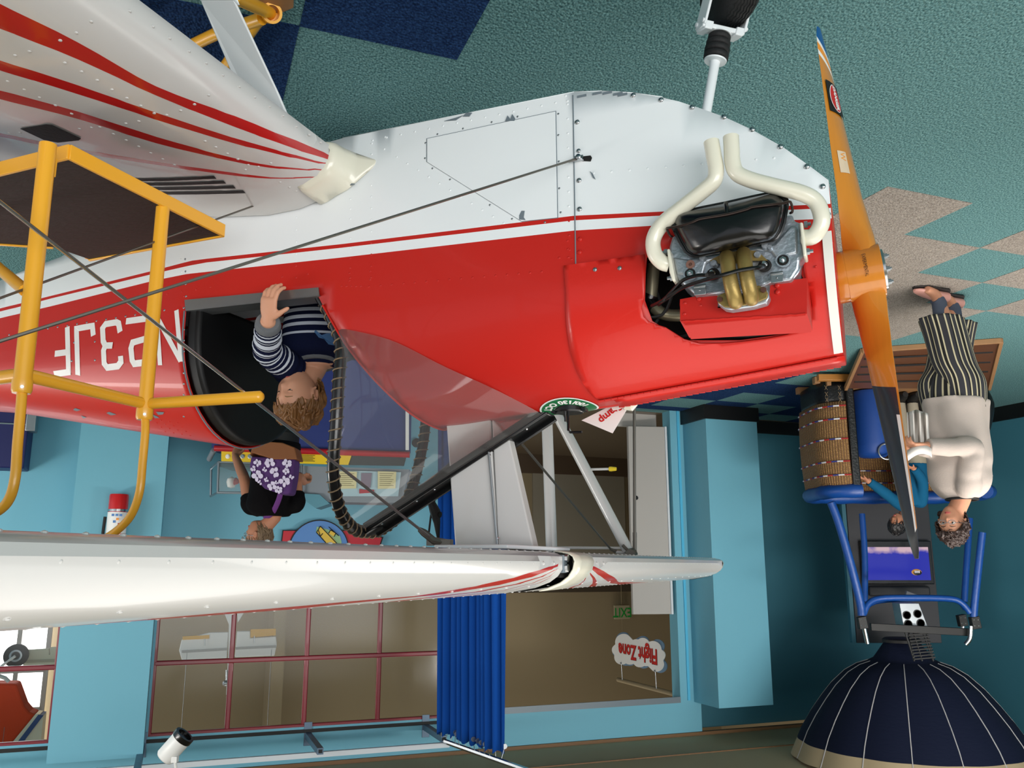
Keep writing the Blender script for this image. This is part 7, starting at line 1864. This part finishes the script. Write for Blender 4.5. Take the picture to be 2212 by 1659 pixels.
# paper sign stuck on the cowl
q_ = [ss(x, y, -.12) for x, y in [(1258, 905), (1308, 893), (1362, 868), (1324, 936), (1290, 922)]]
q_ = [ss(x, y, -.12) for x, y in [(1256, 908), (1316, 878), (1364, 868), (1323, 936)]]
pn = MB().prism(q_, SX*-.0015).build('paper_card', M['plainwhite'], None, smooth=False, loc=tuple(q_[0]), label='white card with red handwriting stuck behind the fuel cap', cat='card')
cc2 = ss(1318, 893, -.118); e1 = (ss(1300, 878, -.118) - ss(1330, 908, -.118)); 
exd = (ss(1298, 877, -.118) - ss(1338, 880, -.118)).normalized(); exd = (ss(1300, 896, -.118) - ss(1330, 872, -.118)).normalized()
eyd = (ss(1328, 905, -.118) - ss(1308, 880, -.118)).normalized()
text_at('card_text', 'Stamp', .030, M['decalred'], pn, cc2, exd, eyd, offset=.0008)
# ------------------------------------------------------------------ exhibit console behind the cockpit
EXA = mat('console_grey', (126, 134, 142), .5); EXY = mat('console_yellow', (230, 196, 30), .45); RTB = mat('red_tube', (170, 24, 36), .3, coat=.3)
NVB = mat('navy_panel', (28, 46, 112), .6); LBL = mat('pale_blue_panel', (168, 196, 206), .6); NOTE = mat('cream_note', (216, 208, 160), .7); ALP = mat('clear_case_edge', (150, 158, 164), .3, .8)
dK = 7.05
def q5(x, y, d=dK): return Y_(x, y, d)
con = thing('exhibit_console', 'grey and yellow exhibit console with a red hand rail and navy front, by the wall', 'exhibit', (q5(670, 900).x, dK + .1, 0), 0)
xa, xb = q5(882, 900).x, q5(560, 900).x
def qbox(name, m, pts, depth, parent=con, d=dK, bevel=.0): return MB().prism([q5(x, y, d) for x, y in pts], V((0, depth, 0))).build(name, m, parent, smooth=False, bevel=bevel)
zb1 = q5(700, 975).z
MB().box(V(((xa + q5(460, 900).x)/2, dK + .12, zb1/2)), V(((q5(460, 900).x - xa)/2, 0, 0)), V((0, .10, 0)), V((0, 0, zb1/2 - .01))).build('console_front', NVB, con, smooth=False)
qbox('front_edge', M['plainwhite'], [(876, 800), (883, 800), (883, 972), (876, 972)], .02, d=dK+.0)
MB().tube([q5(464, 968), q5(885, 982)], .026, 12).build('hand_rail', RTB, con)
qbox('yellow_panel', EXY, [(478, 974), (760, 981), (752, 1004), (478, 996)], .02, d=dK+.02)
qbox('panel_base', mat('panel_shadow', (52, 56, 58), .6), [(752, 981), (878, 984), (872, 1006), (752, 1004)], .02, d=dK+.03)
for i in range(4): MB().lathe(q5(492 + i*16, 986, dK+.02), V((0, -1, 0)), [(.019, 0), (.019, .004), (.013, .005), (.013, .012), (0, .012)], 16).build('push_button', M['chrome'] if i else M['plainwhite'], con, ang=50)
mb = MB()
for i in range(6): y = 980.5 + i*3.0; mb.tube([q5(642, y, dK+.016), q5(676 + 4*(i % 2), y + .8, dK+.016)], .0022, 4)
mb.build('text_lines', mat('print_grey', (90, 86, 50), .7), con, kind='stuff')
qbox('grey_panel', EXA, [(640, 1006), (884, 1014), (868, 1086), (800, 1086), (700, 1084), (690, 1068), (640, 1066)], .3, d=dK+.08)
qbox('grey_wing', mat('console_teal', (84, 138, 154), .5), [(650, 1066), (690, 1068), (712, 1088), (682, 1098), (655, 1078)], .2, d=dK+.05)
qbox('case_front', M['glass'], [(474, 998), (640, 1004), (640, 1064), (474, 1064)], .006, d=dK+.05)
for a_, b_ in (((472, 998), (470, 1064)), ((652, 1004), (652, 1066)), ((470, 1064), (652, 1066)), ((472, 998), (640, 1004)), ((456, 1012), (455, 1072)), ((455, 1072), (470, 1064)), ((456, 1012), (472, 998))):
    MB().tube([q5(*a_, dK + (.05 if a_[0] > 460 else .35)), q5(*b_, dK + (.05 if b_[0] > 460 else .35))], .010, 6).build('case_frame', ALP, con)
qbox('case_base', mat('case_teal', (70, 118, 132), .5), [(474, 998), (640, 1004), (640, 1012), (474, 1008)], .35, d=dK+.06)
mb = MB(); mb.lathe(q5(500, 1042, dK+.2), ZX, [(0, -.05), (.035, -.03), (.042, .0), (.030, .04), (0, .05)], 12); mb.build('float_ball', M['plainwhite'], con)
mb = MB(); mb.lathe(q5(510, 1040, dK+.18), RV*-1 + ZX*.2, [(.034, -.01), (.02, .02), (0, .03)], 8); mb.build('float_cap', M['decalred'], con)
MB().tube([q5(462, 972, dK+.02), q5(452, 992, dK+.2)], .022, 10).build('side_tube', EXA, con)
qbox('text_panel', LBL, [(735, 1016), (866, 1020), (860, 1072), (735, 1072)], .01, d=dK+.06)
for x0 in (731, 816):
    n_ = qbox('cream_note', NOTE, [(x0, 1018), (x0+40, 1019), (x0+38, 1055), (x0, 1056)], .006, d=dK+.045)
    mb = MB()
    for i in range(7): mb.tube([q5(x0+4, 1023 + i*4.2, dK+.043), q5(x0+34 - 3*(i % 3), 1023.5 + i*4.2, dK+.043)], .0018, 4)
    mb.build('text_lines', mat('print_brown', (120, 112, 80), .7) if x0 == 731 else bpy.data.materials['print_brown'], con, kind='stuff')
qbox('picture_patch', mat('mauve_patch', (128, 116, 132), .6), [(780, 1022), (803, 1022), (800, 1054), (780, 1050)], .006, d=dK+.05)
qbox('red_figure', mat('red_figure', (170, 50, 62), .6), [(776, 1056), (788, 1058), (808, 1058), (808, 1064), (776, 1066)], .006, d=dK+.05)
for p, r in (((899, 957), .028), ((902, 1003), .02)): MB().lathe(RM(*[*(lambda q: (q.x, NW, q.z))(RN(*p, NW))]), -NX, [(r*1.6, 0), (r*1.6, .03), (0, .035)], 16).build('wall_bell', M['blackm'] if p[1] < 980 else M['decalred'], None, loc=tuple(RM(RN(*p, NW).x, NW, RN(*p, NW).z)), label=('round black bell' if p[1] < 980 else 'small red bell') + ' on the wall behind the windshield', cat='bell')
# round wall sign with a yellow aeroplane on a red banner
nS = NW - .03
def q6(x, y, o=0.0): return RM(*[*(lambda q: (q.x, nS - o, q.z))(RN(x, y, nS))])
def Sg(u, v): return (440 + u/4.808, 880 + v/4.808)
rs = thing('round_sign', 'round blue wall sign with a yellow aeroplane over a red banner', 'sign', tuple(q6(690, 1190)), 0)
MB().prism([q6(*p) for p in [(610, 1145), (808, 1145), (808, 1156), (828, 1160), (818, 1190), (828, 1230), (600, 1230)]], -NX*.01).build('banner_outline', M['blackm'], rs, smooth=False)
MB().prism([q6(*p, .012) for p in [(612, 1147), (806, 1147), (806, 1157), (824, 1162), (815, 1190), (824, 1228), (602, 1228)]], -NX*.004).build('red_banner', mat('banner_red', (196, 40, 54), .6), rs, smooth=False)
cS = RN(688, 1188, nS); rS = (RN(688, 1188, nS).z - RN(688, 1124, nS).z)
mb = MB(); mb.lathe(RM(cS.x, nS - .015, cS.z), -NX, [(rS*1.02, 0), (rS*1.02, .012), (0, .012)], 48); mb.build('sign_rim', M['blackm'], rs, ang=50)
mb = MB(); mb.lathe(RM(cS.x, nS - .028, cS.z), -NX, [(rS*.98, 0), (rS*.98, .004), (0, .004)], 48); mb.build('sign_disc', mat('sign_blue', (88, 138, 200), .6), rs, ang=50)
MB().prism([q6(*Sg(u, v), .034) for u, v in [(1170, 1240), (1250, 1260), (1350, 1290), (1410, 1340), (1425, 1400), (1420, 1460), (1300, 1450), (1160, 1300)]], -NX*.002).build('sign_cloud', mat('sign_green', (150, 190, 140), .6), rs, smooth=False)
YP = mat('sign_yellow', (226, 190, 70), .6)
MB().prism([q6(*Sg(u, v), .038) for u, v in [(1205, 1235), (1165, 1300), (1215, 1345), (1290, 1440), (1400, 1440), (1330, 1350), (1240, 1270)]], -NX*.003).build('sign_plane', YP, rs, smooth=False)
MB().prism([q6(*Sg(u, v), .038) for u, v in [(1310, 1275), (1290, 1310), (1345, 1345), (1365, 1308)]], -NX*.004).build('sign_plane_engine', YP, rs, smooth=False)
mb = MB()
for a_, b_ in (((1205, 1235), (1165, 1300)), ((1165, 1300), (1290, 1440)), ((1205, 1235), (1400, 1440)), ((1310, 1275), (1290, 1310)), ((1365, 1308), (1345, 1345)), ((1292, 1243), (1395, 1335)), ((1185, 1280), (1205, 1340)), ((1205, 1340), (1230, 1310)), ((1310, 1275), (1365, 1308))):
    mb.tube([q6(*Sg(*a_), .043), q6(*Sg(*b_), .043)], .004, 5)
mb.build('sign_outline', M['blackm'], rs)
# fire extinguisher on the pillar
nE = 7.84; e_ = RN(258, 1068, nE-.09); e2 = RN(258, 1150, nE-.09)
fx = thing('fire_extinguisher', 'red fire extinguisher with a white label on the right-hand wall pillar', 'fire extinguisher', tuple(RM(e_.x, nE-.09, e_.z)), 0)
hE = e2.z - e_.z + .10; rE = .074; o_ = RM(e_.x, nE-.09, e_.z)
mb = MB(); mb.lathe(o_, ZX, [(.0, 0), (rE*.95, .0), (rE, .015), (rE, hE*.86), (rE*.8, hE*.97), (rE*.35, hE*1.06), (.02, hE*1.1), (.02, hE*1.16)], 28); fb_ = mb.build('cylinder_body', mat('extinguisher_red', (196, 24, 28), .25, coat=.3), fx, ang=50)
mb = MB(); mb.lathe(o_ + ZX*hE*.36, ZX, [(rE*1.012, 0), (rE*1.012, .005), (rE*1.012, hE*.42)], 28); mb.build('white_label', M['plainwhite'], fb_)
mb = MB(); mb.lathe(o_ + ZX*hE*.30, ZX, [(rE*1.05, 0), (rE*1.05, .02)], 28); mb.build('steel_band', M['chrome'], fb_)
for k, (u, v, m_) in enumerate(((-.4, .42, 'sign_blue'), (.0, .42, 'sign_blue'), (.4, .42, 'sign_blue'), (.1, .50, 'orange_paint'), (-.2, .55, 'sign_blue'), (.3, .60, 'decal_red'))):
    MB().box(o_ + ZX*hE*v - NX*rE*1.01*math.cos(u) + WX*rE*math.sin(u), WX*.010, NX*.004, ZX*.009).build('label_mark', bpy.data.materials[m_], fb_)
mb = MB(); mb.tube([o_ + ZX*hE*1.12 - WX*.02, o_ + ZX*hE*1.1 - WX*.09, o_ + ZX*hE*.8 - WX*.095, o_ + ZX*hE*.45 - WX*.09], .012, 8, smooth=4); mb.build('hose', M['rubber'], fb_)
MB().box(o_ + NX*.077 + ZX*hE*.7, WX*.03, NX*.010, ZX*.12).build('wall_hook', M['steel'], fx)
# navy cabinet with a metal frame, right edge of the picture
nB = 8.02; a_ = RN(51, 1012, nB); b_ = RN(54, 930, nB)
cb = MB(); cb.rbox(-2.4, a_.x, nB, NW, 0, a_.z); cbo = cb.build('navy_cabinet', mat('deep_navy_panel', (18, 24, 86), .5), None, bevel=.012, loc=tuple(RM(-1.8, nB+.1, 0)), label='navy blue wall cabinet with a metal frame, under the far right window', cat='cabinet')
zt1 = RN(60, 932, nB).z; mb = MB(); mb.rbox(a_.x - .02, a_.x + .055, nB - .03, nB + .1, .0, zt1); mb.build('metal_frame', M['steel'], cbo, bevel=.006)
mb = MB(); mb.rbox(-2.4, a_.x + .03, nB-.012, nB, zt1 - .06, zt1 - .05); mb.build('panel_line', M['chrome'], cbo)
# ------------------------------------------------------------------ aeroplanes and window seen through the maroon windows
nH = 10.6
def q7(x, y, n=nH): p = RN(x, y, n); return RM(p.x, n, p.z)
am = thing('hanging_aeroplane', 'white ultralight with yellow flaps hanging in the hall behind the window', 'aeroplane', tuple(q7(498, 1400)), 0)
def W7(u, v): return (u/2.967, 1100 + v/2.967)
WT = mat('translucent_white_wing', (204, 204, 202), .5)
def h7(name, pts, m, d=.04, off=0.0, parent=am, bevel=0): return MB().prism([q7(*W7(*p), nH - off) for p in pts], NX*d).build(name, m, parent, smooth=False, bevel=bevel)
h7('wing_panel', [(1165, 835), (1345, 790), (1465, 787), (1455, 955), (1165, 968), (1148, 905)], WT, bevel=.01)
h7('wing_panel', [(1520, 782), (1605, 780), (1605, 825), (1770, 815), (1775, 870), (1760, 940), (1505, 950)], WT, bevel=.01)
FY = mat('flap_yellow', (196, 146, 34), .5)
h7('flap', [(1170, 816), (1342, 806), (1342, 830), (1170, 838)], FY, off=.01); h7('flap', [(1607, 770), (1768, 766), (1768, 808), (1605, 822)], FY, off=.01)
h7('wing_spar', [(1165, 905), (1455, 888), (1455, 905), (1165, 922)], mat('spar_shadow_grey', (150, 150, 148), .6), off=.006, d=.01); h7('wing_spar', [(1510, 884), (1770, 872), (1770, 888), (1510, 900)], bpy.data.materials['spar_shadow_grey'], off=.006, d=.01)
h7('boom', [(1468, 740), (1490, 740), (1488, 960), (1472, 1190), (1450, 1190), (1462, 960)], WT, off=.02); h7('tail_fin', [(1432, 650), (1492, 650), (1492, 745), (1470, 745)], WT, off=.02); h7('tail_fin', [(1520, 650), (1572, 648), (1525, 725)], WT, off=.02)
mb = MB(); mb.tube([q7(*W7(1440, 1120), nH-.05), q7(*W7(1452, 1090), nH-.05), q7(*W7(1452, 1030), nH-.05)], .012, 6); mb.ball(q7(*W7(1445, 1115), nH-.05), .035, 8, 6); mb.build('tail_gear', M['steel'], am)
for x_ in ((1313, 830), (1630, 812)): MB().tube([q7(*W7(*x_), nH-.04), q7(*W7(x_[0], x_[1]+45), nH-.04)], .006, 5).build('flap_rod', M['steel'], am)
for x_ in (1200, 1480, 1740): MB().tube([q7(*W7(x_, 900)), V((*q7(*W7(x_, 900)).xy, 7.2))], .003, 4).build('hanging_wire', M['steel'], am)
# bright glazed wall of the hall, far right
wn = thing('hall_window', 'large bright hall window with pale bars behind the orange aeroplane', 'window', tuple(RM(-1.9, 12.3, 1.0)), 0)
a_ = RN(105, 1400, 12.3).x; 
MB().rbox(-4.2, a_, 12.30, 12.33, .8, 5.5).build('bright_glass', mat('daylight_glass', (255, 255, 255), .5, emit=(255, 255, 255), estr=2.2), wn, smooth=False)
for x_ in (a_, a_ - .32, a_ - .64, a_ - .96, a_ - 1.28, a_-1.6): MB().rbox(x_-.025, x_+.025, 12.24, 12.3, .8, 5.5).build('window_bar', M['greyboard'], wn)
for z_ in (1.9, 2.42, 2.95, 3.4): MB().rbox(-4.2, a_, 12.24, 12.3, z_-.025, z_+.025).build('window_bar', M['greyboard'], wn)
am2 = thing('orange_aeroplane', 'orange aeroplane with white and blue stripes hanging beyond the far right window', 'aeroplane', tuple(q7(30, 1560)), 0)
def X7(u, v): return (u/5.2, 1340 + v/5.2)
def h8(name, pts, m, d=.05, off=0.0, bevel=0): return MB().prism([q7(*X7(*p), nH - off) for p in pts], NX*d).build(name, m, am2, smooth=False, bevel=bevel)
h8('fuselage_panel', [(-200, 710), (180, 712), (270, 960), (330, 1030), (400, 1055), (90, 1432), (-200, 1640)], mat('orange_red_gloss', (212, 66, 26), .7, spec=.15), d=.3, bevel=.02)
h8('white_stripe', [(400, 1052), (450, 1056), (150, 1428), (85, 1436)], M['cream'], off=.01, d=.25); h8('blue_stripe', [(430, 1060), (488, 1066), (220, 1424), (148, 1430)], mat('stripe_blue', (30, 70, 130), .5), off=.012, d=.25); h8('white_panel', [(486, 1072), (455, 1410), (210, 1430)], M['cream'], off=.0, d=.25)
h8('wing_panel', [(255, 335), (550, 318), (550, 385), (562, 385), (562, 305), (650, 300), (640, 540), (270, 545), (258, 500)], mat('cream_wing', (190, 186, 160), .5), d=.06, bevel=.01)
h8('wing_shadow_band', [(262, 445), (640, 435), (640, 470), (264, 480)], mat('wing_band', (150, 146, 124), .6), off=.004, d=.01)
wc7 = q7(*X7(182, 395), nH-.12); mb = MB(); mb.lathe(wc7, -NX, [(.05, -.04), (.085, -.045), (.115, -.03), (.115, .03), (.085, .045), (.05, .04)], 28); mb.build('wheel_tyre', M['rubber'], am2)
mb = MB(); mb.lathe(wc7 - NX*.03, -NX, [(.06, 0), (.06, .012), (.045, .014), (.03, .004), (0, .004)], 24); mb.build('wheel_rim', M['steel'], am2)
mb = MB(); mb.tube([wc7 - NX*.05, q7(*X7(60, 480), nH-.15), q7(*X7(-40, 560), nH-.1)], .014, 8); mb.tube([q7(*X7(-20, 620), nH-.1), q7(*X7(60, 650), nH-.1), q7(*X7(100, 690), nH-.1)], .02, 8); mb.build('wheel_strut', M['wing'], am2)
for u in (50, 300): MB().tube([q7(*X7(u, 1200)), V((*q7(*X7(u, 1200)).xy, 7.2))], .003, 4).build('hanging_wire', M['steel'], am2)
